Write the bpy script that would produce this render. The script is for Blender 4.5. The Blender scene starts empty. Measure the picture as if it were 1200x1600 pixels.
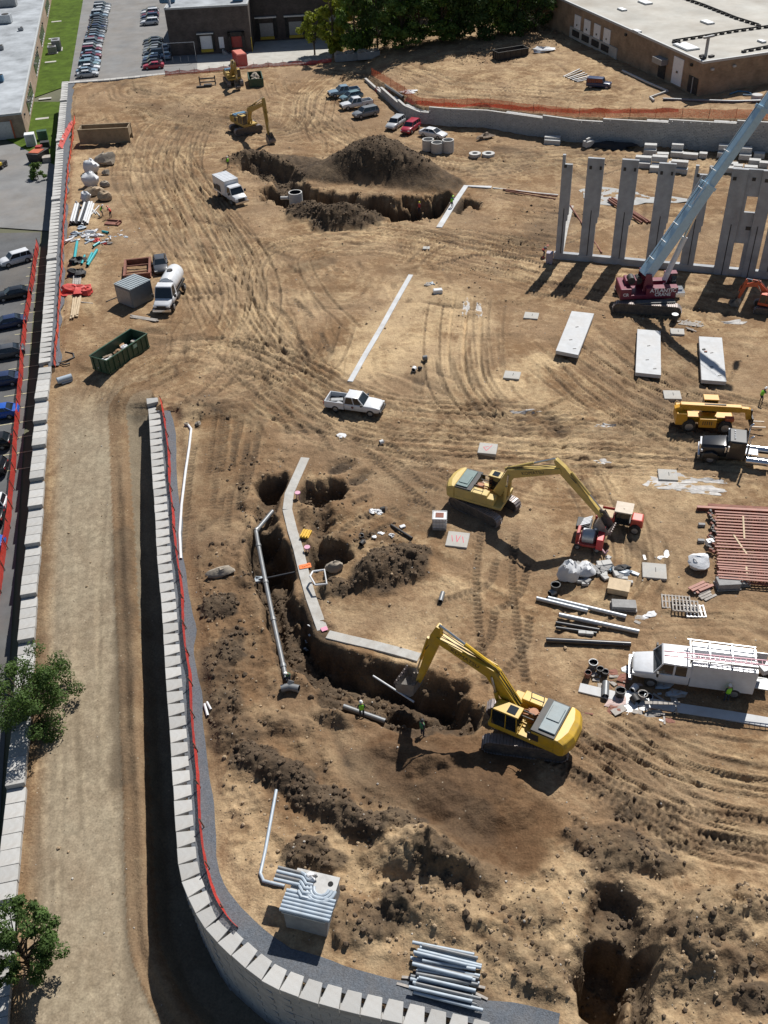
import bpy, bmesh, math, random
import numpy as np
from mathutils import Vector, Matrix
random.seed(7); RNG = np.random.RandomState(11)
sc = bpy.context.scene
COL = sc.collection
R = math.radians
# ---------------------------------------------------------------- camera
CAMZ = 54.0; F = 1500.0; PITCH = R(39.5); ROLL = R(-3.0)
fwd = np.array([0, math.cos(PITCH), -math.sin(PITCH)])
right0 = np.array([1.0, 0, 0]); up0 = np.cross(right0, fwd)
CR = right0*math.cos(ROLL)+up0*math.sin(ROLL)
CU = -right0*math.sin(ROLL)+up0*math.cos(ROLL)
CP = np.array([0, 0, CAMZ])
cam_d = bpy.data.cameras.new('camera'); cam = bpy.data.objects.new('camera', cam_d); COL.objects.link(cam)
cam_d.sensor_fit = 'VERTICAL'; cam_d.sensor_height = 24.0; cam_d.lens = F/1600*24.0
cam_d.clip_start = 0.5; cam_d.clip_end = 6000
cam.matrix_world = Matrix(((CR[0], CU[0], -fwd[0], 0), (CR[1], CU[1], -fwd[1], 0), (CR[2], CU[2], -fwd[2], CAMZ), (0, 0, 0, 1)))
sc.camera = cam
# ---------------------------------------------------------------- light
SUN_AZ = R(61); SUN_EL = R(50)
SDIR = Vector((math.cos(SUN_EL)*math.cos(SUN_AZ), math.cos(SUN_EL)*math.sin(SUN_AZ), math.sin(SUN_EL)))
world = bpy.data.worlds.new('World'); sc.world = world; world.use_nodes = True
wn = world.node_tree; bgn = wn.nodes['Background']
sky = wn.nodes.new('ShaderNodeTexSky'); sky.sky_type = 'NISHITA'; sky.sun_disc = False
sky.sun_elevation = SUN_EL; sky.sun_rotation = math.pi/2-SUN_AZ
sky.altitude = 50; sky.air_density = 1.0; sky.dust_density = 0.6; sky.ozone_density = 1.2
wn.links.new(sky.outputs[0], bgn.inputs[0]); bgn.inputs[1].default_value = 0.055
sl = bpy.data.lights.new('sun', 'SUN'); sl.energy = 5.0; sl.angle = R(0.5); sl.color = (1.0, 0.965, 0.905)
so = bpy.data.objects.new('sun', sl); COL.objects.link(so); so.rotation_euler = (-SDIR).to_track_quat('-Z', 'Y').to_euler(); so.location = (60, 60, 120)
sc.view_settings.view_transform = 'Standard'; sc.view_settings.look = 'None'; sc.view_settings.gamma = 1.0
sc.view_settings.exposure = 0.28
sc.render.engine = 'CYCLES'

# ---------------------------------------------------------------- helpers
def at(px, py, z=0.0):
    """a point of the photograph (1200x1600) taken to the level z"""
    d = fwd*F+CR*(px-600)-CU*(py-800)
    t = (z-CAMZ)/d[2]; p = CP+t*d
    return Vector((p[0], p[1], p[2]))
def proj(P):
    d = np.array(P, float)-CP; z = d@fwd
    return 600+F*(d@CR)/z, 800-F*(d@CU)/z
def top_of(base, px, py):
    """height above base whose picture row is py"""
    lo, hi = 0.0, 60.0
    for _ in range(50):
        m = (lo+hi)/2
        if proj((base[0], base[1], base[2]+m))[1] > py: lo = m
        else: hi = m
    return lo
def lerp(a, b, t): return a+(b-a)*t

_m = {}
def mat(name, col, rough=0.6, metal=0.0, var=0.12, scale=3.0, bump=0.0, bscale=30.0, spec=0.5, dirt=0.0, dscale=1.2, alpha=1.0, trans=0.0):
    """procedural paint / concrete / steel ... : base colour with cloudy variation, dusty patches and bump"""
    if name in _m: return _m[name]
    m = bpy.data.materials.new(name); m.use_nodes = True; nt = m.node_tree; N = nt.nodes; L = nt.links
    b = N['Principled BSDF']; b.inputs['Roughness'].default_value = rough; b.inputs['Metallic'].default_value = metal
    b.inputs['Specular IOR Level'].default_value = spec
    tc = N.new('ShaderNodeTexCoord')
    no = N.new('ShaderNodeTexNoise'); no.inputs['Scale'].default_value = scale; no.inputs['Detail'].default_value = 6; no.inputs['Roughness'].default_value = 0.62
    L.new(tc.outputs['Object'], no.inputs['Vector'])
    mr = N.new('ShaderNodeMapRange'); mr.inputs[1].default_value = 0.3; mr.inputs[2].default_value = 0.7; mr.inputs[3].default_value = 1-var; mr.inputs[4].default_value = 1+var
    L.new(no.outputs['Fac'], mr.inputs[0])
    mx = N.new('ShaderNodeMix'); mx.data_type = 'RGBA'; mx.blend_type = 'MULTIPLY'; mx.inputs[0].default_value = 1
    mx.inputs[6].default_value = (*col, 1); L.new(mr.outputs[0], mx.inputs[7])
    out = mx.outputs[2]
    if dirt > 0:
        n2 = N.new('ShaderNodeTexNoise'); n2.inputs['Scale'].default_value = dscale; n2.inputs['Detail'].default_value = 8; n2.inputs['Roughness'].default_value = 0.7
        L.new(tc.outputs['Object'], n2.inputs['Vector'])
        r2 = N.new('ShaderNodeMapRange'); r2.inputs[1].default_value = 0.42; r2.inputs[2].default_value = 0.72; r2.inputs[3].default_value = 0; r2.inputs[4].default_value = dirt
        L.new(n2.outputs['Fac'], r2.inputs[0])
        m2 = N.new('ShaderNodeMix'); m2.data_type = 'RGBA'; m2.inputs[7].default_value = (0.24, 0.18, 0.12, 1)
        L.new(r2.outputs[0], m2.inputs[0]); L.new(out, m2.inputs[6]); out = m2.outputs[2]
    L.new(out, b.inputs['Base Color'])
    if bump > 0:
        n3 = N.new('ShaderNodeTexNoise'); n3.inputs['Scale'].default_value = bscale; n3.inputs['Detail'].default_value = 5
        L.new(tc.outputs['Object'], n3.inputs['Vector'])
        bp = N.new('ShaderNodeBump'); bp.inputs['Strength'].default_value = min(1, bump); bp.inputs['Distance'].default_value = 0.05
        L.new(n3.outputs['Fac'], bp.inputs['Height']); L.new(bp.outputs[0], b.inputs['Normal'])
    if alpha < 1: b.inputs['Alpha'].default_value = alpha
    _m[name] = m; return m

class MB:
    """collects faces, then links them as ONE mesh object; faces may use several materials"""
    def __init__(s): s.v = []; s.f = []; s.m = []; s.T = Matrix.Identity(4)
    def pt(s, p):
        s.v.append(tuple(s.T @ Vector(p))); return len(s.v)-1
    def face(s, pts, mi=0):
        s.f.append([s.pt(p) for p in pts]); s.m.append(mi)
    def idx(s, ids, mi=0): s.f.append(list(ids)); s.m.append(mi)
    def hexa(s, q, mi=0):
        """8 points: bottom 4 counter-clockwise, top 4"""
        i = [s.pt(p) for p in q]
        for f in ((0, 3, 2, 1), (4, 5, 6, 7), (0, 1, 5, 4), (1, 2, 6, 5), (2, 3, 7, 6), (3, 0, 4, 7)): s.idx([i[k] for k in f], mi)
    def box(s, c, d, mi=0, rz=0.0, taper=1.0, taper_y=None):
        x, y, z = d[0]/2, d[1]/2, d[2]/2; ty = taper if taper_y is None else taper_y
        q = [(-x, -y, -z), (x, -y, -z), (x, y, -z), (-x, y, -z), (-x*taper, -y*ty, z), (x*taper, -y*ty, z), (x*taper, y*ty, z), (-x*taper, y*ty, z)]
        cr, sr = math.cos(rz), math.sin(rz)
        s.hexa([(c[0]+a*cr-b*sr, c[1]+a*sr+b*cr, c[2]+e) for a, b, e in q], mi)
    def bar(s, a, b, w, h=None, mi=0, up=(0, 0, 1)):
        """rectangular bar from a to b"""
        a = Vector(a); b = Vector(b); h = w if h is None else h
        d = (b-a).normalized(); u = Vector(up)
        if abs(d.dot(u)) > 0.98: u = Vector((1, 0, 0))
        sd = d.cross(u).normalized()*(w/2); u2 = sd.cross(d).normalized()*(h/2)
        s.hexa([a-sd-u2, a+sd-u2, b+sd-u2, b-sd-u2, a-sd+u2, a+sd+u2, b+sd+u2, b-sd+u2], mi)
    def tube(s, pts, r, n=8, mi=0, caps=True, hollow=0.0):
        pts = [Vector(p) for p in pts]; rs = r if isinstance(r, (list, tuple)) else [r]*len(pts)
        rings = []; prev = None
        for k, p in enumerate(pts):
            if k == 0: d = pts[1]-p
            elif k == len(pts)-1: d = p-pts[k-1]
            else: d = (pts[k+1]-p).normalized()+(p-pts[k-1]).normalized()
            d = d.normalized() if d.length > 1e-9 else Vector((0, 0, 1))
            if prev is None:
                u = Vector((0, 0, 1)) if abs(d.z) < 0.9 else Vector((1, 0, 0))
            else: u = prev
            a = d.cross(u).normalized(); u = a.cross(d).normalized(); prev = u
            rings.append([s.pt(p+(a*math.cos(2*math.pi*j/n)+u*math.sin(2*math.pi*j/n))*rs[k]) for j in range(n)])
        for k in range(len(rings)-1):
            for j in range(n):
                s.idx([rings[k][j], rings[k][(j+1) % n], rings[k+1][(j+1) % n], rings[k+1][j]], mi)
        if hollow:
            for e, (rg, p, q) in enumerate(((rings[0], pts[0], pts[1]), (rings[-1], pts[-1], pts[-2]))):
                c = [Vector(s.v[i]) for i in rg]; cc = sum(c, Vector())/n; dirv = (q-p).normalized()*min((q-p).length*0.4, hollow*6)
                inner = []; deep = []
                for w in c:
                    inner.append(len(s.v)); s.v.append(tuple(cc+(w-cc)*0.84))
                for w in c:
                    deep.append(len(s.v)); s.v.append(tuple(cc+(w-cc)*0.84+(s.T.to_3x3() @ dirv)))
                for j in range(n):
                    s.idx([rg[j], rg[(j+1) % n], inner[(j+1) % n], inner[j]], mi); s.idx([inner[j], inner[(j+1) % n], deep[(j+1) % n], deep[j]], mi+1)
                s.idx(deep, mi+1)
        elif caps:
            s.idx(rings[0][::-1], mi); s.idx(rings[-1], mi)
    def cyl(s, c, r, h, n=16, mi=0, axis='z', r2=None):
        c = Vector(c); a = {'x': Vector((1, 0, 0)), 'y': Vector((0, 1, 0)), 'z': Vector((0, 0, 1))}[axis]*h/2
        s.tube([c-a, c+a], [r, r if r2 is None else r2], n, mi)
    def prism(s, prof, y0, y1, mi=0, axis='y', mis=None):
        """profile of (a, z) extruded along y (or x)"""
        f = (lambda a, z, t: (a, t, z)) if axis == 'y' else (lambda a, z, t: (t, a, z))
        A = [s.pt(f(a, z, y0)) for a, z in prof]; B = [s.pt(f(a, z, y1)) for a, z in prof]; n = len(prof)
        s.idx(A[::-1], mi); s.idx(B, mi)
        for k in range(n): s.idx([A[k], A[(k+1) % n], B[(k+1) % n], B[k]], mi if mis is None else mis[k])
    def loft(s, secs, mi=0, caps=True, closed=True):
        rg = [[s.pt(p) for p in sec] for sec in secs]; n = len(rg[0])
        for k in range(len(rg)-1):
            for j in range(n if closed else n-1): s.idx([rg[k][j], rg[k][(j+1) % n], rg[k+1][(j+1) % n], rg[k+1][j]], mi)
        if caps: s.idx(rg[0][::-1], mi); s.idx(rg[-1], mi)
    def blob(s, c, r, mi=0, nu=10, nv=7, jit=0.12, flat=0.0, rnd=random):
        """lumpy stone / bag"""
        c = Vector(c); r = Vector(r) if not isinstance(r, (int, float)) else Vector((r, r, r)); rg = []
        ph = [rnd.uniform(0, 6.28) for _ in range(6)]
        for i in range(nv+1):
            t = math.pi*i/nv; row = []
            for j in range(nu):
                a = 2*math.pi*j/nu
                k = 1+jit*(math.sin(2*a+ph[0])*math.sin(2*t+ph[1])+0.7*math.sin(3*a+ph[2]+t*2)+0.6*math.sin(5*t+ph[3]+a))+rnd.uniform(-jit, jit)*0.5
                z = -math.cos(t)*k
                if flat and z < -flat: z = -flat
                row.append(s.pt(c+Vector((math.sin(t)*math.cos(a)*k*r.x, math.sin(t)*math.sin(a)*k*r.y, z*r.z))))
            rg.append(row)
        for i in range(nv):
            for j in range(nu): s.idx([rg[i][j], rg[i][(j+1) % nu], rg[i+1][(j+1) % nu], rg[i+1][j]], mi)
    def build(s, name, mats, parent=None, smooth=False, bevel=0.0, weld=False, seg=2, ang=35, loc=None, rz=None, auto=False):
        if not isinstance(mats, (list, tuple)): mats = [mats]
        me = bpy.data.meshes.new(name); bm = bmesh.new(); vs = [bm.verts.new(p) for p in s.v]
        for f, mi in zip(s.f, s.m):
            try: fc = bm.faces.new([vs[i] for i in f])
            except ValueError: continue
            fc.material_index = min(mi, len(mats)-1); fc.smooth = smooth
        if weld: bmesh.ops.remove_doubles(bm, verts=bm.verts, dist=1e-4)
        bmesh.ops.recalc_face_normals(bm, faces=bm.faces)
        if bevel > 0:
            es = [e for e in bm.edges if len(e.link_faces) == 2 and e.calc_face_angle(0) > R(ang)]
            if es: bmesh.ops.bevel(bm, geom=es, offset=bevel, segments=seg, affect='EDGES', profile=0.5, clamp_overlap=True)
        bm.to_mesh(me); bm.free()
        for m in mats: me.materials.append(m)
        if auto: me.shade_smooth() ; me.set_sharp_from_angle(angle=R(38))
        o = bpy.data.objects.new(name, me); COL.objects.link(o)
        if parent: o.parent = parent
        if loc is not None: o.location = loc
        if rz is not None: o.rotation_euler = (0, 0, rz)
        return o

LABELS = set()
def tag(o, label=None, cat=None, group=None, kind=None):
    if label: o['label'] = label
    if cat: o['category'] = cat
    if group: o['group'] = group
    if kind: o['kind'] = kind
    return o
def empty(name, loc, rz=0.0, label=None, cat=None, group=None):
    o = bpy.data.objects.new(name, None); o.location = loc; o.rotation_euler = (0, 0, rz); o.empty_display_size = 0.3; COL.objects.link(o)
    return tag(o, label, cat, group)
def copy_tree(o, parent=None):
    c = o.copy(); COL.objects.link(c); c.parent = parent
    for ch in [k for k in bpy.data.objects if k.parent == o]: copy_tree(ch, c)
    return c
def recolor(o, m, slot=0):
    s = o.material_slots[slot]; s.link = 'OBJECT'; s.material = m
def lettering(txt, size, m, parent, loc, rot, depth=0.01, align='CENTER', bold=0.0):
    cu = bpy.data.curves.new('lettering', 'FONT'); cu.body = txt; cu.size = size; cu.extrude = depth; cu.align_x = align; cu.align_y = 'CENTER'; cu.offset = bold
    t = bpy.data.objects.new('lettering_text', cu); COL.objects.link(t); bpy.context.view_layer.update()
    me = bpy.data.meshes.new_from_object(t); bpy.data.objects.remove(t); me.materials.clear(); me.materials.append(m)
    o = bpy.data.objects.new('lettering', me); COL.objects.link(o); o.parent = parent; o.location = loc; o.rotation_euler = rot
    return o
# ---------------------------------------------------------------- levels of the place
def zl(y):
    """level of the car parks, lawn and yards round the raised site"""
    return float(np.interp(y, [15, 30, 45, 60, 105], [-9.0, -8.6, -7.8, -7.0, -5.0]))
RY = [12, 25, 32, 35, 41, 47, 54, 61, 67, 77, 83, 90, 98]
RZ = [-6.2, -5.9, -5.7, -5.5, -5.2, -4.7, -4.3, -3.6, -3.2, -2.1, -1.5, -0.6, 0.0]
def zroad(y): return np.interp(y, RY, RZ)
def ltop(y):
    """stepped top of the long block wall on the left"""
    if y > 92.5: return 0.15
    return max(-0.48*math.floor((-float(zroad(y))-0.55)/0.48+0.5), -9) + 0.05
def solve(px, py, zf):
    z = 0.0
    for _ in range(12): p = at(px, py, z); z = zf(p.y)
    return Vector((p.x, p.y, z))
# long block wall on the left: outer edge of its caps (picture points)
LW_OUT = [(96.7, 127.6), (95, 148), (88.6, 211), (86.5, 247), (78.3, 340), (70, 448), (66, 500), (63.3, 567), (59.3, 571), (53.3, 637), (48.3, 713), (42.5, 798), (33.3, 900), (28.3, 977), (13.3, 1167), (1.7, 1297), (-9, 1420), (-25, 1600), (-40, 1780)]
LW = [solve(px, py, (lambda y: 0.15) if py < 569 else (lambda y: float(zroad(y))+0.8)) for px, py in LW_OUT]
LW[7].y = LW[8].y+0.01
FW_PX = [(97, 128), (170, 122.5), (258, 113.5), (350, 106.5), (397, 102.5), (480, 97), (517, 93)]
FWL = [at(px, py, 0.15) for px, py in FW_PX]
# curved block wall between the haul road and the pad: outer edge of the caps
CW_PX = [(230, 628), (232.3, 650), (235, 700), (241.7, 800), (245, 867), (253.3, 960), (258, 1050), (266.7, 1167), (273.3, 1283), (278, 1350), (284, 1380), (295, 1406), (308, 1432), (324, 1456), (345, 1478), (367, 1499), (391, 1520), (418, 1539), (448, 1552), (480, 1563), (513, 1573), (547, 1582), (582, 1590), (640, 1603), (720, 1622), (820, 1646), (880, 1664)]
CW = [at(px, py, 0.0) for px, py in CW_PX]
# stone wall of the upper terrace: foot of its face
TW_PX = [(570, 127), (612, 165), (632, 183), (655, 193), (700, 197), (760, 200), (900, 221), (1050, 231), (1200, 241), (1290, 247)]
TW = [at(px, py, 0.0) for px, py in TW_PX]
TWH = [0.4, 1.8, 2.35, 2.5, 2.7, 2.95, 3.4, 4.2, 4.7, 5.0]
def zterr(x): return np.interp(x, [p.x for p in TW], [h-0.25 for h in TWH])

# ---------------------------------------------------------------- noise and distance in numpy
_perm = RNG.permutation(512); _val = RNG.rand(512).astype(np.float32)
def vnoise(x, y, seed=0):
    xi = np.floor(x).astype(np.int64); yi = np.floor(y).astype(np.int64); xf = x-xi; yf = y-yi
    u = xf*xf*(3-2*xf); v = yf*yf*(3-2*yf)
    def h(a, b): return _val[_perm[(a+_perm[(b+seed*17) & 511]) & 511]]
    n0 = h(xi, yi)*(1-u)+h(xi+1, yi)*u; n1 = h(xi, yi+1)*(1-u)+h(xi+1, yi+1)*u
    return n0*(1-v)+n1*v
def fbm(x, y, oct=5, seed=0, gain=0.5, ridged=False):
    t = 0; a = 1.0; n = 0
    for o in range(oct):
        c, s = math.cos(0.6*o+0.3), math.sin(0.6*o+0.3)
        w = vnoise((x*c-y*s)*2**o+13.7*o, (x*s+y*c)*2**o-7.1*o, seed+o)
        if ridged: w = 1-np.abs(2*w-1)
        t = t+a*w; n += a; a *= gain
    return t/n
def inpoly(X, Y, poly):
    ins = np.zeros(X.shape, bool); n = len(poly)
    for i in range(n):
        x0, y0 = poly[i]; x1, y1 = poly[(i+1) % n]
        if y0 == y1: continue
        c = ((y0 > Y) != (y1 > Y)) & (X < (x1-x0)*(Y-y0)/(y1-y0)+x0); ins ^= c
    return ins
def polyd(X, Y, pts):
    """distance, signed side and run along a polyline"""
    D = np.full(X.shape, 1e9); S = np.zeros(X.shape); G = np.zeros(X.shape); run = 0
    for (x0, y0), (x1, y1) in zip(pts[:-1], pts[1:]):
        dx, dy = x1-x0, y1-y0; l = math.hypot(dx, dy)
        if l < 1e-6: continue
        t = np.clip(((X-x0)*dx+(Y-y0)*dy)/(l*l), 0, 1); ex = X-x0-t*dx; ey = Y-y0-t*dy
        d = np.hypot(ex, ey); k = d < D
        D[k] = d[k]; S[k] = run+t[k]*l; G[k] = ((X-x0)*dy-(Y-y0)*dx)[k]/l; run += l
    return D, np.where(G < 0, -D, D), S
def sstep(a, b, x):
    t = np.clip((x-a)/(b-a), 0, 1); return t*t*(3-2*t)
def smooth_path(pts, n=6):
    """Catmull-Rom"""
    P = [Vector((p[0], p[1], 0)) for p in pts]; P = [P[0]*2-P[1]]+P+[P[-1]*2-P[-2]]; out = []
    for i in range(1, len(P)-2):
        for k in range(n):
            t = k/n; a, b, c, d = P[i-1], P[i], P[i+1], P[i+2]
            q = 0.5*((2*b)+(c-a)*t+(2*a-5*b+4*c-d)*t*t+(3*b-a-3*c+d)*t**3); out.append((q.x, q.y))
    out.append((P[-2].x, P[-2].y)); return out

# ---------------------------------------------------------------- the site as one height field
def axis(lo, hi, f):
    a = [lo]
    while a[-1] < hi: a.append(a[-1]+f(a[-1]))
    return np.array(a)
gx = axis(-64, 92, lambda x: 0.15 if -24 < x < 20 else 0.15+0.004*(abs(x-(-2))-22))
gy = axis(7, 268, lambda y: 0.115 if y < 40 else 0.115+(y-40)*0.0022)
X, Y = np.meshgrid(gx, gy); NY, NX = X.shape
Z = np.zeros_like(X); dark = np.zeros_like(X); lite = np.zeros_like(X); red = np.zeros_like(X); grey = np.zeros_like(X); rough = np.full_like(X, 0.35)
class W:
    """window of the grid round some points"""
    def __init__(s, pts, r):
        xs = [p[0] for p in pts]; ys = [p[1] for p in pts]
        s.s = (slice(max(0, np.searchsorted(gy, min(ys)-r)), np.searchsorted(gy, max(ys)+r)+1), slice(max(0, np.searchsorted(gx, min(xs)-r)), np.searchsorted(gx, max(xs)+r)+1))
        s.X = X[s.s]; s.Y = Y[s.s]
def PX(pts, z=0.0): return [tuple(at(a, b, z)[:2]) for a, b in pts]

big = fbm(X/22, Y/22, 4, 3)-0.5; med = fbm(X/5.0, Y/5.0, 4, 9)-0.5
Z += big*0.55+med*0.3
# pad and haul road; a dip added by the curved wall widens its shadow
def inset(pts, d):
    out = []
    for i in range(len(pts)):
        a = pts[max(0, i-1)]; b = pts[min(len(pts)-1, i+1)]; t = Vector((b.x-a.x, b.y-a.y)).normalized(); out.append((pts[i].x-t.y*d, pts[i].y+t.x*d))
    return out
pad_poly = inset(CW, .75)+[(CW[-1].x+2, -5), (120, -5), (120, 400), (CW[0].x-1.5, 400), (CW[0].x-1.5, 99), (CW[0].x-0.6, 90)]
padm = inpoly(X, Y, pad_poly)
dcw, _, scw = polyd(X, Y, [(p.x, p.y) for p in CW]+[(CW[-1].x+3, CW[-1].y-6)])
rz = zroad(Y)
road = (~padm) & (Y < 99)
dsh = np.interp(Y, [25, 35, 47, 61, 77, 83, 90], [1.6, 1.9, 1.7, 1.1, .9, .7, .1])
shadow_ditch = (Y < CW[0].y+.5)*(1-sstep(1.5, 2.9, dcw+0.25*(vnoise(X*0.8, Y*0.8, 4)-.5)))*dsh
curve_fill = sstep(-13.5, -5.0, X)*sstep(33, 26, Y)*1.5
Zr = rz-shadow_ditch+curve_fill+(big*0.2+med*0.1)
berm = np.exp(-((dcw-3.1)/0.45)**2)*0.30*sstep(88, 70, Y)*(0.6+0.8*vnoise(X*0.7, Y*0.7, 5))
berm += np.exp(-((dcw-4.15)/0.22)**2)*0.14*sstep(80, 60, Y)
ZR = Zr+berm
# soften where road meets pad north of the wall end
bl = sstep(0.0, 5.0, X-(CW[0].x-7)+(Y-84)*0.05)
north = sstep(84, 88, Y)
Z = np.where(road, lerp(ZR, lerp(ZR, Z, bl), north), Z)
grey = np.where(road, sstep(96, 80, Y)*(0.75), grey)
rough = np.where(road, 0.08, rough)
rmid = (dcw > 4.4) & road
# terrace behind the stone wall
terr_poly = inset(TW, .85)+[(110, TW[-1].y-4), (110, 300), (TW[0].x-4, 300)]
terr = inpoly(X, Y, terr_poly)
tz = zterr(X)*sstep(-6, 6, X-(TW[0].x-2)+0*(Y))
Z = np.where(terr, Z*0.5+tz, Z)
lite += np.where(terr, 0.25, 0)

def mound(px, py, rx, ry, rot, h, dk=0.0, rd=0.0, lt=0.0, rg=0.9, z=0.0, pw=1.0, wob=0.35, dh=None):
    c = at(px, py, z); w = W([(c.x, c.y)], max(rx, ry)*1.9); cr, sr = math.cos(R(rot)), math.sin(R(rot))
    dx = w.X-c.x; dy = w.Y-c.y; u = (dx*cr+dy*sr)/rx; v = (-dx*sr+dy*cr)/ry
    q = np.hypot(u, v)*(1+wob*(fbm(w.X/(rx*0.6), w.Y/(rx*0.6), 3, int(px) % 37)-0.5)*2)
    k = np.clip(1-q, 0, 1)**pw; k = k*(1-0.35*np.exp(-(q/0.25)**2)*0.5)
    rid = fbm(w.X/1.4, w.Y/1.4, 4, 5, 0.6, True)-0.5
    Z[w.s] += k*h+rid*(0.5*min(max(h, .8), 1.3) if h < 1.8 else .42)*sstep(0, 0.35, k)
    m = sstep(0.0, 0.22, k+0.16*(fbm(w.X/1.1, w.Y/1.1, 4, 8)-0.5))
    dark[w.s] = np.maximum(dark[w.s], m*dk); red[w.s] = np.maximum(red[w.s], m*rd); rough[w.s] = np.maximum(rough[w.s], m*rg)
    if lt: lite[w.s] = np.maximum(lite[w.s], m*lt)
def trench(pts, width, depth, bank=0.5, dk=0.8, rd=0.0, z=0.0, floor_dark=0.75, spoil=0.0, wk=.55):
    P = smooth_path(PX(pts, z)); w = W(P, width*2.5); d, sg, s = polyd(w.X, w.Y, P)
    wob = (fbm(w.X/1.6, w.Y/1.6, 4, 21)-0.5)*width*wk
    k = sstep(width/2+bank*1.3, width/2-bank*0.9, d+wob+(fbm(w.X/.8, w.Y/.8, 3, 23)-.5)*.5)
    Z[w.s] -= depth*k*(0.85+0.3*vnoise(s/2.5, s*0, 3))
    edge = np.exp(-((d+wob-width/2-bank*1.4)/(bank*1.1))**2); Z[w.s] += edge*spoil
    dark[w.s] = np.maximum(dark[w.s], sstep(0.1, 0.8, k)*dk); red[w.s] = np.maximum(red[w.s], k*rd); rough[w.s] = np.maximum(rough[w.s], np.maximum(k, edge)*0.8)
def stroke(pts, width, arr, val, z=0.0, soft=0.4, nz=0.5, nsc=2.0, mode='max'):
    P = smooth_path(PX(pts, z)) if len(pts) > 2 else PX(pts, z); w = W(P, width*1.5+2); d, sg, s = polyd(w.X, w.Y, P)
    k = sstep(width/2*(1+soft), width/2*(1-soft), d+nz*width*(fbm(w.X/nsc, w.Y/nsc, 4, int(pts[0][0]) % 29)-0.5))
    arr[w.s] = np.maximum(arr[w.s], k*val) if mode == 'max' else (arr[w.s]+k*val if mode == 'add' else arr[w.s]*(1-k)+val*k)
def flat(pts, width, val, z=0.0):
    """levels the ground to a height along a line (foundations, pads, standing places)"""
    P = PX(pts, z); w = W(P, width*1.5+2); d, _, _ = polyd(w.X, w.Y, P)
    k = sstep(width/2+0.9, width/2+0.2, d); Z[w.s] = Z[w.s]*(1-k)+val*k; rough[w.s] *= (1-0.8*k)
def ruts(pts, width, nl, depth, shade=0.5, z=0.0, seed=1, broken=0.5, fine=1.0):
    """bundle of wheel marks that follow a way across the site"""
    P = smooth_path(PX(pts, z)); w = W(P, width); d, sg, s = polyd(w.X, w.Y, P)
    warp = (vnoise(s/9, s*0+seed, seed)-0.5)*width*0.5
    q = (sg+warp)/width*nl; n = vnoise(q*fine, s/14+seed*3.1, seed+2); n2 = vnoise(q*2.3+5, s/7-seed, seed+5)
    line = sstep(0.60, 0.82, n)*0.8+sstep(0.62, 0.85, n2)*0.5
    tot = s.max(); ends = sstep(0, 3, s)*sstep(0, 3, tot-s)
    on = sstep(1-broken, 1.2-broken*0.6, vnoise(s/11+seed, q/5, seed+9)+0.25)
    k = line*on*sstep(width*0.55, width*0.35, d)*ends
    Z[w.s] -= k*depth*1.7*(0.7+0.3*vnoise(s*2.2, q, 3)); Z[w.s] += sstep(0.45, 0.6, n)*(1-line)*ends*on*depth*0.7*sstep(width*0.55, width*0.35, d)
    dark[w.s] = np.maximum(dark[w.s], k*shade*0.6); lite[w.s] += (n2-0.5)*0.45*ends*sstep(width*0.55, width*0.35, d)
def lanes(pts, width, n, seed=1, gauge=1.75, tw=.30, depth=.09, z=0.0, arr_d=.42, arr_l=.45):
    """pairs of wheel tracks that wander along one way"""
    q = np.random.RandomState(seed); P = smooth_path(PX(pts, z)); w = W(P, width/2+3); d, sg, s = polyd(w.X, w.Y, P); tot = s.max(); ok = (s > 0)*(s < tot)*sstep(0, 4, s)*sstep(0, 4, tot-s)
    fr = 1+.35*(vnoise(w.X*2.2, w.Y*2.2, 6)-.5)
    for k in range(n):
        a = q.uniform(-.5, .5)*width; c = a+q.uniform(-.12, .12)*width*np.sin(s/q.uniform(9, 22)+q.uniform(0, 6.28))+q.uniform(-.25, .25)*width*(s/tot-.5); L0 = q.uniform(0, .55)*tot; L1 = L0+q.uniform(.25, .8)*tot; g = sstep(L0, L0+3, s)*sstep(L1, L1-3, s)*ok; dd = depth*q.uniform(.4, 1.3); ww = tw*q.uniform(.7, 1.25); tone = q.uniform(-1, 1)
        for off in (-gauge/2, gauge/2):
            b = np.abs(sg-c-off); k_ = sstep(ww*.62, ww*.42, b*fr)*g; e = np.exp(-((b-ww*.72)/.10)**2)*g
            Z[w.s] += -k_*dd+e*dd*.75
            if tone > -.35: dark[w.s] = np.maximum(dark[w.s], k_*arr_d*(.5+.5*tone)*(.7+.6*vnoise(s*.8, sg, 4)))
            else: lite[w.s] += k_*arr_l
            lite[w.s] += e*.18
def treads(pts, gauge, depth=0.07, shade=0.35, pitch=0.46, shoe=0.62, z=0.0, both=True, seed=3):
    """prints of a crawler: two bands of cross bars"""
    P = smooth_path(PX(pts, z)); w = W(P, gauge+2); d, sg, s = polyd(w.X, w.Y, P)
    for off in ((-gauge/2, gauge/2) if both else (0,)):
        b = np.abs(sg-off); k = sstep(shoe/2+0.08, shoe/2-0.05, b)*(s > 0)*(s < s.max())
        k = k*sstep(0.28, 0.45, vnoise(s/3.5+seed, s*0+off, seed))
        c = 0.5+0.5*np.cos(2*math.pi*(s+0.05*np.sin(sg*9))/pitch); c = c**1.6
        Z[w.s] += k*(c*depth*2.4-depth*1.4); dark[w.s] = np.maximum(dark[w.s], k*(.25+.75*(1-c))*shade*1.5)
        e = (s > 0)*(s < s.max())*np.exp(-((b-shoe/2-0.06)/0.07)**2)*sstep(0.28, 0.45, vnoise(s/3.5+seed, s*0+off, seed)); Z[w.s] += e*depth*1.1
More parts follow.
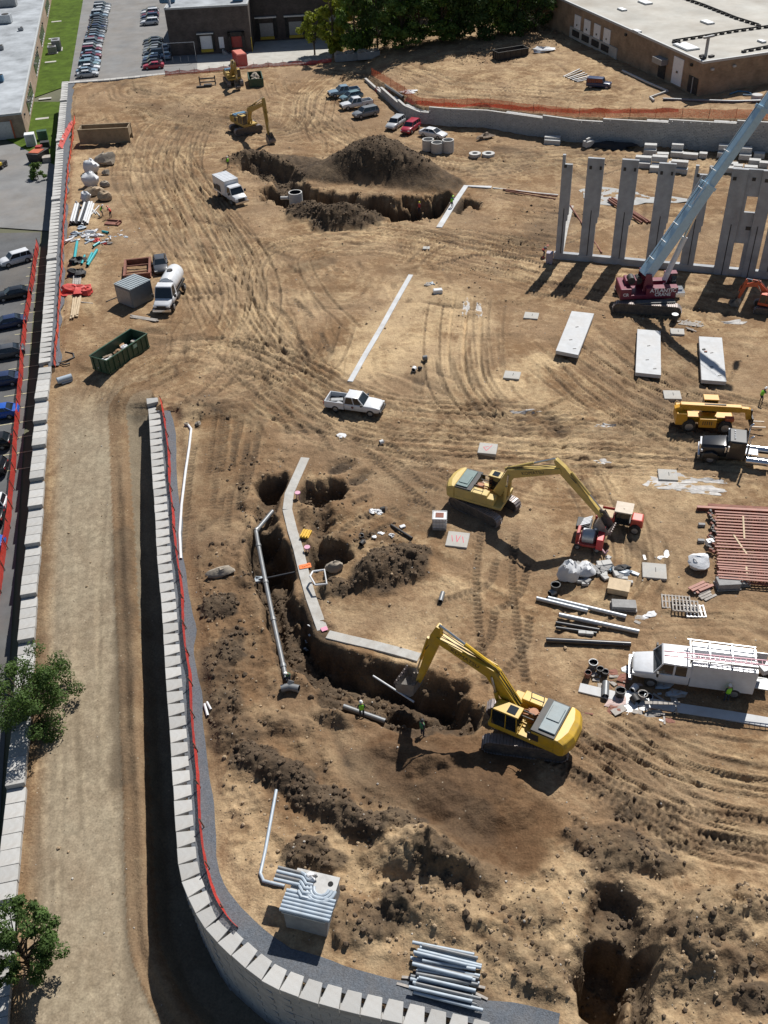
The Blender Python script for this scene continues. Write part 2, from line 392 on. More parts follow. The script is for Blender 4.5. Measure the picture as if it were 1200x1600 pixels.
# ---------------------------------------------------------------- what is dug, heaped and driven on the site
# far spoil heaps
mound(598, 268, 11.5, 7.0, -18, 6.2, .97, 0, rg=.68, pw=1.35, wob=.22)
mound(660, 285, 9.0, 4.5, -16, 2.2, .88, rg=.4); mound(530, 275, 10, 4.0, -14, 2.0, .9, rg=.4); mound(440, 255, 9, 3.0, -25, 1.3, .82, rg=.4); mound(385, 252, 5, 2.6, -10, 1.0, .55)
mound(490, 333, 4.2, 3.2, 0, 1.9, .92); mound(548, 345, 6.2, 3.8, -10, 2.5, .92); mound(520, 352, 3.5, 2.2, 20, 1.2, .85)
trench([(448, 303), (500, 318), (580, 325), (650, 327), (700, 318)], 6.2, 3.6, .8, .95)
trench([(395, 262), (425, 270), (452, 290)], 4.0, 1.6, .7, .8)
stroke([(470, 420), (510, 410)], 3.0, dark, .5)
# near spoil, heaps and dug ground
for a in [(610, 893, 4.3, 2.6, 15, 1.7, .85), (575, 905, 1.6, 1.5, 0, .9, .95), (340, 948, 1.9, 1.5, 0, .8, .95), (515, 852, 2.6, 1.8, 0, 1.1, .35), (505, 805, 3.4, 1.7, 10, .9, .1), (530, 920, 2.0, 1.2, 0, .6, .7),
          (395, 905, 1.8, 1.4, 0, .5, .2), (330, 1060, 1.6, 2.2, 0, .45, .55), (345, 1100, 1.8, 1.6, 0, .5, .75), (360, 1010, 1.3, 2.4, 0, .5, .6), (365, 1150, 2.5, 1.8, -30, .8, .6),
          (400, 1190, 2.2, 1.5, -30, .9, .95), (450, 1215, 2.6, 1.6, -25, 1.2, .97), (510, 1255, 2.6, 1.5, -30, 1.2, .97), (565, 1290, 2.5, 1.4, -25, 1.1, .95), (620, 1285, 2.0, 1.2, -10, .8, .9),
          (478, 1330, 1.6, 1.2, 0, .6, .85), (515, 1345, 1.3, .9, 0, .5, .8), (660, 1335, 3.0, 2.0, 0, 1.0, .1), (695, 1360, 2.4, 1.5, -30, 1.2, .5), (650, 1420, 2.4, 1.5, -20, .7, .2), (745, 1375, 1.6, 1.2, 0, .6, .3),
          (590, 1440, 1.6, 1.5, 0, .5, .75), (620, 1410, 1.2, 1.8, 0, .5, .7), (545, 1440, 1.5, 2.0, 20, .4, .5), (830, 1430, 2.2, 1.4, 20, .7, .3), (850, 1520, 1.8, 2.2, 0, .7, .4), (790, 1480, 1.6, 1.2, 0, .5, .45),
          (960, 1325, 3.0, 1.6, -18, .7, .6), (1010, 1350, 2.6, 1.0, -15, .6, .5), (1100, 1440, 3.6, 2.0, 30, 1.0, .35), (1050, 1500, 1.2, 2.8, -25, .8, .3), (1160, 1420, 2.4, 1.3, 10, .8, .3), (1120, 1530, 2.5, 2.0, 0, .7, .3), (1185, 1560, 1.5, 1.0, 0, .5, .9),
          (440, 1130, 2.5, 1.2, -20, .6, .15), (520, 1120, 2.2, .9, -20, .5, .1), (630, 1175, 2.4, .9, -12, .5, .25), (430, 800, 1.0, 1.2, 0, .4, .3), (395, 790, 1.2, 1.0, 0, .4, .2)]:
    mound(*a)
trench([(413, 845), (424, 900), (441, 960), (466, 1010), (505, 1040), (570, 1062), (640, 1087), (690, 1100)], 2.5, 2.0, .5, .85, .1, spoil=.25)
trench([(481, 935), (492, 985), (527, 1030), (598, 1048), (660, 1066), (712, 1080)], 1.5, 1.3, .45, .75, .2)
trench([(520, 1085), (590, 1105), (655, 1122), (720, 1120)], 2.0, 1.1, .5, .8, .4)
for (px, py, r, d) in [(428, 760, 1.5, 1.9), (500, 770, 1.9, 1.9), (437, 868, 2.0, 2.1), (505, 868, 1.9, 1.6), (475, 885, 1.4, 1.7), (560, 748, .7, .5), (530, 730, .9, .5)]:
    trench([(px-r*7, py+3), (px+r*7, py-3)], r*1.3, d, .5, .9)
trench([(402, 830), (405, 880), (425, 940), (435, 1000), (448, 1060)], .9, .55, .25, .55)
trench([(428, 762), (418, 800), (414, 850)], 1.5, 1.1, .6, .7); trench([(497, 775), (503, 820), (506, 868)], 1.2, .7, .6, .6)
stroke([(560, 1190), (640, 1240), (740, 1290)], 3.4, dark, .5, nz=.7); stroke([(640, 1190), (760, 1230)], 3.0, dark, .3, nz=.7)
# smooth red-brown slope in front of the near excavator
stroke([(640, 1180), (720, 1230), (790, 1300)], 6.5, red, .9, soft=.3, nz=.35); stroke([(690, 1180), (790, 1200)], 4.5, red, .8); stroke([(690, 1250), (780, 1320)], 4.6, red, 1.0, nz=.4); stroke([(560, 1120), (720, 1140)], 3, red, .55)
mound(735, 1240, 5.0, 3.0, -20, .9, 0, .5, rg=.4); mound(660, 1200, 1.6, .9, 0, .5, 0, .3, rg=.5); mound(700, 1195, 1.6, .9, 0, .45, 0, .3, rg=.5)
# deep cut at the lower right
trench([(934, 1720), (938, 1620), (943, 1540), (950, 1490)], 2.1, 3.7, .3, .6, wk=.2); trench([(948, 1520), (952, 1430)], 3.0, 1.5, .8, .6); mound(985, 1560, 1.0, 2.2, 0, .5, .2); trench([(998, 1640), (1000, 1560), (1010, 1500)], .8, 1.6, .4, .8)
stroke([(1080, 1435), (1010, 1500), (990, 1510)], .8, lite, .7); stroke([(1112, 1440), (1112, 1500)], .5, lite, .6)
# curbing bank beside the road end and the slope north of it
mound(330, 640, 5, 2.2, -8, .5, .45, 0, rg=.6); stroke([(320, 625), (380, 640), (400, 660)], 2.4, dark, .5); stroke([(300, 620), (345, 650)], .6, dark, .7)
# rough areas
for pts, wd, v in [([(340, 900), (360, 1100), (450, 1250), (620, 1350)], 9, .95), ([(420, 740), (560, 880)], 10, .8), ([(650, 1380), (850, 1500)], 12, .9), ([(880, 1350), (1180, 1580)], 13, .68), ([(860, 1180), (1180, 1280)], 8, .3),
                   ([(700, 1000), (860, 1060)], 6, .5), ([(780, 420), (860, 330)], 9, .55), ([(700, 480), (760, 430)], 8, .5), ([(880, 80), (760, 110)], 16, .8), ([(160, 130), (330, 190)], 14, .45)]:
    stroke(pts, wd, rough, v)
# tone of the ground
for pts, wd, v in [([(580, 570), (640, 500), (700, 470)], 9, 1.1), ([(780, 600), (850, 570)], 6, 1.0), ([(640, 450), (720, 500)], 7, 1.1), ([(600, 640), (760, 600)], 4, .7), ([(660, 540), (690, 600)], 5, 1.0), ([(440, 480), (400, 560)], 9, .55), ([(130, 250), (125, 480)], 5, .6), ([(1000, 850), (1060, 800)], 9, .7), ([(760, 690), (900, 700)], 2.5, .5),
                   ([(1030, 750), (1100, 765)], 3.0, .9), ([(880, 640), (830, 620)], 4, .6), ([(560, 130), (470, 160)], 7, .5), ([(300, 160), (230, 130)], 8, .4), ([(880, 150), (700, 120)], 9, .5), ([(1160, 620), (1080, 560)], 6, .35), ([(700, 940), (640, 1000)], 5, .6), ([(560, 650), (520, 660)], 4, .5),
                   ([(320, 1450), (520, 1530)], 2.2, .8), ([(320, 1300), (330, 1380)], 1.8, .6), ([(640, 1380), (760, 1440)], 2.5, .6), ([(860, 1400), (830, 1580)], 2.4, .8), ([(990, 760), (1060, 900)], 6, .5), ([(735, 470), (715, 560)], 1.0, .8), ([(750, 475), (738, 560)], .7, .9), ([(295, 650), (285, 760)], 2.6, .9)]:
    stroke(pts, wd, lite, v)
for pts, wd, v in [([(420, 400), (470, 440)], 6, .16), ([(1010, 520), (1040, 620), (1100, 680)], 7, .25), ([(700, 660), (1200, 700)], 4, .2), ([(300, 690), (340, 900)], 5, .15), ([(420, 620), (480, 640)], 6, .25), ([(560, 700), (700, 800)], 8, .2), ([(720, 230), (900, 270)], 6, .25), ([(830, 380), (880, 340)], 5, .4),
                   ([(860, 1130), (1100, 1200)], 5, .2), ([(700, 850), (900, 900)], 6, .15), ([(230, 170), (340, 190)], 8, .3), ([(840, 240), (780, 232)], 3, .5), ([(330, 1020), (350, 1120)], 2.5, .6)]:
    stroke(pts, wd, dark, v, nz=.8, nsc=3)
for pts, wd, v in [([(560, 1330), (700, 1330), (760, 1420)], 5, .75), ([(640, 1480), (800, 1440)], 6, .6), ([(840, 1400), (850, 1600)], 5, .8), ([(1040, 1470), (1180, 1450)], 7, .55), ([(1100, 1560), (1180, 1600)], 6, .5), ([(340, 1250), (420, 1330), (380, 1400)], 4, .6), ([(420, 1120), (560, 1180)], 3, .55), ([(900, 1330), (1180, 1340)], 3, .4)]: stroke(pts, wd, lite, v, nz=.8)
mound(670, 1335, 4.6, 2.6, -15, 1.7, .12, lt=.75, rg=.95); mound(700, 1425, 3.6, 2.0, -20, 1.0, .2, lt=.6, rg=.95); mound(1120, 1470, 5.0, 2.6, 25, 1.5, .1, lt=.5, rg=.95)
for pts, wd, v in [([(360, 900), (400, 1080), (500, 1190), (640, 1180)], 11, .42), ([(420, 740), (520, 860)], 9, .3), ([(430, 1150), (560, 1260)], 6, .5), ([(300, 680), (330, 860)], 6, .18), ([(820, 1160), (960, 1230)], 7, .2)]: stroke(pts, wd, red, v, nz=.9, nsc=3)
# wet muddy pool under the green container
stroke([(145, 560), (225, 535)], 5.2, red, .45, nz=.35); flat([(160, 555), (225, 535)], 4.6, -.05)
# wheel ruts along the ways the site is driven
ruts([(150, 640), (230, 590), (330, 560), (430, 590), (560, 660), (800, 680), (1200, 700)], 13, 26, .10, .5, seed=1, broken=.6)
ruts([(180, 640), (300, 560), (350, 480), (330, 400), (280, 330), (250, 260), (300, 200), (420, 180)], 15, 30, .11, .45, seed=2, broken=.6)
ruts([(560, 660), (430, 560), (350, 430), (270, 300), (230, 220)], 12, 22, .10, .5, seed=3, broken=.5)
ruts([(600, 670), (500, 560), (430, 480), (420, 400), (470, 380), (600, 380), (860, 420), (1200, 480)], 14, 26, .09, .4, seed=4, broken=.5)
ruts([(400, 135), (480, 160), (560, 230), (720, 260), (900, 240), (1200, 260)], 13, 24, .11, .45, seed=5, broken=.55)
ruts([(150, 140), (300, 180), (450, 200), (520, 220)], 16, 26, .15, .6, seed=6, broken=.6)
ruts([(860, 520), (960, 590), (1080, 650), (1200, 690)], 14, 30, .12, .5, seed=7, broken=.7)
ruts([(1000, 560), (1020, 620), (960, 680)], 9, 20, .12, .4, seed=8, broken=.6)
ruts([(700, 560), (720, 640), (800, 660), (950, 640)], 10, 22, .12, .55, seed=9, broken=.6)
ruts([(860, 1120), (980, 1180), (1100, 1230), (1250, 1260)], 6, 15, .14, .55, seed=10, broken=.7)
ruts([(1000, 720), (900, 760), (780, 740), (640, 690)], 9, 20, .09, .4, seed=11, broken=.5)
ruts([(590, 100), (640, 110), (700, 130), (850, 150), (950, 160)], 12, 22, .14, .5, seed=12, broken=.6, z=2)
ruts([(160, 640), (120, 800), (100, 1000), (90, 1250), (80, 1600)], 9, 22, .018, .10, seed=13, broken=.7, z=-4)
ruts([(850, 1020), (980, 1010), (1200, 1000)], 8, 18, .08, .4, seed=14, broken=.5)
ruts([(640, 420), (700, 380), (860, 400)], 8, 18, .10, .5, seed=15, broken=.5)
ruts([(900, 300), (1000, 260), (1200, 275)], 9, 16, .09, .4, seed=16, broken=.5)
ruts([(1000, 1230), (1100, 1290), (1250, 1310)], 5, 12, .12, .5, seed=17, broken=.7)
# single pairs of tracks
FLOWS = [([(150, 660), (230, 590), (330, 560), (430, 590), (560, 660), (800, 682), (1220, 705)], 9, 22, 0), ([(200, 640), (300, 560), (350, 480), (330, 400), (280, 330), (240, 260), (280, 190), (400, 165)], 13, 22, 0), ([(560, 650), (430, 555), (350, 430), (280, 300), (230, 220), (200, 170)], 12, 16, 0), ([(600, 660), (500, 560), (430, 480), (420, 410), (480, 380), (620, 375), (860, 425), (1210, 490)], 11, 14, 0),
         ([(400, 135), (480, 165), (560, 220), (720, 262), (900, 240), (1210, 262)], 10, 18, 0), ([(140, 145), (300, 180), (440, 200), (470, 150), (520, 110)], 16, 16, 0), ([(860, 515), (940, 590), (1060, 655), (1210, 690)], 11, 16, 0), ([(735, 440), (725, 520), (735, 600), (800, 660), (950, 650)], 7, 12, 0), ([(860, 1120), (980, 1180), (1100, 1230), (1260, 1265)], 6, 9, 0), ([(590, 100), (640, 112), (700, 135), (850, 150), (960, 160)], 12, 14, 2.5),
         ([(640, 425), (700, 385), (860, 400), (1000, 350)], 9, 9, 0), ([(900, 690), (960, 760), (1000, 900), (860, 1030)], 6, 7, 0), ([(880, 300), (1000, 262), (1210, 275)], 8, 10, 0), ([(250, 600), (330, 620), (400, 600), (470, 560), (500, 500)], 10, 12, 0), ([(170, 640), (130, 800), (115, 1000), (105, 1250), (95, 1640)], 6.5, 9, -4), ([(900, 1120), (1000, 1210), (1100, 1290), (1260, 1310)], 4, 5, 0)]
for k, (pts, wd, n, zz) in enumerate(FLOWS): lanes(pts, wd, n, 100+k, z=zz, depth=.10 if k not in (14,) else .012, tw=.34, arr_d=.55 if k != 14 else .24, arr_l=.5 if k != 14 else .15)
# crawler prints
treads([(330, 650), (320, 720), (312, 800), (305, 860)], 2.4, .07, .5, seed=1); treads([(352, 655), (345, 740), (335, 830)], 2.2, .08, .45, seed=2); treads([(395, 650), (380, 720), (360, 800)], 2.0, .07, .5, seed=5)
treads([(780, 820), (772, 900), (778, 980), (790, 1070)], 2.9, .09, .5, seed=3); treads([(650, 800), (600, 760), (540, 700), (500, 640)], 2.8, .08, .55, seed=4); treads([(700, 770), (620, 700), (550, 660)], 2.6, .07, .5, seed=8)
treads([(560, 800), (640, 770), (700, 790)], 2.4, .08, .55, seed=6); treads([(960, 1270), (1080, 1310), (1250, 1330)], 1.2, .10, .45, pitch=.42, shoe=1.1, both=False, seed=7); treads([(880, 1200), (960, 1250), (1060, 1290)], 1.2, .09, .5, pitch=.4, shoe=1.2, both=False, seed=9)
treads([(740, 1060), (790, 1010), (800, 960)], 2.7, .09, .5, seed=10); treads([(500, 560), (470, 500), (440, 470)], 2.6, .08, .6, seed=12); treads([(810, 445), (950, 470), (1100, 500)], 3.6, .09, .5, shoe=.8, seed=13)
treads([(690, 420), (760, 405), (850, 420)], 2.4, .09, .6, seed=14); treads([(420, 560), (400, 520), (380, 470)], 2.4, .08, .5, seed=15); treads([(205, 860), (207, 960), (206, 1050)], .1, .03, .2, pitch=.25, shoe=.7, both=False, z=-3.6, seed=16)
treads([(820, 1140), (900, 1180), (1000, 1210)], 2.6, .08, .5, seed=18); treads([(1120, 600), (1060, 560), (1010, 520)], 2.6, .07, .4, seed=19); treads([(440, 700), (420, 660), (380, 620)], 2.4, .08, .5, seed=20); treads([(1000, 1100), (1080, 1150), (1200, 1170)], 2.4, .05, .35, seed=21)
treads([(372, 650), (366, 720), (352, 800)], 2.2, .08, .5, seed=31); treads([(420, 560), (450, 620), (520, 700)], 2.4, .08, .5, seed=32); treads([(590, 700), (660, 740), (700, 760)], 2.4, .08, .6, seed=33); treads([(620, 800), (560, 830), (540, 850)], 2.2, .08, .5, seed=34); treads([(850, 1130), (920, 1190), (1010, 1230), (1200, 1260)], 2.5, .09, .5, seed=35); treads([(900, 1260), (1000, 1290), (1200, 1300)], 2.4, .08, .45, seed=36); treads([(690, 960), (780, 930), (800, 880)], 2.6, .08, .5, seed=37)
# levelled places: foundations, pads, standing machines
FND = dict(A=[(642, 428), (546, 598)], B=[(770, 291), (727, 289), (686, 357)], C=[(476, 716), (452, 775), (450, 797)], D=[(450, 797), (465, 850), (482, 925), (503, 985), (516, 994)], E=[(516, 994), (580, 1008), (652, 1028)], G=[(905, 1075), (1060, 1108), (1210, 1132)], H=[(868, 404), (1225, 437)], I=[(893, 320), (876, 400)])
for k, v in FND.items(): flat(v, .7 if k in 'CDE' else 1.1, -.02)
rough = rough*(1-.75*sstep(.45, .9, red))
# fine relief: clods, scrapes, ripples
fine = fbm(X/.9, Y/.9, 4, 31, .62, True)-0.55; lump = fbm(X/2.4, Y/2.4, 5, 41, .6, True)-0.5
wx = X+.8*vnoise(X/1.3, Y/1.3, 77); wy = Y*.75+.8*vnoise(X/1.3+9, Y/1.3, 78)
clod = np.clip(fbm(wx/.6, wy/.6, 3, 33, .6)-.58, 0, 1); hole = np.clip(fbm(wx/.85, wy/1.6, 4, 36, .68)-.58, 0, 1)
Z += rough*(fine*0.30+lump*0.55)+sstep(.3, .9, rough)*(clod*.9-hole*1.3*np.clip(.3+dark, 0, 1))
dark += sstep(.3, .9, rough)*hole*.7  # hollows darkened in the colour too, as crevice shade
sel = fbm(X/14, Y/14, 3, 91); scr = 0; scr_m = 0
for k, (ang, lo, hi) in enumerate(((-14, .0, .43), (62, .43, .5), (100, .5, .56), (-35, .56, 1.0))):
    ca, sa = math.cos(R(ang)), math.sin(R(ang)); u = X*ca+Y*sa; v = -X*sa+Y*ca+0.5*np.sin(u*.35+k)
    q = fbm(u/9, v/.8, 3, 95+k, .45); m = sstep(lo-.02, lo+.02, sel)*sstep(hi+.02, hi-.02, sel)
    gate = sstep(.52, .66, vnoise(u/8, v/2.6, 97+k)); q = (q-.5)*m*gate; scr = scr+q
nr = ~road
Z += nr*scr*0.40; dark += nr*np.clip(-scr-.05, 0, 1)*1.5; lite += nr*np.clip(scr, -.2, .3)*1.0
Z += nr*0.07*(fbm(X/.6, Y/.6, 3, 51, .6)-.5)+road*.02*(fbm(X/.5, Y/.5, 3, 51)-.5)
dark += rough*np.clip(fbm(X/3.1, Y/3.1, 5, 61, .6)-0.56, 0, 1)*1.6*(1-road)
dark += np.clip(fbm(X/9, Y/6, 5, 71, .6)-0.56, 0, 1)*0.9*(~road)
lite += (fbm(X/7, Y/7, 5, 81, .6)-0.5)*1.3*(~road)
# road: grey compacted stone with darker edges
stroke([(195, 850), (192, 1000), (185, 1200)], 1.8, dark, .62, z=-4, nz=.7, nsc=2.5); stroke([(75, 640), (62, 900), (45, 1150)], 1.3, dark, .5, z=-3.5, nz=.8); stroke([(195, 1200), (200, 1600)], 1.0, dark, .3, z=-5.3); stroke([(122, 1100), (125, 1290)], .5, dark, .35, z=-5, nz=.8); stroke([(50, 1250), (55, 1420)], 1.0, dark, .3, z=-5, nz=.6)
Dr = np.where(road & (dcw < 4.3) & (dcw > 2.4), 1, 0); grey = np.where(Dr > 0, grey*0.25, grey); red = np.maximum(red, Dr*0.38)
nr_ = road & (dcw <= 2.4) & (Y < CW[0].y-.5); grey = np.where(nr_, 0.9, grey); dark = np.where(nr_, np.maximum(dark, .45), dark)  # strip beside the wall painted darker where the wall's shadow falls
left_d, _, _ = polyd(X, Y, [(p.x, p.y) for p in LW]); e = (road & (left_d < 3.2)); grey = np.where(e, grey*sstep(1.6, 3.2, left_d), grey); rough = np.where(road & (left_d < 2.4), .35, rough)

k = sstep(3.0, 2.2, left_d)*(Y > 93.5); Z = Z*(1-k)-.2*k
k = sstep(3.6, 2.6, dcw)*padm*(Y < 84); Z = Z*(1-k)-.16*k
# keep only what lies inside the boundary walls
site_poly = [(p.x+0.55, p.y-0.0) for p in LW[::-1]]+[(p.x, p.y-0.5) for p in FWL]+[(FWL[-1].x+3, 262), (10, 400), (200, 400), (200, 5), (LW[-1].x, 5)]
def grid_mesh(name, m):
    cx = (X[:-1, :-1]+X[1:, 1:])/2; cy = (Y[:-1, :-1]+Y[1:, 1:])/2; keep = inpoly(cx, cy, site_poly)
    ids = np.arange(NX*NY).reshape(NY, NX)
    q = np.stack([ids[:-1, :-1], ids[:-1, 1:], ids[1:, 1:], ids[1:, :-1]], -1)[keep]
    used = np.zeros(NX*NY, bool); used[q.ravel()] = True; remap = np.cumsum(used)-1; q = remap[q].astype(np.int32)
    co = np.stack([X.ravel(), Y.ravel(), Z.ravel()], -1)[used].astype(np.float32)
    me = bpy.data.meshes.new(name); me.vertices.add(len(co)); me.vertices.foreach_set('co', co.ravel())
    me.loops.add(q.size); me.loops.foreach_set('vertex_index', q.ravel()); me.polygons.add(len(q))
    me.polygons.foreach_set('loop_start', np.arange(0, q.size, 4, dtype=np.int32)); me.update(calc_edges=True)
    me.polygons.foreach_set('use_smooth', np.ones(len(q), bool))
    a = me.attributes.new('soil', 'FLOAT_COLOR', 'POINT')
    c = np.stack([np.clip(dark, 0, 1).ravel(), np.clip(lite, -1, 1.2).ravel(), np.clip(red, 0, 1).ravel(), np.clip(grey, 0, 1).ravel()], -1)[used].astype(np.float32)
    a.data.foreach_set('color', c.ravel()); me.materials.append(m); me.validate()
    o = bpy.data.objects.new(name, me); COL.objects.link(o); return o
def soil_material():
    m = bpy.data.materials.new('soil'); m.use_nodes = True; nt = m.node_tree; N = nt.nodes; L = nt.links; b = N['Principled BSDF']
    b.inputs['Roughness'].default_value = 0.95; b.inputs['Specular IOR Level'].default_value = 0.12
    at_ = N.new('ShaderNodeAttribute'); at_.attribute_name = 'soil'; sp = N.new('ShaderNodeSeparateColor'); L.new(at_.outputs['Color'], sp.inputs[0])
    tc = N.new('ShaderNodeTexCoord')
    def noise(scale, det=8, ro=.62, dist=0.0):
        n = N.new('ShaderNodeTexNoise'); n.inputs['Scale'].default_value = scale; n.inputs['Detail'].default_value = det; n.inputs['Roughness'].default_value = ro; n.inputs['Distortion'].default_value = dist; L.new(tc.outputs['Object'], n.inputs['Vector']); return n.outputs['Fac']
    def rng(src, a, b_, c, d):
        r = N.new('ShaderNodeMapRange'); r.inputs[1].default_value = a; r.inputs[2].default_value = b_; r.inputs[3].default_value = c; r.inputs[4].default_value = d; L.new(src, r.inputs[0]); return r.outputs[0]
    def mth(op, a, b_):
        k = N.new('ShaderNodeMath'); k.operation = op
        for i, v in enumerate((a, b_)):
            if isinstance(v, (int, float)): k.inputs[i].default_value = v
            else: L.new(v, k.inputs[i])
        return k.outputs[0]
    def mixc(f, a, b_):
        k = N.new('ShaderNodeMix'); k.data_type = 'RGBA'; L.new(f, k.inputs[0])
        for i, v in ((6, a), (7, b_)):
            if isinstance(v, tuple): k.inputs[i].default_value = (*v, 1)
            else: L.new(v, k.inputs[i])
        return k.outputs[2]
    n1 = noise(.35); n2 = noise(1.7, 6, .58); n3 = noise(7, 3, .6); n4 = noise(.09, 5)
    f_l = mth('ADD', mth('ADD', mth('MULTIPLY', sp.outputs[1], .62), rng(n1, .36, .64, -.24, .44)), rng(n2, .33, .67, -.26, .28)); f_l = rng(f_l, 0, 1, 0, 1)
    c = mixc(f_l, (.198, .121, .064), (.48, .352, .207))
    c = mixc(rng(n4, .4, .62, 0, .5), c, (.30, .213, .135))
    c = mixc(rng(noise(.055, 6, .6, .4), .50, .64, 0, .38), c, (.175, .112, .064))
    c = mixc(mth('MULTIPLY', at_.outputs['Alpha'], rng(n1, .3, .7, .7, 1.0)), c, mixc(rng(n2, .35, .65, 0, 1), (.215, .192, .142), (.315, .278, .208)))
    c = mixc(rng(mth('MULTIPLY', sp.outputs[2], rng(n2, .3, .7, .75, 1.15)), 0, 1, 0, 1), c, (.10, .056, .029))
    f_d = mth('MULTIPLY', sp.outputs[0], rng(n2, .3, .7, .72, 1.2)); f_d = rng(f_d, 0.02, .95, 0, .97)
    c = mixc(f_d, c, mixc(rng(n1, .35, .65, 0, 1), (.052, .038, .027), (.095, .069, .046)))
    gr = N.new('ShaderNodeMix'); gr.data_type = 'RGBA'; gr.blend_type = 'MULTIPLY'; gr.inputs[0].default_value = 1; L.new(c, gr.inputs[6]); L.new(rng(n3, .3, .7, .80, 1.22), gr.inputs[7]); c = gr.outputs[2]
    # scattered pale stones and dark clods
    vo = N.new('ShaderNodeTexVoronoi'); vo.inputs['Scale'].default_value = 2.4; L.new(tc.outputs['Object'], vo.inputs['Vector'])
    sv = N.new('ShaderNodeSeparateColor'); L.new(vo.outputs['Color'], sv.inputs[0])
    st = mth('MULTIPLY', rng(vo.outputs['Distance'], .16, .10, 0, 1), rng(sv.outputs[0], .90, .93, 0, .7))
    c = mixc(st, c, (.42, .36, .27))
    st2 = mth('MULTIPLY', rng(vo.outputs['Distance'], .2, .12, 0, 1), rng(sv.outputs[1], .88, .92, 0, .55)); c = mixc(st2, c, (.09, .065, .045))
    L.new(c, b.inputs['Base Color'])
    h = mth('ADD', mth('MULTIPLY', noise(3.2, 5, .6), 1.0), mth('MULTIPLY', n3, .35)); bp = N.new('ShaderNodeBump'); bp.inputs['Strength'].default_value = 1.0
    L.new(mth('MULTIPLY', rng(at_.outputs['Alpha'], 0, .8, 1, .25), .10), bp.inputs['Distance']); L.new(h, bp.inputs['Height']); L.new(bp.outputs[0], b.inputs['Normal'])
    return m
SOIL = soil_material()
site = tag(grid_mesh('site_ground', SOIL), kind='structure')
def gz(x, y):
    i = np.searchsorted(gx, x)-1; j = np.searchsorted(gy, y)-1
    if i < 0 or j < 0 or i >= NX-1 or j >= NY-1: return 0.0
    u = (x-gx[i])/(gx[i+1]-gx[i]); v = (y-gy[j])/(gy[j+1]-gy[j])
    return float(Z[j, i]*(1-u)*(1-v)+Z[j, i+1]*u*(1-v)+Z[j+1, i]*(1-u)*v+Z[j+1, i+1]*u*v)
def on(px, py, up=0.0):
    """the point of the ground seen at a picture point"""
    z = 0.0
    for _ in range(14): p = at(px, py, z); z = 0.5*z+0.5*gz(p.x, p.y)
    p = at(px, py, z); return Vector((p.x, p.y, gz(p.x, p.y)+up))
def onl(px, py):
    z = -5.0
    for _ in range(10): p = at(px, py, z); z = zl(p.y)
    return Vector((p.x, p.y, z))
def scatter(name, n, weight, m, smin, smax, seed):
    q = np.random.RandomState(seed); b = MB(); rnd = random.Random(seed); w = np.where(inpoly(X, Y, site_poly) & ((dcw > 2.8) | (~padm)) & ~(road & (dcw < 2.4)), weight, 0)*(Y < 225); cs = np.cumsum(w.ravel()*np.gradient(gy)[:, None].repeat(NX, 1).ravel()); ii = np.searchsorted(cs, q.uniform(0, cs[-1], n))
    for i in ii:
        j, k = divmod(int(i), NX); k = min(k, NX-2); x = X[j, k]+q.uniform(-.1, .1); y = Y[j, k]+q.uniform(-.1, .1); s = smin*(smax/smin)**(q.uniform()**2.2); c = Vector((x, y, gz(x, y)+s*.25)); a0 = q.uniform(0, 6.28)
        top = b.pt(c+Vector((q.uniform(-.2, .2)*s, q.uniform(-.2, .2)*s, s*q.uniform(.55, .9)))); bot = [b.pt(c+Vector((math.cos(a0+t*1.2566)*s*q.uniform(.8, 1.3), math.sin(a0+t*1.2566)*s*q.uniform(.7, 1.2), -s*.5))) for t in range(5)]; mid = [b.pt(c+Vector((math.cos(a0+t*1.2566+.3)*s*q.uniform(.6, 1.0), math.sin(a0+t*1.2566+.3)*s*q.uniform(.6, 1.0), s*q.uniform(.2, .5)))) for t in range(5)]
        for t in range(5): u = (t+1) % 5; b.idx([bot[t], bot[u], mid[u], mid[t]]); b.idx([mid[t], mid[u], top])
    return tag(b.build(name, m), kind='stuff')
rgh = sstep(.35, .9, rough)
scatter('soil_clods', 7000, np.clip(rgh*(.08+dark), 0, 1.5)**1.5, mat('clod_dark', (.11, .08, .055), .95, var=.35, scale=.8, spec=.1), .05, .24, 1)
scatter('sandy_clods', 5000, np.clip(rgh*.7+.04, 0, 1)*np.clip(1.1-dark*1.2-red*1.6, 0, 1), mat('clod_sand', (.33, .245, .16), .95, var=.35, scale=.8, spec=.1), .04, .17, 2)
scatter('loose_stones', 1500, .15+.3*rgh, mat('loose_stone', (.40, .37, .33), .9, var=.25, scale=.8), .035, .10, 3)
def heading(a, b): return math.atan2(b[1]-a[1], b[0]-a[0])
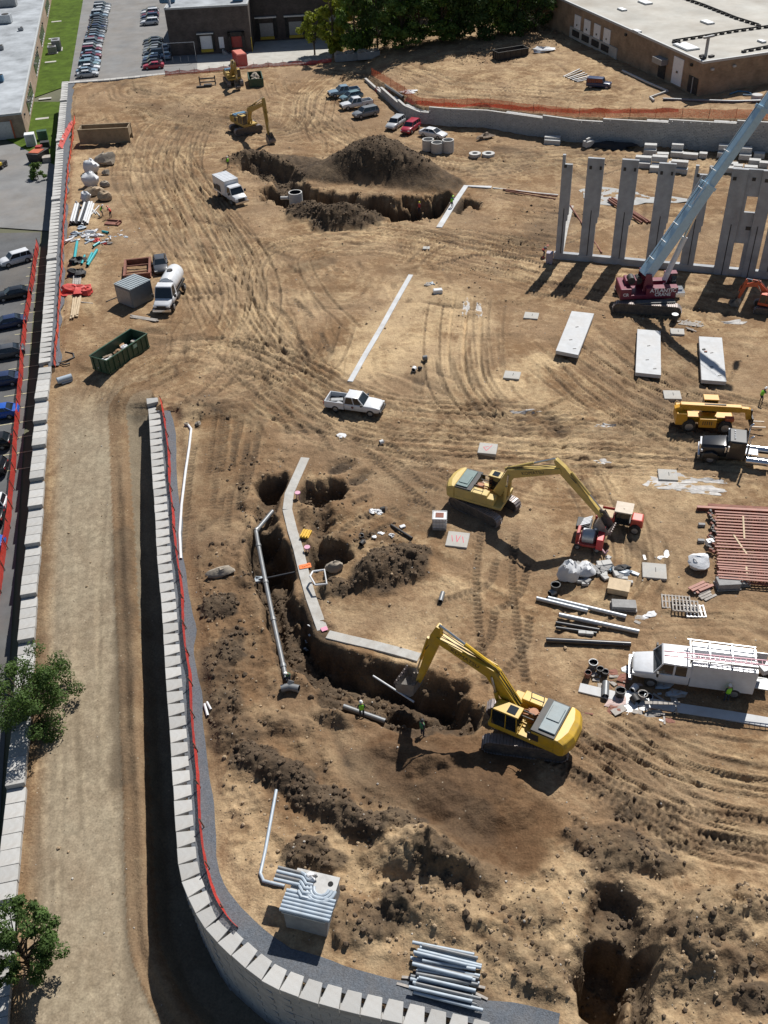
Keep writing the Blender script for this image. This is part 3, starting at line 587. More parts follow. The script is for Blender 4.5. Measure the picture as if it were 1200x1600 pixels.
# ---------------------------------------------------------------- ground round the site
M_ASPH = mat('asphalt', (.105, .108, .112), .9, var=.22, scale=.35, bump=.4, bscale=40, spec=.2, dirt=.25, dscale=.12)
M_ASPH2 = mat('old_asphalt', (.20, .20, .20), .9, var=.18, scale=.25, bump=.4, bscale=40, spec=.2, dirt=.3, dscale=.1)
M_LAWN = mat('lawn_grass', (.062, .10, .012), .9, var=.38, scale=.5, bump=1, bscale=12, spec=.1)
M_CONC = mat('concrete_yard', (.40, .39, .36), .9, var=.15, scale=.5, bump=.2, dirt=.25, dscale=.4)
M_EARTH = mat('plain_ground', (.10, .10, .06), .95, var=.4, scale=.05)
M_LINE = mat('road_paint', (.55, .50, .30), .7, var=.35, scale=2.0)
M_LINEW = mat('white_road_paint', (.6, .6, .58), .7, var=.35, scale=2.0)
def sheet(name, q, m, dz, nx=24, ny=40, parent=None, kind='structure'):
    """four corners (world xy, counter-clockwise) laid on the level of the car parks"""
    mb = MB(); g = []
    for j in range(ny+1):
        row = []
        for i in range(nx+1):
            u, v = i/nx, j/ny; x = (q[0][0]*(1-u)+q[1][0]*u)*(1-v)+(q[3][0]*(1-u)+q[2][0]*u)*v; y = (q[0][1]*(1-u)+q[1][1]*u)*(1-v)+(q[3][1]*(1-u)+q[2][1]*u)*v
            row.append(mb.pt((x, y, zl(y)+dz)))
        g.append(row)
    for j in range(ny):
        for i in range(nx): mb.idx([g[j][i], g[j][i+1], g[j+1][i+1], g[j+1][i]])
    return tag(mb.build(name, m, parent), kind=kind)
gb = MB(); ys = [-1500, -200, 0, 15, 22, 30, 37, 45, 52, 60, 75, 90, 105, 300, 700, 3000]; xs = [-2500, -400, -150, -80, -40, 0, 60, 150, 500, 2500]
gi = [[gb.pt((x, y, zl(y)-.12)) for x in xs] for y in ys]
for j in range(len(ys)-1):
    for i in range(len(xs)-1): gb.idx([gi[j][i], gi[j][i+1], gi[j+1][i+1], gi[j+1][i]])
tag(gb.build('ground', M_EARTH), kind='structure')
sheet('car_park', [(-75, 10), (LW[-1].x+1, 10), (LW[3].x+.6, onl(75, 372).y+2.4), (-110, onl(-60, 360).y+2.4)], M_ASPH, 0.0)
p1, p2, p3, p4 = onl(-60, 360), onl(75, 372), onl(92, 214), onl(-60, 236)
sheet('delivery_yard', [(p1.x, p1.y+2), (p2.x+2, p2.y+2), (p3.x+2, p3.y), (p4.x, p4.y)], M_ASPH2, .03, 10, 10)
q = [onl(60, 225), onl(96, 225), onl(125, 0), onl(70, 0)]
LG = [(onl(46, 218).x, onl(46, 218).y), (LW[1].x+1, LW[2].y-6)]
a0 = onl(44, 214); a1 = onl(76, 0); w0 = Vector((LW[3].x+.5, LW[3].y+6, 0)); c0 = onl(112, 125); c1 = onl(126, 0)
dn = (c1-c0).normalized()
sheet('lawn', [(a0.x-3, a0.y-2), (w0.x, w0.y), (LW[0].x+.4, LW[0].y+4), (a1.x-4, LW[0].y+10)], M_LAWN, .06, 12, 12)
e0 = onl(109, 127); e1 = onl(130, 0); ed = (e1-e0).normalized(); f0 = e0-ed*3; f1 = e0+ed*230
sheet('lawn', [(a0.x-14, LW[0].y-4), (f0.x, f0.y), (f1.x, f1.y), (f1.x-50, f1.y)], M_LAWN, .045, 12, 20)
sheet('far_car_park', [(f0.x, f0.y), (FWL[2].x+6, FWL[2].y-1), (FWL[2].x+6-30, f1.y), (f1.x, f1.y)], M_ASPH2, .09, 16, 30)
sheet('concrete_apron', [(FWL[2].x+6, FWL[2].y-1), (FWL[6].x+4, FWL[6].y-1), (FWL[6].x+6, 262), (FWL[2].x-1, 262)], M_CONC, .06, 12, 8)
# painted stalls of the near car park
stm = MB()
for k in range(19):
    y = 135.5-k*2.86; A = Vector((-50.0-(135-y)*-.17, y-1.4, 0)); B = A+Vector((6.2, 1.15, 0))
    A.z = zl(A.y)+.012; B.z = zl(B.y)+.012; d = (B-A).normalized(); n = Vector((-d.y, d.x, 0))*.055; stm.face([A-n, B-n, B+n, A+n])
tag(stm.build('stall_lines', M_LINE), kind='structure')
# ---------------------------------------------------------------- block walls
M_CAP = mat('pale_block', (.43, .425, .41), .85, var=.10, scale=1.2, bump=.25, bscale=18, dirt=.35, dscale=.8)
def per_object(m, lo, hi):
    nt = m.node_tree; b = nt.nodes['Principled BSDF']; src = b.inputs['Base Color'].links[0].from_socket; oi = nt.nodes.new('ShaderNodeObjectInfo'); r = nt.nodes.new('ShaderNodeMapRange'); r.inputs[3].default_value = lo; r.inputs[4].default_value = hi; nt.links.new(oi.outputs['Random'], r.inputs[0]); mx = nt.nodes.new('ShaderNodeMix'); mx.data_type = 'RGBA'; mx.blend_type = 'MULTIPLY'; mx.inputs[0].default_value = 1; nt.links.new(src, mx.inputs[6]); nt.links.new(r.outputs[0], mx.inputs[7]); nt.links.new(mx.outputs[2], b.inputs['Base Color'])
per_object(M_CAP, .80, 1.08)
M_FACE = mat('block_face', (.40, .395, .385), .9, var=.16, scale=1.5, bump=.9, bscale=9)
M_GRAV = mat('blue_gravel', (.10, .112, .13), .95, var=.35, scale=9, bump=1, bscale=14, dirt=.2, dscale=.6)
def walk(pts, step, start=0.0):
    """points every step metres along a 3-D polyline with their tangents"""
    out = []; s = start; run = 0
    for a, b in zip(pts[:-1], pts[1:]):
        l = (Vector(b)-Vector(a)).to_2d().length
        while s < run+l:
            t = (s-run)/l; p = Vector(a).lerp(Vector(b), t); d = Vector((b[0]-a[0], b[1]-a[1], 0)).normalized(); out.append((p, d)); s += step
        run += l
    return out
def block_wall(name, label, pts, topf, botf, depth, inward, step=1.18, taper=.72, capmat=M_CAP, group=None, rnd=3, courses=True, limit=100, jit=.02):
    """one cap block after another (each a part) on a face of split blocks; pts is the outer edge, inward = +1 when the wall body lies to the left of the walk"""
    rr = random.Random(rnd); root = empty(name, pts[0], 0, label, 'wall', group); off = Vector(pts[0]); W_ = walk(pts, step); face = MB(); n = 0
    for k, (p, d) in enumerate(W_[:-1]):
        q = W_[k+1][0]; t = (q-p); t.z = 0; t.normalize(); nn = Vector((-t.y, t.x, 0))*inward; zt = topf(p.y, k); L_ = (q-p).to_2d().length; zb = botf(p)
        if n < limit:
            cb = MB(); o = nn*rr.uniform(-jit, jit); zt2 = zt+rr.uniform(-.015, .015); m_ = (p+q)/2
            f0 = p-m_+t*.012+o; f1 = q-m_-t*.012+o; c = (L_*(1-taper))/2; dz_ = Vector((0, 0, 1))
            b0 = f0+nn*depth+t*c; b1 = f1+nn*depth-t*c
            cb.hexa([f0-dz_*.44, f1-dz_*.44, b1-dz_*.44, b0-dz_*.44, f0, f1, b1, b0] if inward > 0 else [f1-dz_*.44, f0-dz_*.44, b0-dz_*.44, b1-dz_*.44, f1, f0, b0, b1])
            ob = cb.build('cap_block', capmat, root, bevel=.02, seg=1); ob.location = Vector((m_.x, m_.y, zt2))-off; n += 1
        if courses:
            zc = zt-.455; r = 0
            while zc > zb and r < 26:
                sh = (r % 2)*.5; f0 = p+t*(sh*L_)-nn*(-.03-.012*r+rr.uniform(0, .03)); f1 = f0+t*(L_-.02)
                for h0 in (0,):
                    z0 = zc-.44; b0 = f0+nn*(depth-.25); b1 = f1+nn*(depth-.25)
                    qd = [Vector((v.x, v.y, z)) for z in (z0, zc) for v in ((f0, f1, b1, b0) if inward > 0 else (f1, f0, b0, b1))]
                    face.hexa([v-off for v in qd])
                zc -= .455; r += 1
    fo = face.build('wall_face', M_FACE, root, bevel=.0)
    return root
# curved wall
cwp = [Vector((p.x, p.y, 0)) for p in CW]
block_wall('retaining_wall', 'curved block wall with pale caps that rounds the corner between the haul road and the dug pad', cwp, lambda y, k: 0.0 if k not in (0, 27, 28, 38, 47) else (.0 if k else .46), lambda p: min(gz(p.x-1.2, p.y-.3), gz(p.x-.6, p.y-1.2))-.8, 1.15, 1, rnd=4)
def strip(name, path, o0, o1, z, m, kind='structure', sub=3, wob=.25, seed=1):
    rr = random.Random(seed); mb = MB(); P = walk(path, .8); rows = []
    for k, (p, d) in enumerate(P):
        n = Vector((-d.y, d.x, 0)); w = wob*(vnoise(np.array([k*.35]), np.array([seed*3.3]))[0]-.5)*2
        rows.append([mb.pt((p.x+n.x*o, p.y+n.y*o, z(p) + (.10*math.sin(k*.9+j*2.1)*.4+rr.uniform(-.02, .02)))) for j, o in enumerate([lerp(o0, o1+w, j/sub) for j in range(sub+1)])])
    for a, b in zip(rows[:-1], rows[1:]):
        for j in range(sub): mb.idx([a[j], a[j+1], b[j+1], b[j]])
    return tag(mb.build(name, m, smooth=True), kind=kind)
strip('gravel_strip', cwp, .9, 2.35, lambda p: -.07, M_GRAV, wob=.3)
# long wall: upper run with gravel behind, lower run as a parapet beside the road
up = [Vector((p.x, p.y, 0)) for p in LW[:8]]
block_wall('retaining_wall', 'long straight block wall with a toothed row of caps between the car park and the bags and pipe stacks', up, lambda y, k: .15+(.3 if k in (11, 31, 54, 72) else 0), lambda p: zl(p.y)-.2, 1.25, 1, rnd=5, step=1.2)
strip('gravel_strip', up, 1.05, 2.3, lambda p: .02+.0*p.y, M_GRAV, wob=.3, seed=4)
low = [Vector((p.x, p.y, 0)) for p in LW[8:]]
block_wall('retaining_wall', 'stepped pale parapet of blocks going down the left side of the haul road to the trees', low, lambda y, k: ltop(y), lambda p: zl(p.y)-.2, 1.35, 1, rnd=6, step=1.25, taper=.985)
block_wall('retaining_wall', 'low block wall across the far end of the site in front of the parked rows and the loading docks', [Vector((p.x, p.y, 0)) for p in FWL], lambda y, k: .15, lambda p: zl(p.y)-.2, 1.2, -1, rnd=7, step=1.2, taper=.96)
# stone wall under the upper terrace
def stone_wall():
    rr = random.Random(9); pts = [Vector((p.x, p.y, 0)) for p in TW]; root = empty('retaining_wall', pts[2], 0, 'grey split stone wall that holds up the terrace of the brown building at the upper right', 'wall'); off = pts[2]
    xs_ = [p.x for p in TW]; face = MB(); cap = MB(); h = .23; L_ = .56
    W_ = walk(pts, L_)
    def top(p): return round(float(np.interp(p.x, xs_, TWH))/.46+.25*0)*.46 + .0
    for k, (p, d) in enumerate(W_[:-1]):
        q = W_[k+1][0]; n = Vector((-d.y, d.x, 0)); zt = top(W_[(k//18)*18][0]); nc = max(1, int(round(zt/h))+2)
        for r in range(nc):
            z0 = zt-(r+1)*h; a = p+d*((r % 2)*L_*.5+rr.uniform(-.03, .03))-n*rr.uniform(0, .05); b = a+d*(L_-.025)
            face.hexa([Vector((v.x, v.y, z))-off for z in (z0, z0+h-.02) for v in (a, b, b+n*.3, a+n*.3)])
        a = p-n*.06; b = q-n*.06; cap.hexa([Vector((v.x, v.y, z))-off for z in (zt+.004, zt+.13) for v in (a+d*.008, b-d*.008, b+n*.42, a+n*.42)])
    back = MB()
    for (p, d), (q, e) in zip(W_[:-1:6], W_[6::6]):
        n = Vector((-d.y, d.x, 0)); zt = min(top(p), top(q))-.3; back.hexa([Vector((v.x, v.y, z))-off for z in (-.5, zt) for v in (p+n*.28, q+n*.28, q+n*1.0, p+n*1.0)])
    face.build('wall_face', M_FACE, root); cap.build('coping', M_CAP, root); back.build('backing', M_FACE, root)
stone_wall()

# ---------------------------------------------------------------- safety netting
def net_mat(name, col, a, holes=14.0):
    m = mat(name, col, .7, var=.25, scale=2.0); nt = m.node_tree; b = nt.nodes['Principled BSDF']
    if 'Weave' not in nt.nodes:
        tc = nt.nodes.new('ShaderNodeTexCoord'); v = nt.nodes.new('ShaderNodeTexNoise'); v.name = 'Weave'; v.inputs['Scale'].default_value = holes; v.inputs['Detail'].default_value = 3
        nt.links.new(tc.outputs['Object'], v.inputs['Vector']); r = nt.nodes.new('ShaderNodeMapRange'); r.inputs[1].default_value = .35; r.inputs[2].default_value = .65; r.inputs[3].default_value = min(1, a+.3); r.inputs[4].default_value = max(0, a-.3)
        nt.links.new(v.outputs['Fac'], r.inputs[0]); nt.links.new(r.outputs[0], b.inputs['Alpha'])
        b.inputs['Subsurface Weight'].default_value = 0
    return m
M_NET = net_mat('orange_net', (.66, .075, .03), .86); M_NETR = net_mat('red_net', (.50, .035, .02), .85); M_NETT = net_mat('thin_orange_net', (.85, .16, .05), .62)
M_POST = mat('post_wood', (.12, .08, .05), .85)
def fence(label, P, h, m, group=None, post=3.0, sag=.25, lean=0.0, seed=1, zf=None, slump=0.0):
    rr = random.Random(seed); zf = zf or gz; o = Vector((P[0].x, P[0].y, 0)); root = empty('safety_fence', o, 0, label, 'fence', group); mb = MB(); rows = []; acc = 0; last = None
    W_ = walk([Vector((p.x, p.y, 0)) for p in P], .5)
    for k, (p, d) in enumerate(W_):
        n = Vector((-d.y, d.x, 0)); t = (k*.5 % post)/post; s = sag*math.sin(math.pi*t)**2*rr.uniform(.6, 1.2); wv = .05*math.sin(k*.35)+rr.uniform(-.03, .03); zg = zf(p.x, p.y); hh = max(.25, h*(1-slump*vnoise(np.array([k*.13]), np.array([seed*2.1]))[0])-s)
        rows.append([mb.pt(Vector((p.x, p.y, zg+.03))+n*(wv-.1)-o), mb.pt(Vector((p.x, p.y, zg+hh*.5))+n*(wv*1.6+lean*.5)-o), mb.pt(Vector((p.x, p.y, zg+hh))+n*(lean+wv*.5)-o)])
        if last is None or k*.5-last >= post:
            last = k*.5; pb = MB(); pb.bar((0, 0, -.1), n*lean*.9+Vector((rr.uniform(-.06, .06), 0, h+.18)), .06, .06); q = pb.build('post', M_POST, root); q.location = Vector((p.x, p.y, zg))-o+n*.02
    for a, b in zip(rows[:-1], rows[1:]):
        for j in range(2): mb.idx([a[j], b[j], b[j+1], a[j+1]])
    mb.build('netting', m, root, smooth=True); return root
G_F = 'orange and red safety fences'
fence('orange safety net sagging along the gravel behind the curved block wall', [at(*p, 0) for p in [(255, 632), (259, 655), (263, 675), (267, 707), (267.5, 747), (273, 790), (275, 830), (282, 877), (287, 917), (290, 967), (295, 1017), (301, 1060), (304, 1110), (308, 1157), (313, 1217), (318, 1283), (321, 1310), (326, 1350), (337, 1393), (347, 1417), (363, 1437), (382, 1455)]], .9, M_NETR, G_F, lean=-.22, sag=.15, seed=2, slump=.25)
fence('orange net strung along the long block wall past the white bags and teal pipes', [at(*p, .1) for p in [(118, 185), (114, 225), (108, 262), (105, 300), (102, 345), (99, 400), (96, 450), (93, 500), (89, 550), (87, 575)]], 1.0, M_NET, G_F, lean=-.12, seed=3, slump=.3, zf=lambda x, y: max(gz(x, y), -.1))
fence('red net bundled in a heap on the block wall beside the rusty steel box', [at(*p, .2) for p in [(97, 232), (104, 214), (110, 203), (118, 190)]], .7, M_NETR, G_F, lean=.6, seed=8, slump=.3, zf=lambda x, y: .15)
fence('red net along the near car park below the long block wall', [onl(*p) for p in [(62, 385), (54, 445), (48, 480), (44, 505), (40, 545), (36, 600), (31, 660), (26, 730), (20, 800), (11, 870), (2, 930), (-4, 990)]], 1.25, M_NETR, G_F, lean=-.22, sag=.12, seed=4, zf=lambda x, y: zl(y))
fence('red net behind the low block wall at the far end of the site', [Vector((p.x+.3, p.y-1.9, 0)) for p in FWL[2:]], 1.0, M_NETR, G_F, lean=.1, seed=5, slump=.3)
tb = [Vector((a.x, a.y+1.6, 0)) for a in TW]
fence('orange see-through net with dark posts along the top of the grey stone wall', [Vector((p.x+(1.4 if k < 3 else .3), p.y+(.2 if k < 3 else .6), 0)) for k, p in enumerate(tb)], 1.35, M_NETT, G_F, post=4.0, lean=.0, sag=.08, seed=6)
fence('red net lying slack behind the first net at the bend of the grey stone wall', [at(*p, 2.2) for p in [(585, 124), (605, 132), (622, 150), (645, 163), (690, 168), (760, 173), (900, 186), (1000, 192), (1060, 194)]], .75, M_NETR, G_F, post=5.0, lean=.3, seed=7, slump=.4)
# ---------------------------------------------------------------- buildings
def brick_mat(name, c1, c2, mort, sc_=(1, 1), bw=.42, bh=.2):
    m = bpy.data.materials.new(name); m.use_nodes = True; nt = m.node_tree; N = nt.nodes; L = nt.links; b = N['Principled BSDF']; b.inputs['Roughness'].default_value = .92; b.inputs['Specular IOR Level'].default_value = .2
    tc = N.new('ShaderNodeTexCoord'); sx = N.new('ShaderNodeSeparateXYZ'); L.new(tc.outputs['Object'], sx.inputs[0]); ad = N.new('ShaderNodeMath'); ad.operation = 'ADD'; L.new(sx.outputs[0], ad.inputs[0]); L.new(sx.outputs[1], ad.inputs[1])
    cb = N.new('ShaderNodeCombineXYZ'); L.new(ad.outputs[0], cb.inputs[0]); L.new(sx.outputs[2], cb.inputs[1])
    br = N.new('ShaderNodeTexBrick'); br.inputs['Color1'].default_value = (*c1, 1); br.inputs['Color2'].default_value = (*c2, 1); br.inputs['Mortar'].default_value = (*mort, 1); br.inputs['Scale'].default_value = 1; br.inputs['Brick Width'].default_value = bw; br.inputs['Row Height'].default_value = bh; br.inputs['Mortar Size'].default_value = .012
    L.new(cb.outputs[0], br.inputs['Vector']); no = N.new('ShaderNodeTexNoise'); no.inputs['Scale'].default_value = .5; no.inputs['Detail'].default_value = 7; L.new(tc.outputs['Object'], no.inputs['Vector'])
    mr = N.new('ShaderNodeMapRange'); mr.inputs[1].default_value = .3; mr.inputs[2].default_value = .7; mr.inputs[3].default_value = .75; mr.inputs[4].default_value = 1.25; L.new(no.outputs['Fac'], mr.inputs[0])
    mx = N.new('ShaderNodeMix'); mx.data_type = 'RGBA'; mx.blend_type = 'MULTIPLY'; mx.inputs[0].default_value = 1; L.new(br.outputs['Color'], mx.inputs[6]); L.new(mr.outputs[0], mx.inputs[7]); L.new(mx.outputs[2], b.inputs['Base Color']); return m
M_BRK = brick_mat('tan_brick', (.36, .26, .19), (.29, .205, .15), (.33, .28, .23))
M_BRK2 = brick_mat('dark_brick', (.105, .085, .075), (.08, .066, .06), (.10, .09, .085), bw=.5, bh=.25)
M_BRK3 = brick_mat('brown_block', (.30, .215, .145), (.25, .18, .12), (.26, .2, .15), bw=.5, bh=.25)
M_ROOF = mat('grey_roof', (.29, .31, .33), .9, var=.42, scale=.18, dirt=.0, bump=.2, bscale=3); M_ROOFW = mat('white_roof', (.42, .41, .375), .9, var=.24, scale=.12, dirt=.45, dscale=.07)
M_EDGE = mat('roof_edge_metal', (.42, .43, .43), .5, var=.1); M_GLASS = mat('dark_glass', (.012, .017, .022), .08, var=.1, spec=.8)
M_WHITE = mat('white_paint', (.74, .75, .76), .45, var=.05, dirt=.12, dscale=2); M_STEEL = mat('grey_steel', (.28, .29, .30), .5, .3, var=.15, dirt=.2); M_BLACK = mat('black_rubber', (.018, .018, .019), .8, var=.2, dirt=.18, dscale=3)
M_YEL = mat('safety_yellow', (.55, .40, .03), .6, var=.15, dirt=.3); M_GALV = mat('galvanised', (.42, .44, .46), .45, .5, var=.15); M_BLUE = mat('blue_steel', (.055, .16, .27), .5, var=.15, dirt=.2)
M_RED = mat('red_paint', (.36, .035, .03), .5, var=.15, dirt=.25); M_ORG = mat('orange_red_paint', (.45, .10, .04), .6, var=.15, dirt=.2)
def block_building(name, label, C, dx, dy, lx, ly, z0, z1, wall, roof, parapet=.35, cat='building'):
    """C = corner nearest the camera; dx, dy horizontal unit vectors; local x/y axes follow them"""
    ang = math.atan2(dx.y, dx.x); root = empty(name, (C.x, C.y, z0), ang, label, cat); h = z1-z0; s = 1 if dx.x*dy.y-dx.y*dy.x > 0 else -1
    w = MB(); t = .3
    w.box((lx/2, s*ly/2, h/2-.1), (lx, ly, h-.2)); w.build('wall', wall, root)
    r = MB(); r.box((lx/2, s*ly/2, h-.06), (lx-.5, ly-.5, .12)); r.build('roof', roof, root)
    e = MB(); e.box((lx/2, s*.12, h-.02), (lx+.1, .34, .36)); e.box((lx/2, s*(ly-.12), h-.02), (lx+.1, .34, .36)); e.box((.12, s*ly/2, h-.018), (.34, ly-.45, .36)); e.box((lx-.12, s*ly/2, h-.018), (.34, ly-.45, .36)); e.build('roof_edge', M_EDGE, root)
    return root, s, h
def flat_h(v): v = Vector((v.x, v.y, 0)); return v.normalized()
# left building with grey roof
Cb = onl(43, 214); hL = top_of(Cb, 31.7, 177); zt = Cb.z+hL
dyv = flat_h(at(68.3, 0, zt)-at(31.7, 177, zt)); dxv = Vector((dyv.y, -dyv.x, 0))
bl_, s_, h_ = block_building('brick_building', 'long tan brick building with a grey flat roof beside the green lawn', Cb, -dxv, dyv, 70, 150, Cb.z, zt, M_BRK, M_ROOF)
# local frame: x to the left (away), y along the lawn side; s = sign of y
def on_side(y0, y1, z0, z1, name, m, out=.05, root=bl_, s=s_, xx=0.0):
    w = MB(); w.box((xx-out/2+.02, s*(y0+y1)/2, (z0+z1)/2), (out, abs(y1-y0), z1-z0)); return w.build(name, m, root)
for g0 in (12, 40.5, 67, 100):
    for k in range(6):
        wo = MB(); wo.box((-.03, s_*(g0+k*2.5), 2.15), (.1, 1.9, 2.3)); f = wo.build('window', M_GLASS, bl_); fr = MB(); fr.box((-.06, s_*(g0+k*2.5+1.1), 2.15), (.14, .22, 2.5)); fr.box((-.06, s_*(g0+k*2.5), .92), (.2, 2.0, .14)); fr.build('window_frame', M_EDGE, f)
for y in (3.0, 22, 55, 80): on_side(y, y+.7, 3.1, 3.4, 'wall_lamp', M_BLACK, .3)
dr = MB(); dr.box((4.0, -s_*.04, 1.6), (3.2, .1, 3.2)); d_ = dr.build('roller_door', M_GALV, bl_); fr = MB(); fr.box((2.25, -s_*.06, 1.7), (.3, .16, 3.4)); fr.box((5.75, -s_*.06, 1.7), (.3, .16, 3.4)); fr.build('door_frame', M_ORG, d_)
def roof_unit(name, label, px, py, z, d, m, rz=0.0, group=None):
    p = at(px, py, z); r = empty(name, (p.x, p.y, z), rz, label, 'roof unit', group); b = MB(); b.box((0, 0, d[2]/2+.15), d); b.build('casing', m, r, bevel=.05); k = MB(); k.box((0, 0, .08), (d[0]*.8, d[1]*.8, .16)); k.build('curb', M_STEEL, r)
    g = MB(); g.cyl((d[0]*.2, 0, d[2]+.2), min(d[:2])*.33, .12, 14); g.build('fan_grille', M_BLACK, r); g2 = MB(); g2.box((-d[0]/2-.02, 0, d[2]*.55), (.06, d[1]*.8, d[2]*.6)); g2.build('louvre', M_BLACK, r); return r
G_RU = 'cooling units on the grey flat roof'
roof_unit('rooftop_unit', 'dark grey cooling unit nearest the top edge of the grey roof', 12, 10, zt, (5, 2.6, 1.7), M_STEEL, .1, G_RU); roof_unit('rooftop_unit', 'pale grey cooling unit in the middle of the grey roof', 6, 36, zt, (4.2, 2.6, 1.8), M_GALV, .1, G_RU)
roof_unit('rooftop_unit', 'small blue-grey vent box on the grey roof near its lower end', 2, 128, zt, (1.2, 1.2, 1.2), M_BLUE, .1, G_RU); roof_unit('rooftop_unit', 'little dark vent on the clear middle of the grey roof', 33, 48, zt, (1.2, .8, .6), M_STEEL, .4, G_RU); roof_unit('rooftop_unit', 'dark box vent at the left edge of the grey roof', 1, 78, zt, (1.6, 1.2, .8), M_STEEL, .2, G_RU)
# cabinets and paving slabs on the lawn
for px, py, d, lb in [(90, 78, (3.2, 2.0, 2.3), 'taller dark cooling cabinet standing on the lawn'), (83, 83, (2.0, 2.0, 1.5), 'lower dark cooling cabinet with pale rim on the lawn')]:
    p = onl(px, py); r = empty('cooling_cabinet', p, dyv.to_2d().angle_signed(Vector((0, 1))) if False else math.atan2(dyv.y, dyv.x), lb, 'cabinet', 'cooling cabinets on the lawn'); b = MB(); b.box((0, 0, d[2]/2+.1), d); b.build('casing', M_STEEL, r, bevel=.05); b = MB(); b.box((0, 0, .05), (d[0]+.4, d[1]+.4, .2)); b.build('plinth', M_CONC, r)
    b = MB(); b.box((0, -d[1]/2-.01, d[2]*.55), (d[0]*.85, .05, d[2]*.7)); b.build('louvre', M_BLACK, r); b = MB(); b.cyl((0, 0, d[2]+.12), d[1]*.36, .08, 14); b.build('fan_grille', M_BLACK, r)
pm = MB()
for y in (10, 24, 54, 72, 77, 96):
    P = Cb-dxv*(-1.0)+dyv*y; cs = [P, P+dxv*2.6, P+dxv*2.6+dyv*1.1, P+dyv*1.1]; pm.hexa([Vector((c.x, c.y, c.z+.0+e)) for e in (.02, .12) for c in cs])
tag(pm.build('door_steps', M_CONC), kind='structure')
# dark building with loading docks
Cd = onl(395, 81); hD = top_of(Cd, 385, 7); zD = Cd.z+hD
dxd = flat_h(at(250, 13, zD)-at(385, 5.5, zD)); dyd = Vector((dxd.y, -dxd.x, 0))
bd, s2, h2 = block_building('warehouse', 'dark brick warehouse with a pale roof edge, loading docks and a tall white flue pipe', Cd, dxd, dyd, (onl(262, 103)-Cd).dot(dxd), 90, Cd.z, zD, M_BRK2, M_ROOF)
def lx(px, py):
    """local x along the front of the dark warehouse"""
    p = onl(px, py); return (p-Cd).dot(dxd)
def front(root, s, x, w, z0, z1, name, m, out=.12, parent=None, dep=0.0):
    b = MB(); b.box((x, -s*(out/2+dep), (z0+z1)/2), (w, out, z1-z0)); return b.build(name, m, parent or root)
x1, x2, x3 = 10.5, 7.0, 3.4
dk = front(bd, s2, x1, 2.7, 1.2, 4.0, 'dock_door', M_WHITE); front(bd, s2, x1, 2.9, .55, 1.15, 'dock_bumper', M_YEL, .25, dk); front(bd, s2, x1-1.7, .5, .9, 4.5, 'dock_seal', M_BLACK, .5, dk); front(bd, s2, x1+1.7, .5, .9, 4.5, 'dock_seal', M_BLACK, .5, dk); front(bd, s2, x1, 3.9, 4.5, 4.75, 'canopy', M_GALV, .9, dk)
fd = front(bd, s2, x2, 1.15, 1.2, 3.6, 'door', M_WHITE, .1)
st = MB()
for k in range(5): st.box((x2-.2-k*.32, -s2*.9, .12+.22*(4-k)/2), (.32, 1.3, .24+.22*(4-k)))
st.build('stairs', M_STEEL, bd)
dk = front(bd, s2, x3, 2.4, 1.2, 3.6, 'dock_door', M_RED); front(bd, s2, x3-1.6, .7, .9, 4.6, 'dock_seal', M_BLACK, .9, dk); front(bd, s2, x3+1.6, .7, .9, 4.6, 'dock_seal', M_BLACK, .9, dk); front(bd, s2, x3, 3.9, 3.7, 4.6, 'dock_hood', M_BLACK, .9, dk)
b = MB(); b.bar((.0, -s2*.1, 0), (.0, -s2*.1, 3.2), .14); b.build('corner_guard', M_YEL, bd)
roof_unit('rooftop_unit', 'blue-grey machine on the roof edge above the white flue', 262, 4, zD, (3.5, 2.2, 1.5), M_BLUE, .1); roof_unit('rooftop_unit', 'blue-grey machine near the right corner of the dark warehouse roof', 372, 2, zD, (2.4, 1.6, 1.2), M_BLUE, .1)
# dust collector with flue and enclosure
P = onl(278, 84); r = empty('dust_collector', P, math.atan2(dxd.y, dxd.x), 'blue twin drum dust collector with a tall white flue in front of the dark warehouse', 'dust collector')
for dx_ in (-.75, .75):
    b = MB(); b.tube([(dx_, 0, .8), (dx_, 0, 2.7), (dx_, 0, 3.0), (dx_, 0, 3.1)], [.72, .72, .5, .12], 16); b.tube([(dx_, 0, .15), (dx_, 0, .8)], [.25, .72], 16); b.build('drum', M_BLUE, r, auto=True)
b = MB()
for dx_ in (-1.4, 1.4):
    for dy_ in (-.6, .6): b.bar((dx_, dy_, 0), (dx_, dy_, 1.2), .1)
b.build('frame', M_STEEL, r); b = MB(); b.tube([(0, 0, 3.0), (0, .25, 3.6), (0, .4, 13.5)], .3, 12); b.build('flue', M_GALV, r, smooth=True)
r = empty('pipe_enclosure', onl(282, 100), math.atan2(dxd.y, dxd.x), 'open pipe frame enclosure with white posts round the blue dust collector', 'enclosure')
for k, x in enumerate((-3.6, -1.8, 0, 1.8, 3.6)):
    b = MB(); hh = 4.2 if abs(x) > 3 else 1.3; b.tube([(x, -1.2, -.1), (x, -1.2, hh)], .06, 6); b.build('post', M_GALV, r)
b = MB(); b.tube([(-3.6, -1.2, 4.2), (3.6, -1.2, 4.2)], .06, 6); b.build('rail', M_GALV, r)
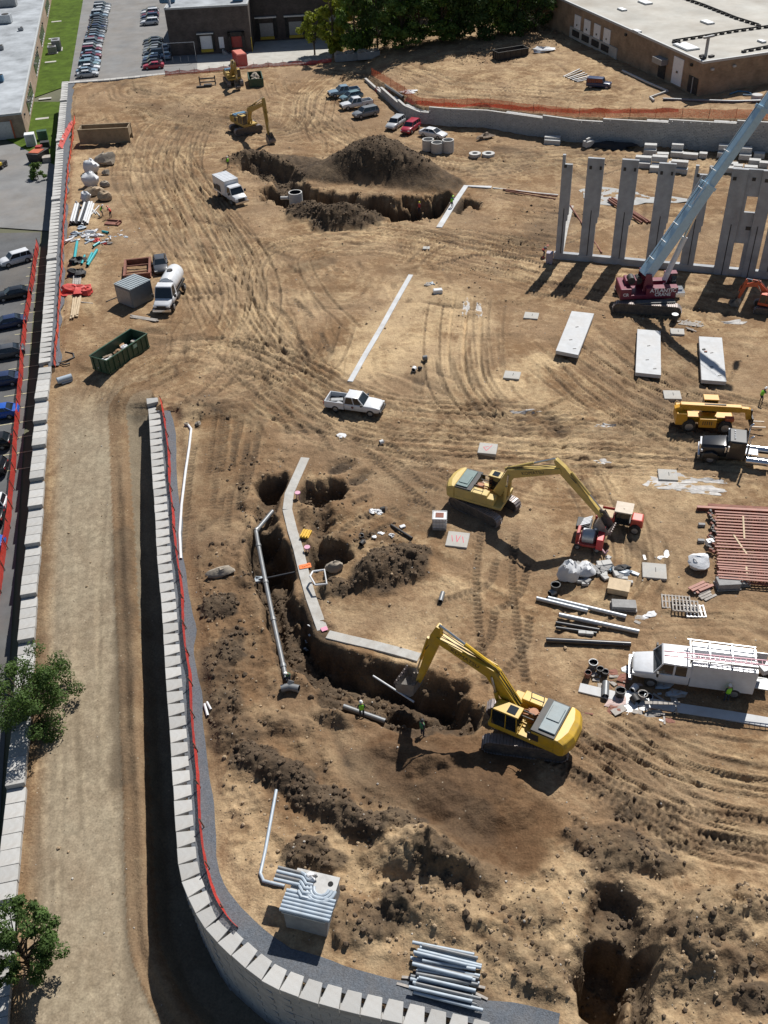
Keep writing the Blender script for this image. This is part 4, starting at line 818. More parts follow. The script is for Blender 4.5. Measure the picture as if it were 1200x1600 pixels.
# taller dark building further right
Ce = onl(398, 66); dxe = -dxd
be, s3, h3 = block_building('warehouse', 'tallest dark wall with two black loading docks left of the trees', Vector((Ce.x-1, Ce.y+.3, Ce.z)), dxe, dyd, 26, 60, Ce.z, 9.5, M_BRK2, M_ROOF)
for x in (4.2, 11.2):
    dk = front(be, s3, x, 3.2, 1.1, 4.0, 'dock_door', M_STEEL); front(be, s3, x, 3.4, .45, 1.05, 'dock_bumper', M_YEL, .25, dk); front(be, s3, x-2.1, .7, .8, 4.9, 'dock_seal', M_BLACK, .5, dk); front(be, s3, x+2.1, .7, .8, 4.9, 'dock_seal', M_BLACK, .5, dk); front(be, s3, x, 5.2, 5.2, 5.5, 'canopy', M_GALV, .8, dk)
b = MB(); b.box((20.5, -s3*.2, 3.6), (2.6, .4, 7)); b.build('light_panel', M_EDGE, be)
# right building with white roof
Cr = at(1090, 150, 4.4); hR = top_of(Cr, 1095, 97.7); zR = Cr.z+hR
dr1 = flat_h(at(876.7, 0, zR)-at(1095, 97.7, zR)); dr2 = flat_h(at(1200, 81.7, zR)-at(1095, 97.7, zR)); dr2 = Vector((dr1.y, -dr1.x, 0))
br, s4, h4 = block_building('brown_building', 'big brown block building with a stained white flat roof and white dock doors', Cr-Vector((0, 0, 2.0)), dr1, dr2, 110, 90, Cr.z-2.0, zR, M_BRK3, M_ROOFW)
def side(x, w, z0, z1, name, m, out=.12, parent=None): return front(br, s4, x, w, z0+2, z1+2, name, m, out, parent)
def lxr(px, py, z): return (at(px, py, z)-Cr).dot(dr1)
for px, py in [(935, 68), (917, 61), (898, 54), (881, 47)]:
    x = lxr(px, py, 4.4+1.4); dk = side(x, 2.5, 1.0, 3.7, 'dock_door', M_WHITE, .14); side(x, 2.7, -.1, .95, 'dock_bumper', M_BLACK, .4, dk); b = MB(); b.box((x, -s4*.2, 2.0+2.0), (.3, .1, .3)); b.build('door_window', M_GLASS, dk)
b = MB(); b.box(((lxr(935, 85, 4.4)+lxr(870, 60, 4.4))/2, -s4*.12, 2.3), (19, .2, 2.0)); b.build('dock_plinth', M_CONC, br)
x = lxr(1052, 133, 4.4)-.2; dd = side(x, 3.0, .1, 4.3, 'tall_door', M_WHITE); b = MB(); b.box((x, -s4*.18, 4.1), (.4, .1, .3)); b.build('door_window', M_GLASS, dd)
x = lxr(1072, 146, 4.4)-.2; dd = side(x, 2.7, 0, 2.5, 'double_door', M_BLACK); side(x, .12, 0, 2.5, 'door_post', M_EDGE, .2, dd)
x = lxr(1030, 122, 4.4); b = MB(); b.prism([(x-1.5, 4.4), (x+1.5, 4.4), (x+1.5, 5.3), (x-1.5, 5.3)], -s4*.02, -s4*1.3); b.build('awning', M_STEEL, br); side(x, 2.2, 0, 2.3, 'doorway', M_BLACK)
for px, py in [(960, 55), (1076, 100)]: x = lxr(px, py, zR-.8); side(x, .5, h4-3.2, h4-2.8, 'wall_lamp', M_BLACK, .3)
for px, py in [(1120, 108), (1150, 101)]:
    p = at(px, py, zR-.9)-Cr; b = MB(); b.box((-.2, s4*p.dot(dr2), h4-1.2), (.35, .5, .3)); b.build('wall_lamp', M_EDGE, br)
# roof pipe on blocks, hatches, mast
def roof_pipe(label, pts):
    P = [at(a, b, zR) for a, b in pts]; r = empty('roof_pipe', P[0], 0, label, 'pipe', 'pipes across the white roof'); b = MB(); b.tube([p-P[0]+Vector((0, 0, .35)) for p in P], .13, 6); b.build('pipe', M_BLACK, r)
    for p, d in walk(P, 1.5):
        s = MB(); s.box((0, 0, .16), (.6, .6, .3), rz=.3); q = s.build('support', M_BLACK, r); q.location = (p.x-P[0].x, p.y-P[0].y, 0)
roof_pipe('dark pipe on blocks from the corner mast across the white roof', [(1062, 70), (1051, 66), (1090, 60), (1150, 50), (1210, 42)]); roof_pipe('long dark pipe on blocks running to the far edge of the white roof', [(1185, 41), (1150, 30), (1100, 10), (1060, -4)]); roof_pipe('short dark pipe near the right edge of the white roof', [(1162, 82), (1205, 74)])
for px, py, w, lb in [(1072, 74, 4.5, 'large pale patch sheet near the corner of the white roof'), (1105, 36, 2.6, 'pale roof hatch in the middle of the white roof'), (1008, 5, 3.0, 'pale hatch at the far edge of the white roof'), (972, 16, 2.0, 'small pale hatch near the far left of the white roof'), (1190, 66, 1.5, 'tiny pale hatch near the right frame edge of the white roof'), (995, 50, 1.8, 'pale hatch along the dock side of the white roof')]:
    p = at(px, py, zR); r = empty('roof_hatch', (p.x, p.y, zR), math.atan2(dr1.y, dr1.x), lb, 'roof hatch', 'hatches on the white roof'); b = MB(); b.box((0, 0, .12), (w, w*.55, .2)); b.build('curb', M_EDGE, r); b = MB(); b.box((0, 0, .26), (w*.94, w*.5, .08)); b.build('lid', M_WHITE, r, bevel=.02)
p = at(1102, 90, zR); r = empty('roof_mast', (p.x, p.y, zR), .5, 'short dark antenna mast with feet and cross arm on the white roof corner', 'mast'); b = MB(); b.bar((0, 0, 0), (0, 0, 3.2), .35); b.build('pole', M_STEEL, r)
b = MB(); b.bar((-1.0, 0, 3.1), (1.2, 0, 3.1), .3); b.build('cross_arm', M_STEEL, r); b = MB(); b.box((-.9, -.4, .15), (.9, .6, .3)); b.box((.9, -.4, .15), (.9, .6, .3)); b.box((0, .7, .15), (.9, .6, .3)); b.build('ballast_blocks', M_BLACK, r)

# ---------------------------------------------------------------- trees
def leaf_mat(name, c):
    m = mat(name, c, .75, var=.5, scale=1.1, spec=.25); nt = m.node_tree; b = nt.nodes['Principled BSDF']
    if 'Translucent' not in nt.nodes:
        t = nt.nodes.new('ShaderNodeBsdfTranslucent'); t.name = 'Translucent'; t.inputs[0].default_value = (c[0]*1.8, c[1]*1.9, c[2]*1.1, 1); mx = nt.nodes.new('ShaderNodeMixShader'); mx.inputs[0].default_value = .22
        o = nt.nodes['Material Output']; nt.links.new(b.outputs[0], mx.inputs[1]); nt.links.new(t.outputs[0], mx.inputs[2]); nt.links.new(mx.outputs[0], o.inputs[0])
    return m
M_LF = [leaf_mat('leaf_dark', (.05, .085, .022)), leaf_mat('leaf_mid', (.085, .14, .028)), leaf_mat('leaf_yellow', (.19, .21, .025)), leaf_mat('leaf_near', (.062, .105, .026))]
M_BARK = mat('bark', (.11, .08, .055), .95, var=.3, scale=2, bump=.8)
def tree(name, label, loc, h, rad, m, n=3500, leaf=.32, clumps=34, base=.2, seed=1, group=None, cat='tree', conic=0.0, off=(0, 0), trunk_r=.22, squash=.5, crk=1.0):
    rr = random.Random(seed); r = empty(name, loc, 0, label, cat, group); tr = MB(); top = Vector((off[0]*.6, off[1]*.6, h*.8)); tr.tube([(0, 0, -.3), (off[0]*.1, off[1]*.1, h*.3), top], [trunk_r, trunk_r*.75, trunk_r*.2], 8)
    cs = []
    for k in range(clumps):
        t = rr.uniform(base, 1.0); rm = rad*(1-conic*t)*math.sqrt(max(.05, 1-((t-.55)/.55)**2)) if conic < .5 else rad*(1.02-t); a = rr.uniform(0, 6.28); q = rm*math.sqrt(rr.uniform(.05, 1)); c = Vector((math.cos(a)*q+off[0]*t, math.sin(a)*q+off[1]*t, h*t)); cs.append((c, crk*rad*rr.uniform(.22, .42)*(1.0 if conic < .5 else .75)))
        s0 = Vector((off[0]*.3*t, off[1]*.3*t, h*max(.15, t-.28))); tr.tube([s0, s0.lerp(c, .55)+Vector((0, 0, .1*h*.3)), c], [trunk_r*.35, trunk_r*.2, .02], 5)
    tr.build('trunk', M_BARK, r, smooth=True); lf = MB()
    for k in range(n):
        c, cr_ = cs[rr.randrange(clumps)]; v = Vector((rr.gauss(0, 1), rr.gauss(0, 1), rr.gauss(0, 1))).normalized(); v.z *= .75; p = c+v*cr_*rr.uniform(.55, 1.08)
        s = leaf*rr.uniform(.6, 1.25); nrm = (v+Vector((rr.uniform(-.8, .8), rr.uniform(-.8, .8), rr.uniform(-.2, 1.0)))).normalized(); a = nrm.orthogonal().normalized(); b = nrm.cross(a); th = rr.uniform(0, 6.28); a, b = a*math.cos(th)+b*math.sin(th), b*math.cos(th)-a*math.sin(th)
        lf.face([p-a*s, p-b*s*squash, p+a*s, p+b*s*squash])
    lf.build('crown', m, r); return r
G_T = 'trees along the far edge of the site'
tdef = [(522, 84, 13, 2.8, 2, 'slim yellow-green tree at the left end of the tree line'), (556, 88, 16, 3.6, 1, 'bright green tall tree next to the yellow-green one'), (590, 78, 17, 4.6, 0, 'dark tree with a spreading base, first of the dark ones from the docks'), (628, 74, 15, 4.6, 1, 'mid green bushy tree above the empty sand'), (655, 66, 18, 4.8, 0, 'dark dense tree left of the centre of the tree line'), (690, 66, 14, 4.6, 1, 'mid green tree with loose crown in the centre of the tree line'),
        (718, 58, 18, 5.0, 0, 'tall dark tree behind the centre of the tree line'), (748, 60, 14, 4.4, 0, 'low dark tree right of the centre of the tree line'), (778, 54, 17, 4.6, 1, 'grey-green tree a little left of the brown building'), (806, 52, 14, 4.2, 0, 'dark tree second from the brown building'), (836, 46, 15, 4.4, 0, 'dark tree closest to the brown building')]
protos = {}
for k, (px, py, h, rd, mi, lb) in enumerate(tdef):
    p = on(px, py); p.z = min(p.z, zl(p.y)+6) if False else p.z-.3
    key = (mi, k % 2)
    if key not in protos: protos[key] = (tree('leafy_tree', lb, p, h, rd, M_LF[mi], n=5200, leaf=.36, clumps=44, base=.08, seed=20+k, group=G_T), h, rd); t = protos[key][0]
    else:
        t = copy_tree(protos[key][0]); t.location = p; t['label'] = lb; t.scale = (rd/protos[key][2], rd/protos[key][2], h/protos[key][1]); t.rotation_euler = (0, 0, k*1.3)
# trees deeper in the wood
for k, (px, py) in enumerate([(540, 30), (575, 40), (610, 30), (640, 36), (672, 34), (705, 30), (735, 26), (765, 24), (800, 20), (830, 20)]):
    t = copy_tree(protos[list(protos)[k % len(protos)]][0]); p = at(px, py+15, 0); t.location = (p.x, p.y+4, 0); t.scale = (1.1, 1.1, 1.1+.04*(k % 4)); t.rotation_euler = (0, 0, k*2.1+.5); t['label'] = 'tree of the second row in the shadowed wood behind the tree line at the top'
    t['group'] = 'trees of the wood behind the tree line'
p = onl(492, 86); tree('ornamental_tree', 'small yellow and rust coloured tree with layered branches beside the dark docks', p, 8.5, 3.6, M_LF[2], n=1500, leaf=.4, clumps=16, base=.35, seed=61)
p = onl(60, 280); tree('shrub', 'green shrub by the shed just left of the long block wall', p, 2.4, 1.6, M_LF[1], n=900, leaf=.22, clumps=14, base=.15, seed=62, cat='shrub', trunk_r=.08)
# two near trees at the lower left
for (px, py, hh, rd, lb, sd, n) in [(44, 1085, 8.5, 3.9, 'near leafy tree that hangs over the parapet beside the upper part of the haul road', 71, 14500), (36, 1470, 8.5, 2.35, 'near leafy tree with a round crown at the lower left corner', 76, 11500)]:
    zg = -7.6; c = at(px, py, zg+hh*.66); tree('roadside_tree', lb, (c.x-.6, c.y, zg), hh, rd, M_LF[3], n=n, leaf=.115, clumps=64, base=.36, seed=sd, group='trees beside the haul road', trunk_r=.16, off=(.6, 0), crk=.62)
# ---------------------------------------------------------------- vehicles
def paint(name, c, rough=.28, metal=0.0, dirt=.16): return mat(name, c, rough, metal, var=.06, scale=2, dirt=dirt, dscale=1.6, spec=.6)
M_TYRE = mat('tyre_rubber', (.02, .02, .02), .85, var=.25, dirt=.35, dscale=3); M_RIM = mat('wheel_rim', (.30, .31, .33), .4, .6, var=.15, dirt=.2)
M_LAMP = mat('headlamp_glass', (.65, .67, .68), .15, var=.05); M_TAIL = mat('tail_lamp', (.30, .012, .012), .25, var=.1); M_TRIM = mat('black_trim', (.022, .022, .024), .6, var=.15, dirt=.15); M_CHROME = mat('chrome', (.62, .63, .65), .18, .9, var=.05)
PC = {k: paint('paint_'+k, v, dirt=.05 if max(v) < .1 else .16) for k, v in dict(white=(.62, .635, .66), silver=(.42, .44, .46), grey=(.20, .215, .23), dark_grey=(.07, .075, .085), black=(.014, .015, .018), blue=(.015, .09, .42), navy=(.02, .035, .09), red=(.34, .02, .045), maroon=(.15, .012, .03), teal=(.16, .26, .30), tan=(.30, .26, .21), steel=(.20, .29, .37)).items()}
def wheel(parent, x, y, r, w, name='wheel', dual=False):
    s = 1 if y > 0 else -1; b = MB(); b.tube([(0, -w/2, 0), (0, -w*.36, 0), (0, w*.36, 0), (0, w/2, 0)], [r*.86, r, r, r*.86], 18); o = b.build(name, M_TYRE, parent, auto=True); o.location = (x, y, r)
    k = MB(); k.tube([(0, s*(w/2-.05), 0), (0, s*(w/2+.015), 0), (0, s*(w/2+.03), 0)], [r*.62, r*.58, r*.2], 12); k.build('rim', M_RIM, o); return o
def sec(x, hw, z0, z1, c=.12, lo=.9):
    return [(x, -hw*lo, z0), (x, -hw, z0+(z1-z0)*.3), (x, -hw, z1-c), (x, -hw+c*.7, z1), (x, hw-c*.7, z1), (x, hw, z1-c), (x, hw, z0+(z1-z0)*.3), (x, hw*lo, z0)]
CARS = {
 'sedan': dict(L=4.85, st=[(-2.42, .74, .42, .80), (-2.3, .86, .28, .98), (-1.6, .91, .22, 1.03), (-.6, .925, .2, 1.0), (.9, .92, .2, .98), (1.7, .90, .22, .90), (2.2, .84, .28, .78), (2.42, .68, .36, .62)], gh=(-1.95, 1.15, -1.15, .30, 1.44, .98, .80, .62), wh=(-1.4, 1.42, .33)),
 'suv': dict(L=4.75, st=[(-2.38, .80, .5, .9), (-2.28, .90, .32, 1.08), (-1.4, .94, .26, 1.1), (.8, .94, .25, 1.08), (1.6, .92, .27, 1.05), (2.15, .86, .34, .92), (2.38, .72, .42, .72)], gh=(-2.26, 1.15, -1.98, .42, 1.70, 1.06, .84, .70), wh=(-1.38, 1.42, .37)),
 'hatch': dict(L=4.4, st=[(-2.2, .76, .45, .85), (-2.1, .87, .28, 1.02), (-1.2, .90, .22, 1.04), (.7, .905, .2, 1.0), (1.5, .88, .24, .94), (2.0, .82, .3, .82), (2.2, .66, .38, .62)], gh=(-2.05, 1.2, -1.5, .35, 1.52, 1.0, .80, .64), wh=(-1.3, 1.32, .33)),
 'jeep': dict(L=4.3, st=[(-2.1, .80, .55, 1.05), (-2.05, .86, .45, 1.12), (.6, .86, .42, 1.14), (1.9, .74, .45, 1.10), (2.05, .68, .5, .98)], gh=(-2.05, .95, -2.0, .62, 1.84, 1.1, .80, .76), wh=(-1.3, 1.45, .42))}
def make_car(kind, col, name='parked_car'):
    d = CARS[kind]; root = empty(name, (0, 0, 0)); b = MB(); b.loft([sec(x, hw, z0, z1) for x, hw, z0, z1 in d['st']]); b.build('body', PC[col], root, bevel=.025, seg=1, auto=True)
    x0, x1, t0, t1, zt_, zb_, hb, ht = d['gh']; g = MB(); zb_ -= .06
    def ring(xa, xb, z, h): return [(xa, -h, z), (xb, -h*.93, z), (xb, h*.93, z), (xa, h, z)]
    g.loft([ring(x0, x1, zb_, hb+.04), ring(lerp(x0, t0, .92), lerp(x1, t1, .92), lerp(zb_, zt_, .92), lerp(hb+.04, ht, .92))]); g.build('windows', M_GLASS, root, bevel=.02, seg=1)
    r = MB(); r.loft([ring(t0-.06, t1+.08, zt_-.085, ht+.025), ring(t0-.02, t1, zt_-.03, ht), ring(t0+.25, t1-.25, zt_+.01, ht*.7)])
    for s in (-1, 1):
        for (bx, tx, k) in ((x1, t1, .07), (lerp(x0, x1, .5), lerp(t0, t1, .52), .07), (x0, t0, .1), (lerp(x0, x1, .22), lerp(t0, t1, .16), .06)):
            r.bar((bx-(.04 if bx == x1 else 0), s*(hb+.035)*(.93 if bx == x1 else 1), zb_+.03), (tx, s*(ht+.01), zt_-.05), k, .05, up=(0, 1, 0))
    r.build('roof', PC[col], root, auto=True)
    a, c, rw = d['wh']
    for x in (a, c):
        for s in (-1, 1): wheel(root, x, s*(d['st'][3][1]-.10), rw, .24)
    xf = d['st'][-1][0]; xr = d['st'][0][0]
    for s in (-1, 1):
        q = MB(); q.box((xf-.2, s*d['st'][-2][1]*.78, d['st'][-1][3]+.02), (.3, .34, .13)); q.build('headlight', M_LAMP, root); q = MB(); q.box((xr+.08, s*d['st'][1][1]*.78, d['st'][0][3]+.02), (.14, .3, .15)); q.build('taillight', M_TAIL, root)
        q = MB(); q.box((x1-.25, s*(hb+.16), zb_+.12), (.16, .2, .14)); q.build('mirror', M_TRIM, root)
    q = MB(); q.box((xf-.05, 0, .47), (.16, .95, .16)); q.build('grille', M_TRIM, root); return root
def make_pickup(col, bedliner=True, name='pickup_truck', lift=0.0):
    root = empty(name, (0, 0, 0)); b = MB(); st = [(-.78, .97, .42, 1.18), (1.1, .97, .42, 1.18), (1.9, .96, .44, 1.16), (2.6, .93, .46, 1.08), (2.88, .84, .5, .95), (2.95, .74, .55, .8)]; b.loft([sec(x, hw, z0+lift, z1+lift, .1) for x, hw, z0, z1 in st]); b.build('body', PC[col], root, bevel=.03, seg=1, auto=True)
    x0, x1, t0, t1, zt_, hb, ht = -.8, 1.3, -.68, .62, 1.9+lift, .90, .74; zb_ = 1.12+lift
    def ring(xa, xb, z, h): return [(xa, -h, z), (xb, -h*.95, z), (xb, h*.95, z), (xa, h, z)]
    g = MB(); g.loft([ring(x0, x1, zb_, hb+.03), ring(lerp(x0, t0, .9), lerp(x1, t1, .9), lerp(zb_, zt_, .9), lerp(hb+.03, ht, .9))]); g.build('windows', M_GLASS, root)
    r = MB(); r.loft([ring(t0-.05, t1+.1, zt_-.11, ht+.03), ring(t0, t1, zt_-.04, ht), ring(t0+.2, t1-.2, zt_, ht*.75)])
    for s in (-1, 1):
        for bx, tx, k in ((x1, t1, .08), (.28, .0, .09), (x0, t0, .16)): r.bar((bx-.03, s*(hb+.03)*.98, zb_+.02), (tx, s*(ht+.01), zt_-.06), k, .06, up=(0, 1, 0))
    r.build('roof', PC[col], root, auto=True)
    bed = MB(); xb0, xb1 = -2.92, -.84
    for s in (-1, 1): bed.box(((xb0+xb1)/2, s*.93, .84+lift), (xb1-xb0, .1, .74), 0)
    bed.box((xb0+.05, 0, .84+lift), (.1, 1.78, .74), 0); bed.box((xb1-.04, 0, .9+lift), (.08, 1.78, .66), 0); bed.box(((xb0+xb1)/2, 0, .6+lift), (xb1-xb0-.2, 1.76, .12), 1); bed.build('cargo_bed', [PC[col], M_TRIM], root, bevel=.02, seg=1)
    q = MB(); q.box((-2.98, 0, .56+lift), (.2, 1.7, .2)); q.build('rear_bumper', M_CHROME, root); q = MB(); q.box((2.95, 0, .56+lift), (.18, 1.75, .24)); q.build('front_bumper', M_TRIM, root); q = MB(); q.box((2.93, 0, .84+lift), (.1, 1.1, .26)); q.build('grille', M_TRIM, root)
    for x in (-1.75, 1.95):
        for s in (-1, 1): wheel(root, x, s*.86, .40, .28)
    for s in (-1, 1):
        q = MB(); q.box((2.82, s*.74, .92+lift), (.24, .26, .18)); q.build('headlight', M_LAMP, root); q = MB(); q.box((-2.96, s*.90, .92+lift), (.08, .12, .36)); q.build('taillight', M_TAIL, root); q = MB(); q.box((1.1, s*1.1, 1.3+lift), (.16, .24, .2)); q.build('mirror', M_TRIM, root)
    return root
def place(o, rear, front, label, cat=None, group=None, z=None, gnd=on, up=0.0, tilt=0.0):
    a = gnd(*rear); b = gnd(*front); c = (a+b)/2
    if z is not None: c.z = z
    o.location = (c.x, c.y, c.z+up); o.rotation_euler = (0, tilt, math.atan2(b.y-a.y, b.x-a.x)); return tag(o, label, cat, group)
_proto = {}
def car(kind, col, rear, front, label, group=None, gnd=on, cat='car', scale=1.0):
    if kind not in _proto: _proto[kind] = make_car(kind, col) ; o = _proto[kind]
    else:
        o = copy_tree(_proto[kind])
        for ch in o.children:
            if ch.name.split('.')[0] in ('body', 'roof'): recolor(ch, PC[col])
    if scale != 1: o.scale = (scale,)*3
    return place(o, rear, front, label, cat, group, gnd=gnd)
G_S = 'cars parked on the site by the grey stone wall'; G_L = 'cars parked nose to tail in the near car park'
car('suv', 'silver', (629, 191), (607, 207), 'silver SUV with a sunroof parked left of the red one', G_S); car('suv', 'red', (652, 197), (631, 213), 'bright red SUV beside the grey stone wall', G_S)
car('sedan', 'white', (656, 211), (698, 217), 'white sedan right of the red SUV', G_S); car('suv', 'grey', (594, 177), (549, 187), 'dark tan-grey SUV at the near end of the row of four on the sand', G_S)
car('hatch', 'teal', (568, 152), (530, 160), 'blue-grey car tucked between the two pickups', G_S); car('jeep', 'navy', (916, 137), (955, 140), 'dark navy off-road car alone on the upper terrace', 'vehicles on the upper terrace', gnd=lambda a, b: at(a, b, 3.3))
car('sedan', 'dark_grey', (250, 402), (254, 436), 'dark grey car parked behind the white tanker truck', G_S)
# pickups
pk = make_pickup('white'); place(pk, (514, 634), (596, 646), 'white crew cab pickup with an open bed driving across the middle of the site', 'pickup')
b = MB(); b.box((-1.9, .1, .8), (1.2, .5, .2), rz=.3); b.box((-1.5, -.4, .78), (.6, .4, .2), rz=-.4); b.build('bed_load', M_STEEL, pk); b = MB(); b.cyl((0.1, -.985, .88), .13, .012, 14, axis='y'); b.build('door_emblem', mat('emblem_dark', (.12, .03, .03), .5), pk)
def pickup_copy(col, rear, front, label, group):
    o = copy_tree(pk)
    for ch in list(o.children):
        n = ch.name.split('.')[0]
        if n in ('body', 'roof', 'cargo_bed'): recolor(ch, PC[col])
        if n in ('bed_load', 'door_emblem'): bpy.data.objects.remove(ch)
    return place(o, rear, front, label, 'pickup', group)
pickup_copy('steel', (566, 146), (509, 153), 'steel blue crew cab pickup at the far end of the row on the sand', 'pickups parked near the stone wall'); pickup_copy('white', (580, 165), (534, 172), 'white pickup between the blue-grey car and the tan-grey SUV', 'pickups parked near the stone wall')
# near car park on the left: noses point away from the wall
for kind, colr, y0, y1, lb in [('suv', 'white', 404, 418, 'white SUV with dark roof glass, farthest up in the near car park'), ('sedan', 'black', 460, 470, 'black sedan next below the white SUV in the near car park'), ('sedan', 'navy', 505, 516, 'dark navy sedan third from the top in the near car park'), ('sedan', 'dark_grey', 552, 562, 'charcoal sedan halfway down the near car park'), ('sedan', 'navy', 596, 605, 'deep blue sedan just above the bright blue car'), ('sedan', 'blue', 647, 655, 'bright blue car in the near car park'), ('hatch', 'black', 695, 702, 'black hatchback just below the bright blue car'), ('suv', 'black', 737, 742, 'black SUV second below the bright blue car'), ('suv', 'white', 795, 802, 'white SUV cut by the left frame edge'), ('hatch', 'black', 815, 822, 'black hatchback just below the cut off white SUV'), ('sedan', 'blue', 856, 862, 'blue car lowest in the near car park')]:
    a = onl(50-(y0-410)*.085, y0)
    xr = {404: (50, 2), 460: (49, -4), 505: (40, -14), 552: (37, -18), 596: (31, -26), 647: (28, -32), 695: (18, -42), 737: (10, -52), 795: (9, -55), 815: (6, -58), 856: (3, -62)}[y0]
    car(kind, colr, (xr[0], y0), (xr[1], y1), lb, G_L, gnd=onl)
# two rows of the far car park
rc = random.Random(5); names = ['white', 'silver', 'grey', 'dark_grey', 'black', 'steel', 'navy', 'dark_grey', 'navy', 'maroon', 'teal', 'black']
def row(n, near, dirv, L0, face, group, rowname, special, skip=()):
    for k in range(n):
        if k in skip: continue
        c = near+dirv*(k*2.6); colr = special.get(k, names[rc.randrange(len(names))]); kd = ['sedan', 'suv', 'sedan', 'hatch', 'sedan'][rc.randrange(5)]
        o = copy_tree(_proto[kd])
        for ch in o.children:
            if ch.name.split('.')[0] in ('body', 'roof'): recolor(ch, PC[colr])
        o.location = (c.x+rc.uniform(-.25, .25), c.y, zl(c.y)+.09); o.rotation_euler = (0, 0, face+rc.uniform(-.03, .03))
        where = 'nearest the block wall' if k == 0 else f'{["", "second", "third", "fourth", "fifth", "sixth", "seventh", "eighth", "ninth", "tenth", "eleventh", "twelfth", "thirteenth", "fourteenth", "fifteenth", "sixteenth", "seventeenth", "eighteenth", "nineteenth", "twentieth", "21st", "22nd", "23rd", "24th", "25th", "26th", "27th", "28th"][k]} from the block wall'
        tag(o, f'{colr.replace("_", " ")} {"SUV" if kd == "suv" else "car"} {where} in the {rowname}', 'car', group)
cA = onl(137, 122); cB = onl(163, 0); dA = (cB-cA).normalized(); perp = math.atan2(dA.y, dA.x)-math.pi/2
row(28, cA+dA*.6, dA, 0, perp, 'cars in the row beside the lawn', 'row beside the lawn', {0: 'silver', 1: 'steel', 2: 'white', 3: 'teal', 4: 'steel', 5: 'steel', 6: 'maroon', 7: 'steel', 8: 'maroon', 9: 'silver'})
cA2 = onl(239, 110); cB2 = onl(231, 22); dB = dA
row(10, cA2+dB*1.2, dB, 0, perp+math.pi, 'cars in the shaded row beside the dark warehouse', 'row by the dark warehouse', {0: 'red', 1: 'black', 2: 'navy', 3: 'steel'})
row(7, cA2+dB*39, dB, 0, perp+math.pi, 'cars in the sunlit end of the warehouse row', 'far end of the row by the dark warehouse', {}) if False else None
for k in range(6):
    c = cA2+dB*(44+k*2.8); colr = names[(k*3) % 12]; o = copy_tree(_proto['sedan' if k % 2 else 'suv'])
    for ch in o.children:
        if ch.name.split('.')[0] in ('body', 'roof'): recolor(ch, PC[colr])
    o.location = (c.x-1.0, c.y, zl(c.y)+.09); o.rotation_euler = (0, 0, perp+math.pi); tag(o, f'{colr.replace("_", " ")} car, {["first", "second", "third", "fourth", "fifth", "sixth"][k]} beyond the gap in the row by the dark warehouse', 'car', 'cars beyond the gap by the dark warehouse')
for k, (px, py, colr) in enumerate([(248, 92, 'steel'), (246, 80, 'silver')]):
    c = onl(px, py); o = copy_tree(_proto['sedan'])
    for ch in o.children:
        if ch.name.split('.')[0] in ('body', 'roof'): recolor(ch, PC[colr])
    o.location = (c.x+2.0, c.y, c.z+.09); o.rotation_euler = (0, 0, perp+math.pi/2); tag(o, ['steel blue car close against the warehouse wall in the shade', 'silver car behind the one close against the warehouse wall'][k], 'car', 'cars against the warehouse wall')
# ---- trucks
def truck_cab(root, x0, col, w=2.3, z0=.55, ztop=2.55, hood=1.5, crew=0.0):
    """bonneted cab: body, windows, roof, lights; x0 = rear of the cab, faces +x"""
    xc = x0+1.35+crew; xe = xc+hood; b = MB(); b.loft([sec(x0, w/2, z0, 1.55, .08), sec(xc, w/2, z0, 1.55, .08), sec(xc+.3, w/2*.96, z0+.1, 1.5, .12), sec(xe-.2, w/2*.88, z0+.15, 1.32, .16), sec(xe, w/2*.78, z0+.25, 1.15, .16)]); b.build('cab_body', PC[col], root, bevel=.03, seg=1, auto=True)
    def ring(xa, xb, z, h): return [(xa, -h, z), (xb, -h*.96, z), (xb, h*.96, z), (xa, h, z)]
    g = MB(); g.loft([ring(x0+.05, xc+.35, 1.5, w/2-.04), ring(x0+.08, xc-.22, ztop-.08, w/2*.84)]); g.build('cab_windows', M_GLASS, root)
    r = MB(); r.loft([ring(x0, xc-.12, ztop-.12, w/2*.86), ring(x0+.02, xc-.22, ztop, w/2*.84), ring(x0+.2, xc-.5, ztop+.05, w/2*.6)])
    for s in (-1, 1):
        for bx, tx, k in ((xc+.33, xc-.2, .09), (x0+.1, x0+.1, .3))+(((x0+1.1, x0+1.08, .14),) if crew else ()): r.bar((bx, s*(w/2-.03)*.98, 1.5), (tx, s*w/2*.84, ztop-.06), k, .06, up=(0, 1, 0))
    r.build('cab_roof', PC[col], root, auto=True)
    for s in (-1, 1):
        q = MB(); q.box((xe-.12, s*w*.36, 1.05), (.25, .34, .24)); q.build('headlight', M_LAMP, root); q = MB(); q.box((xc+.1, s*(w/2+.22), 1.75), (.14, .26, .38)); q.build('mirror', M_TRIM, root)
    q = MB(); q.box((xe+.0, 0, .98), (.12, w*.46, .42)); q.build('grille', M_TRIM, root); q = MB(); q.box((xe+.08, 0, .62), (.24, w*.95, .28)); q.build('front_bumper', M_CHROME, root); return xe
def chassis(root, xa, xb, w=.9, z=.75):
    q = MB()
    for s in (-1, 1): q.box(((xa+xb)/2, s*w/2, z), (xb-xa, .1, .24))
    for k in range(5): q.box((lerp(xa+.2, xb-.2, k/4), 0, z), (.1, w-.1, .16))
    q.build('chassis', M_TRIM, root)
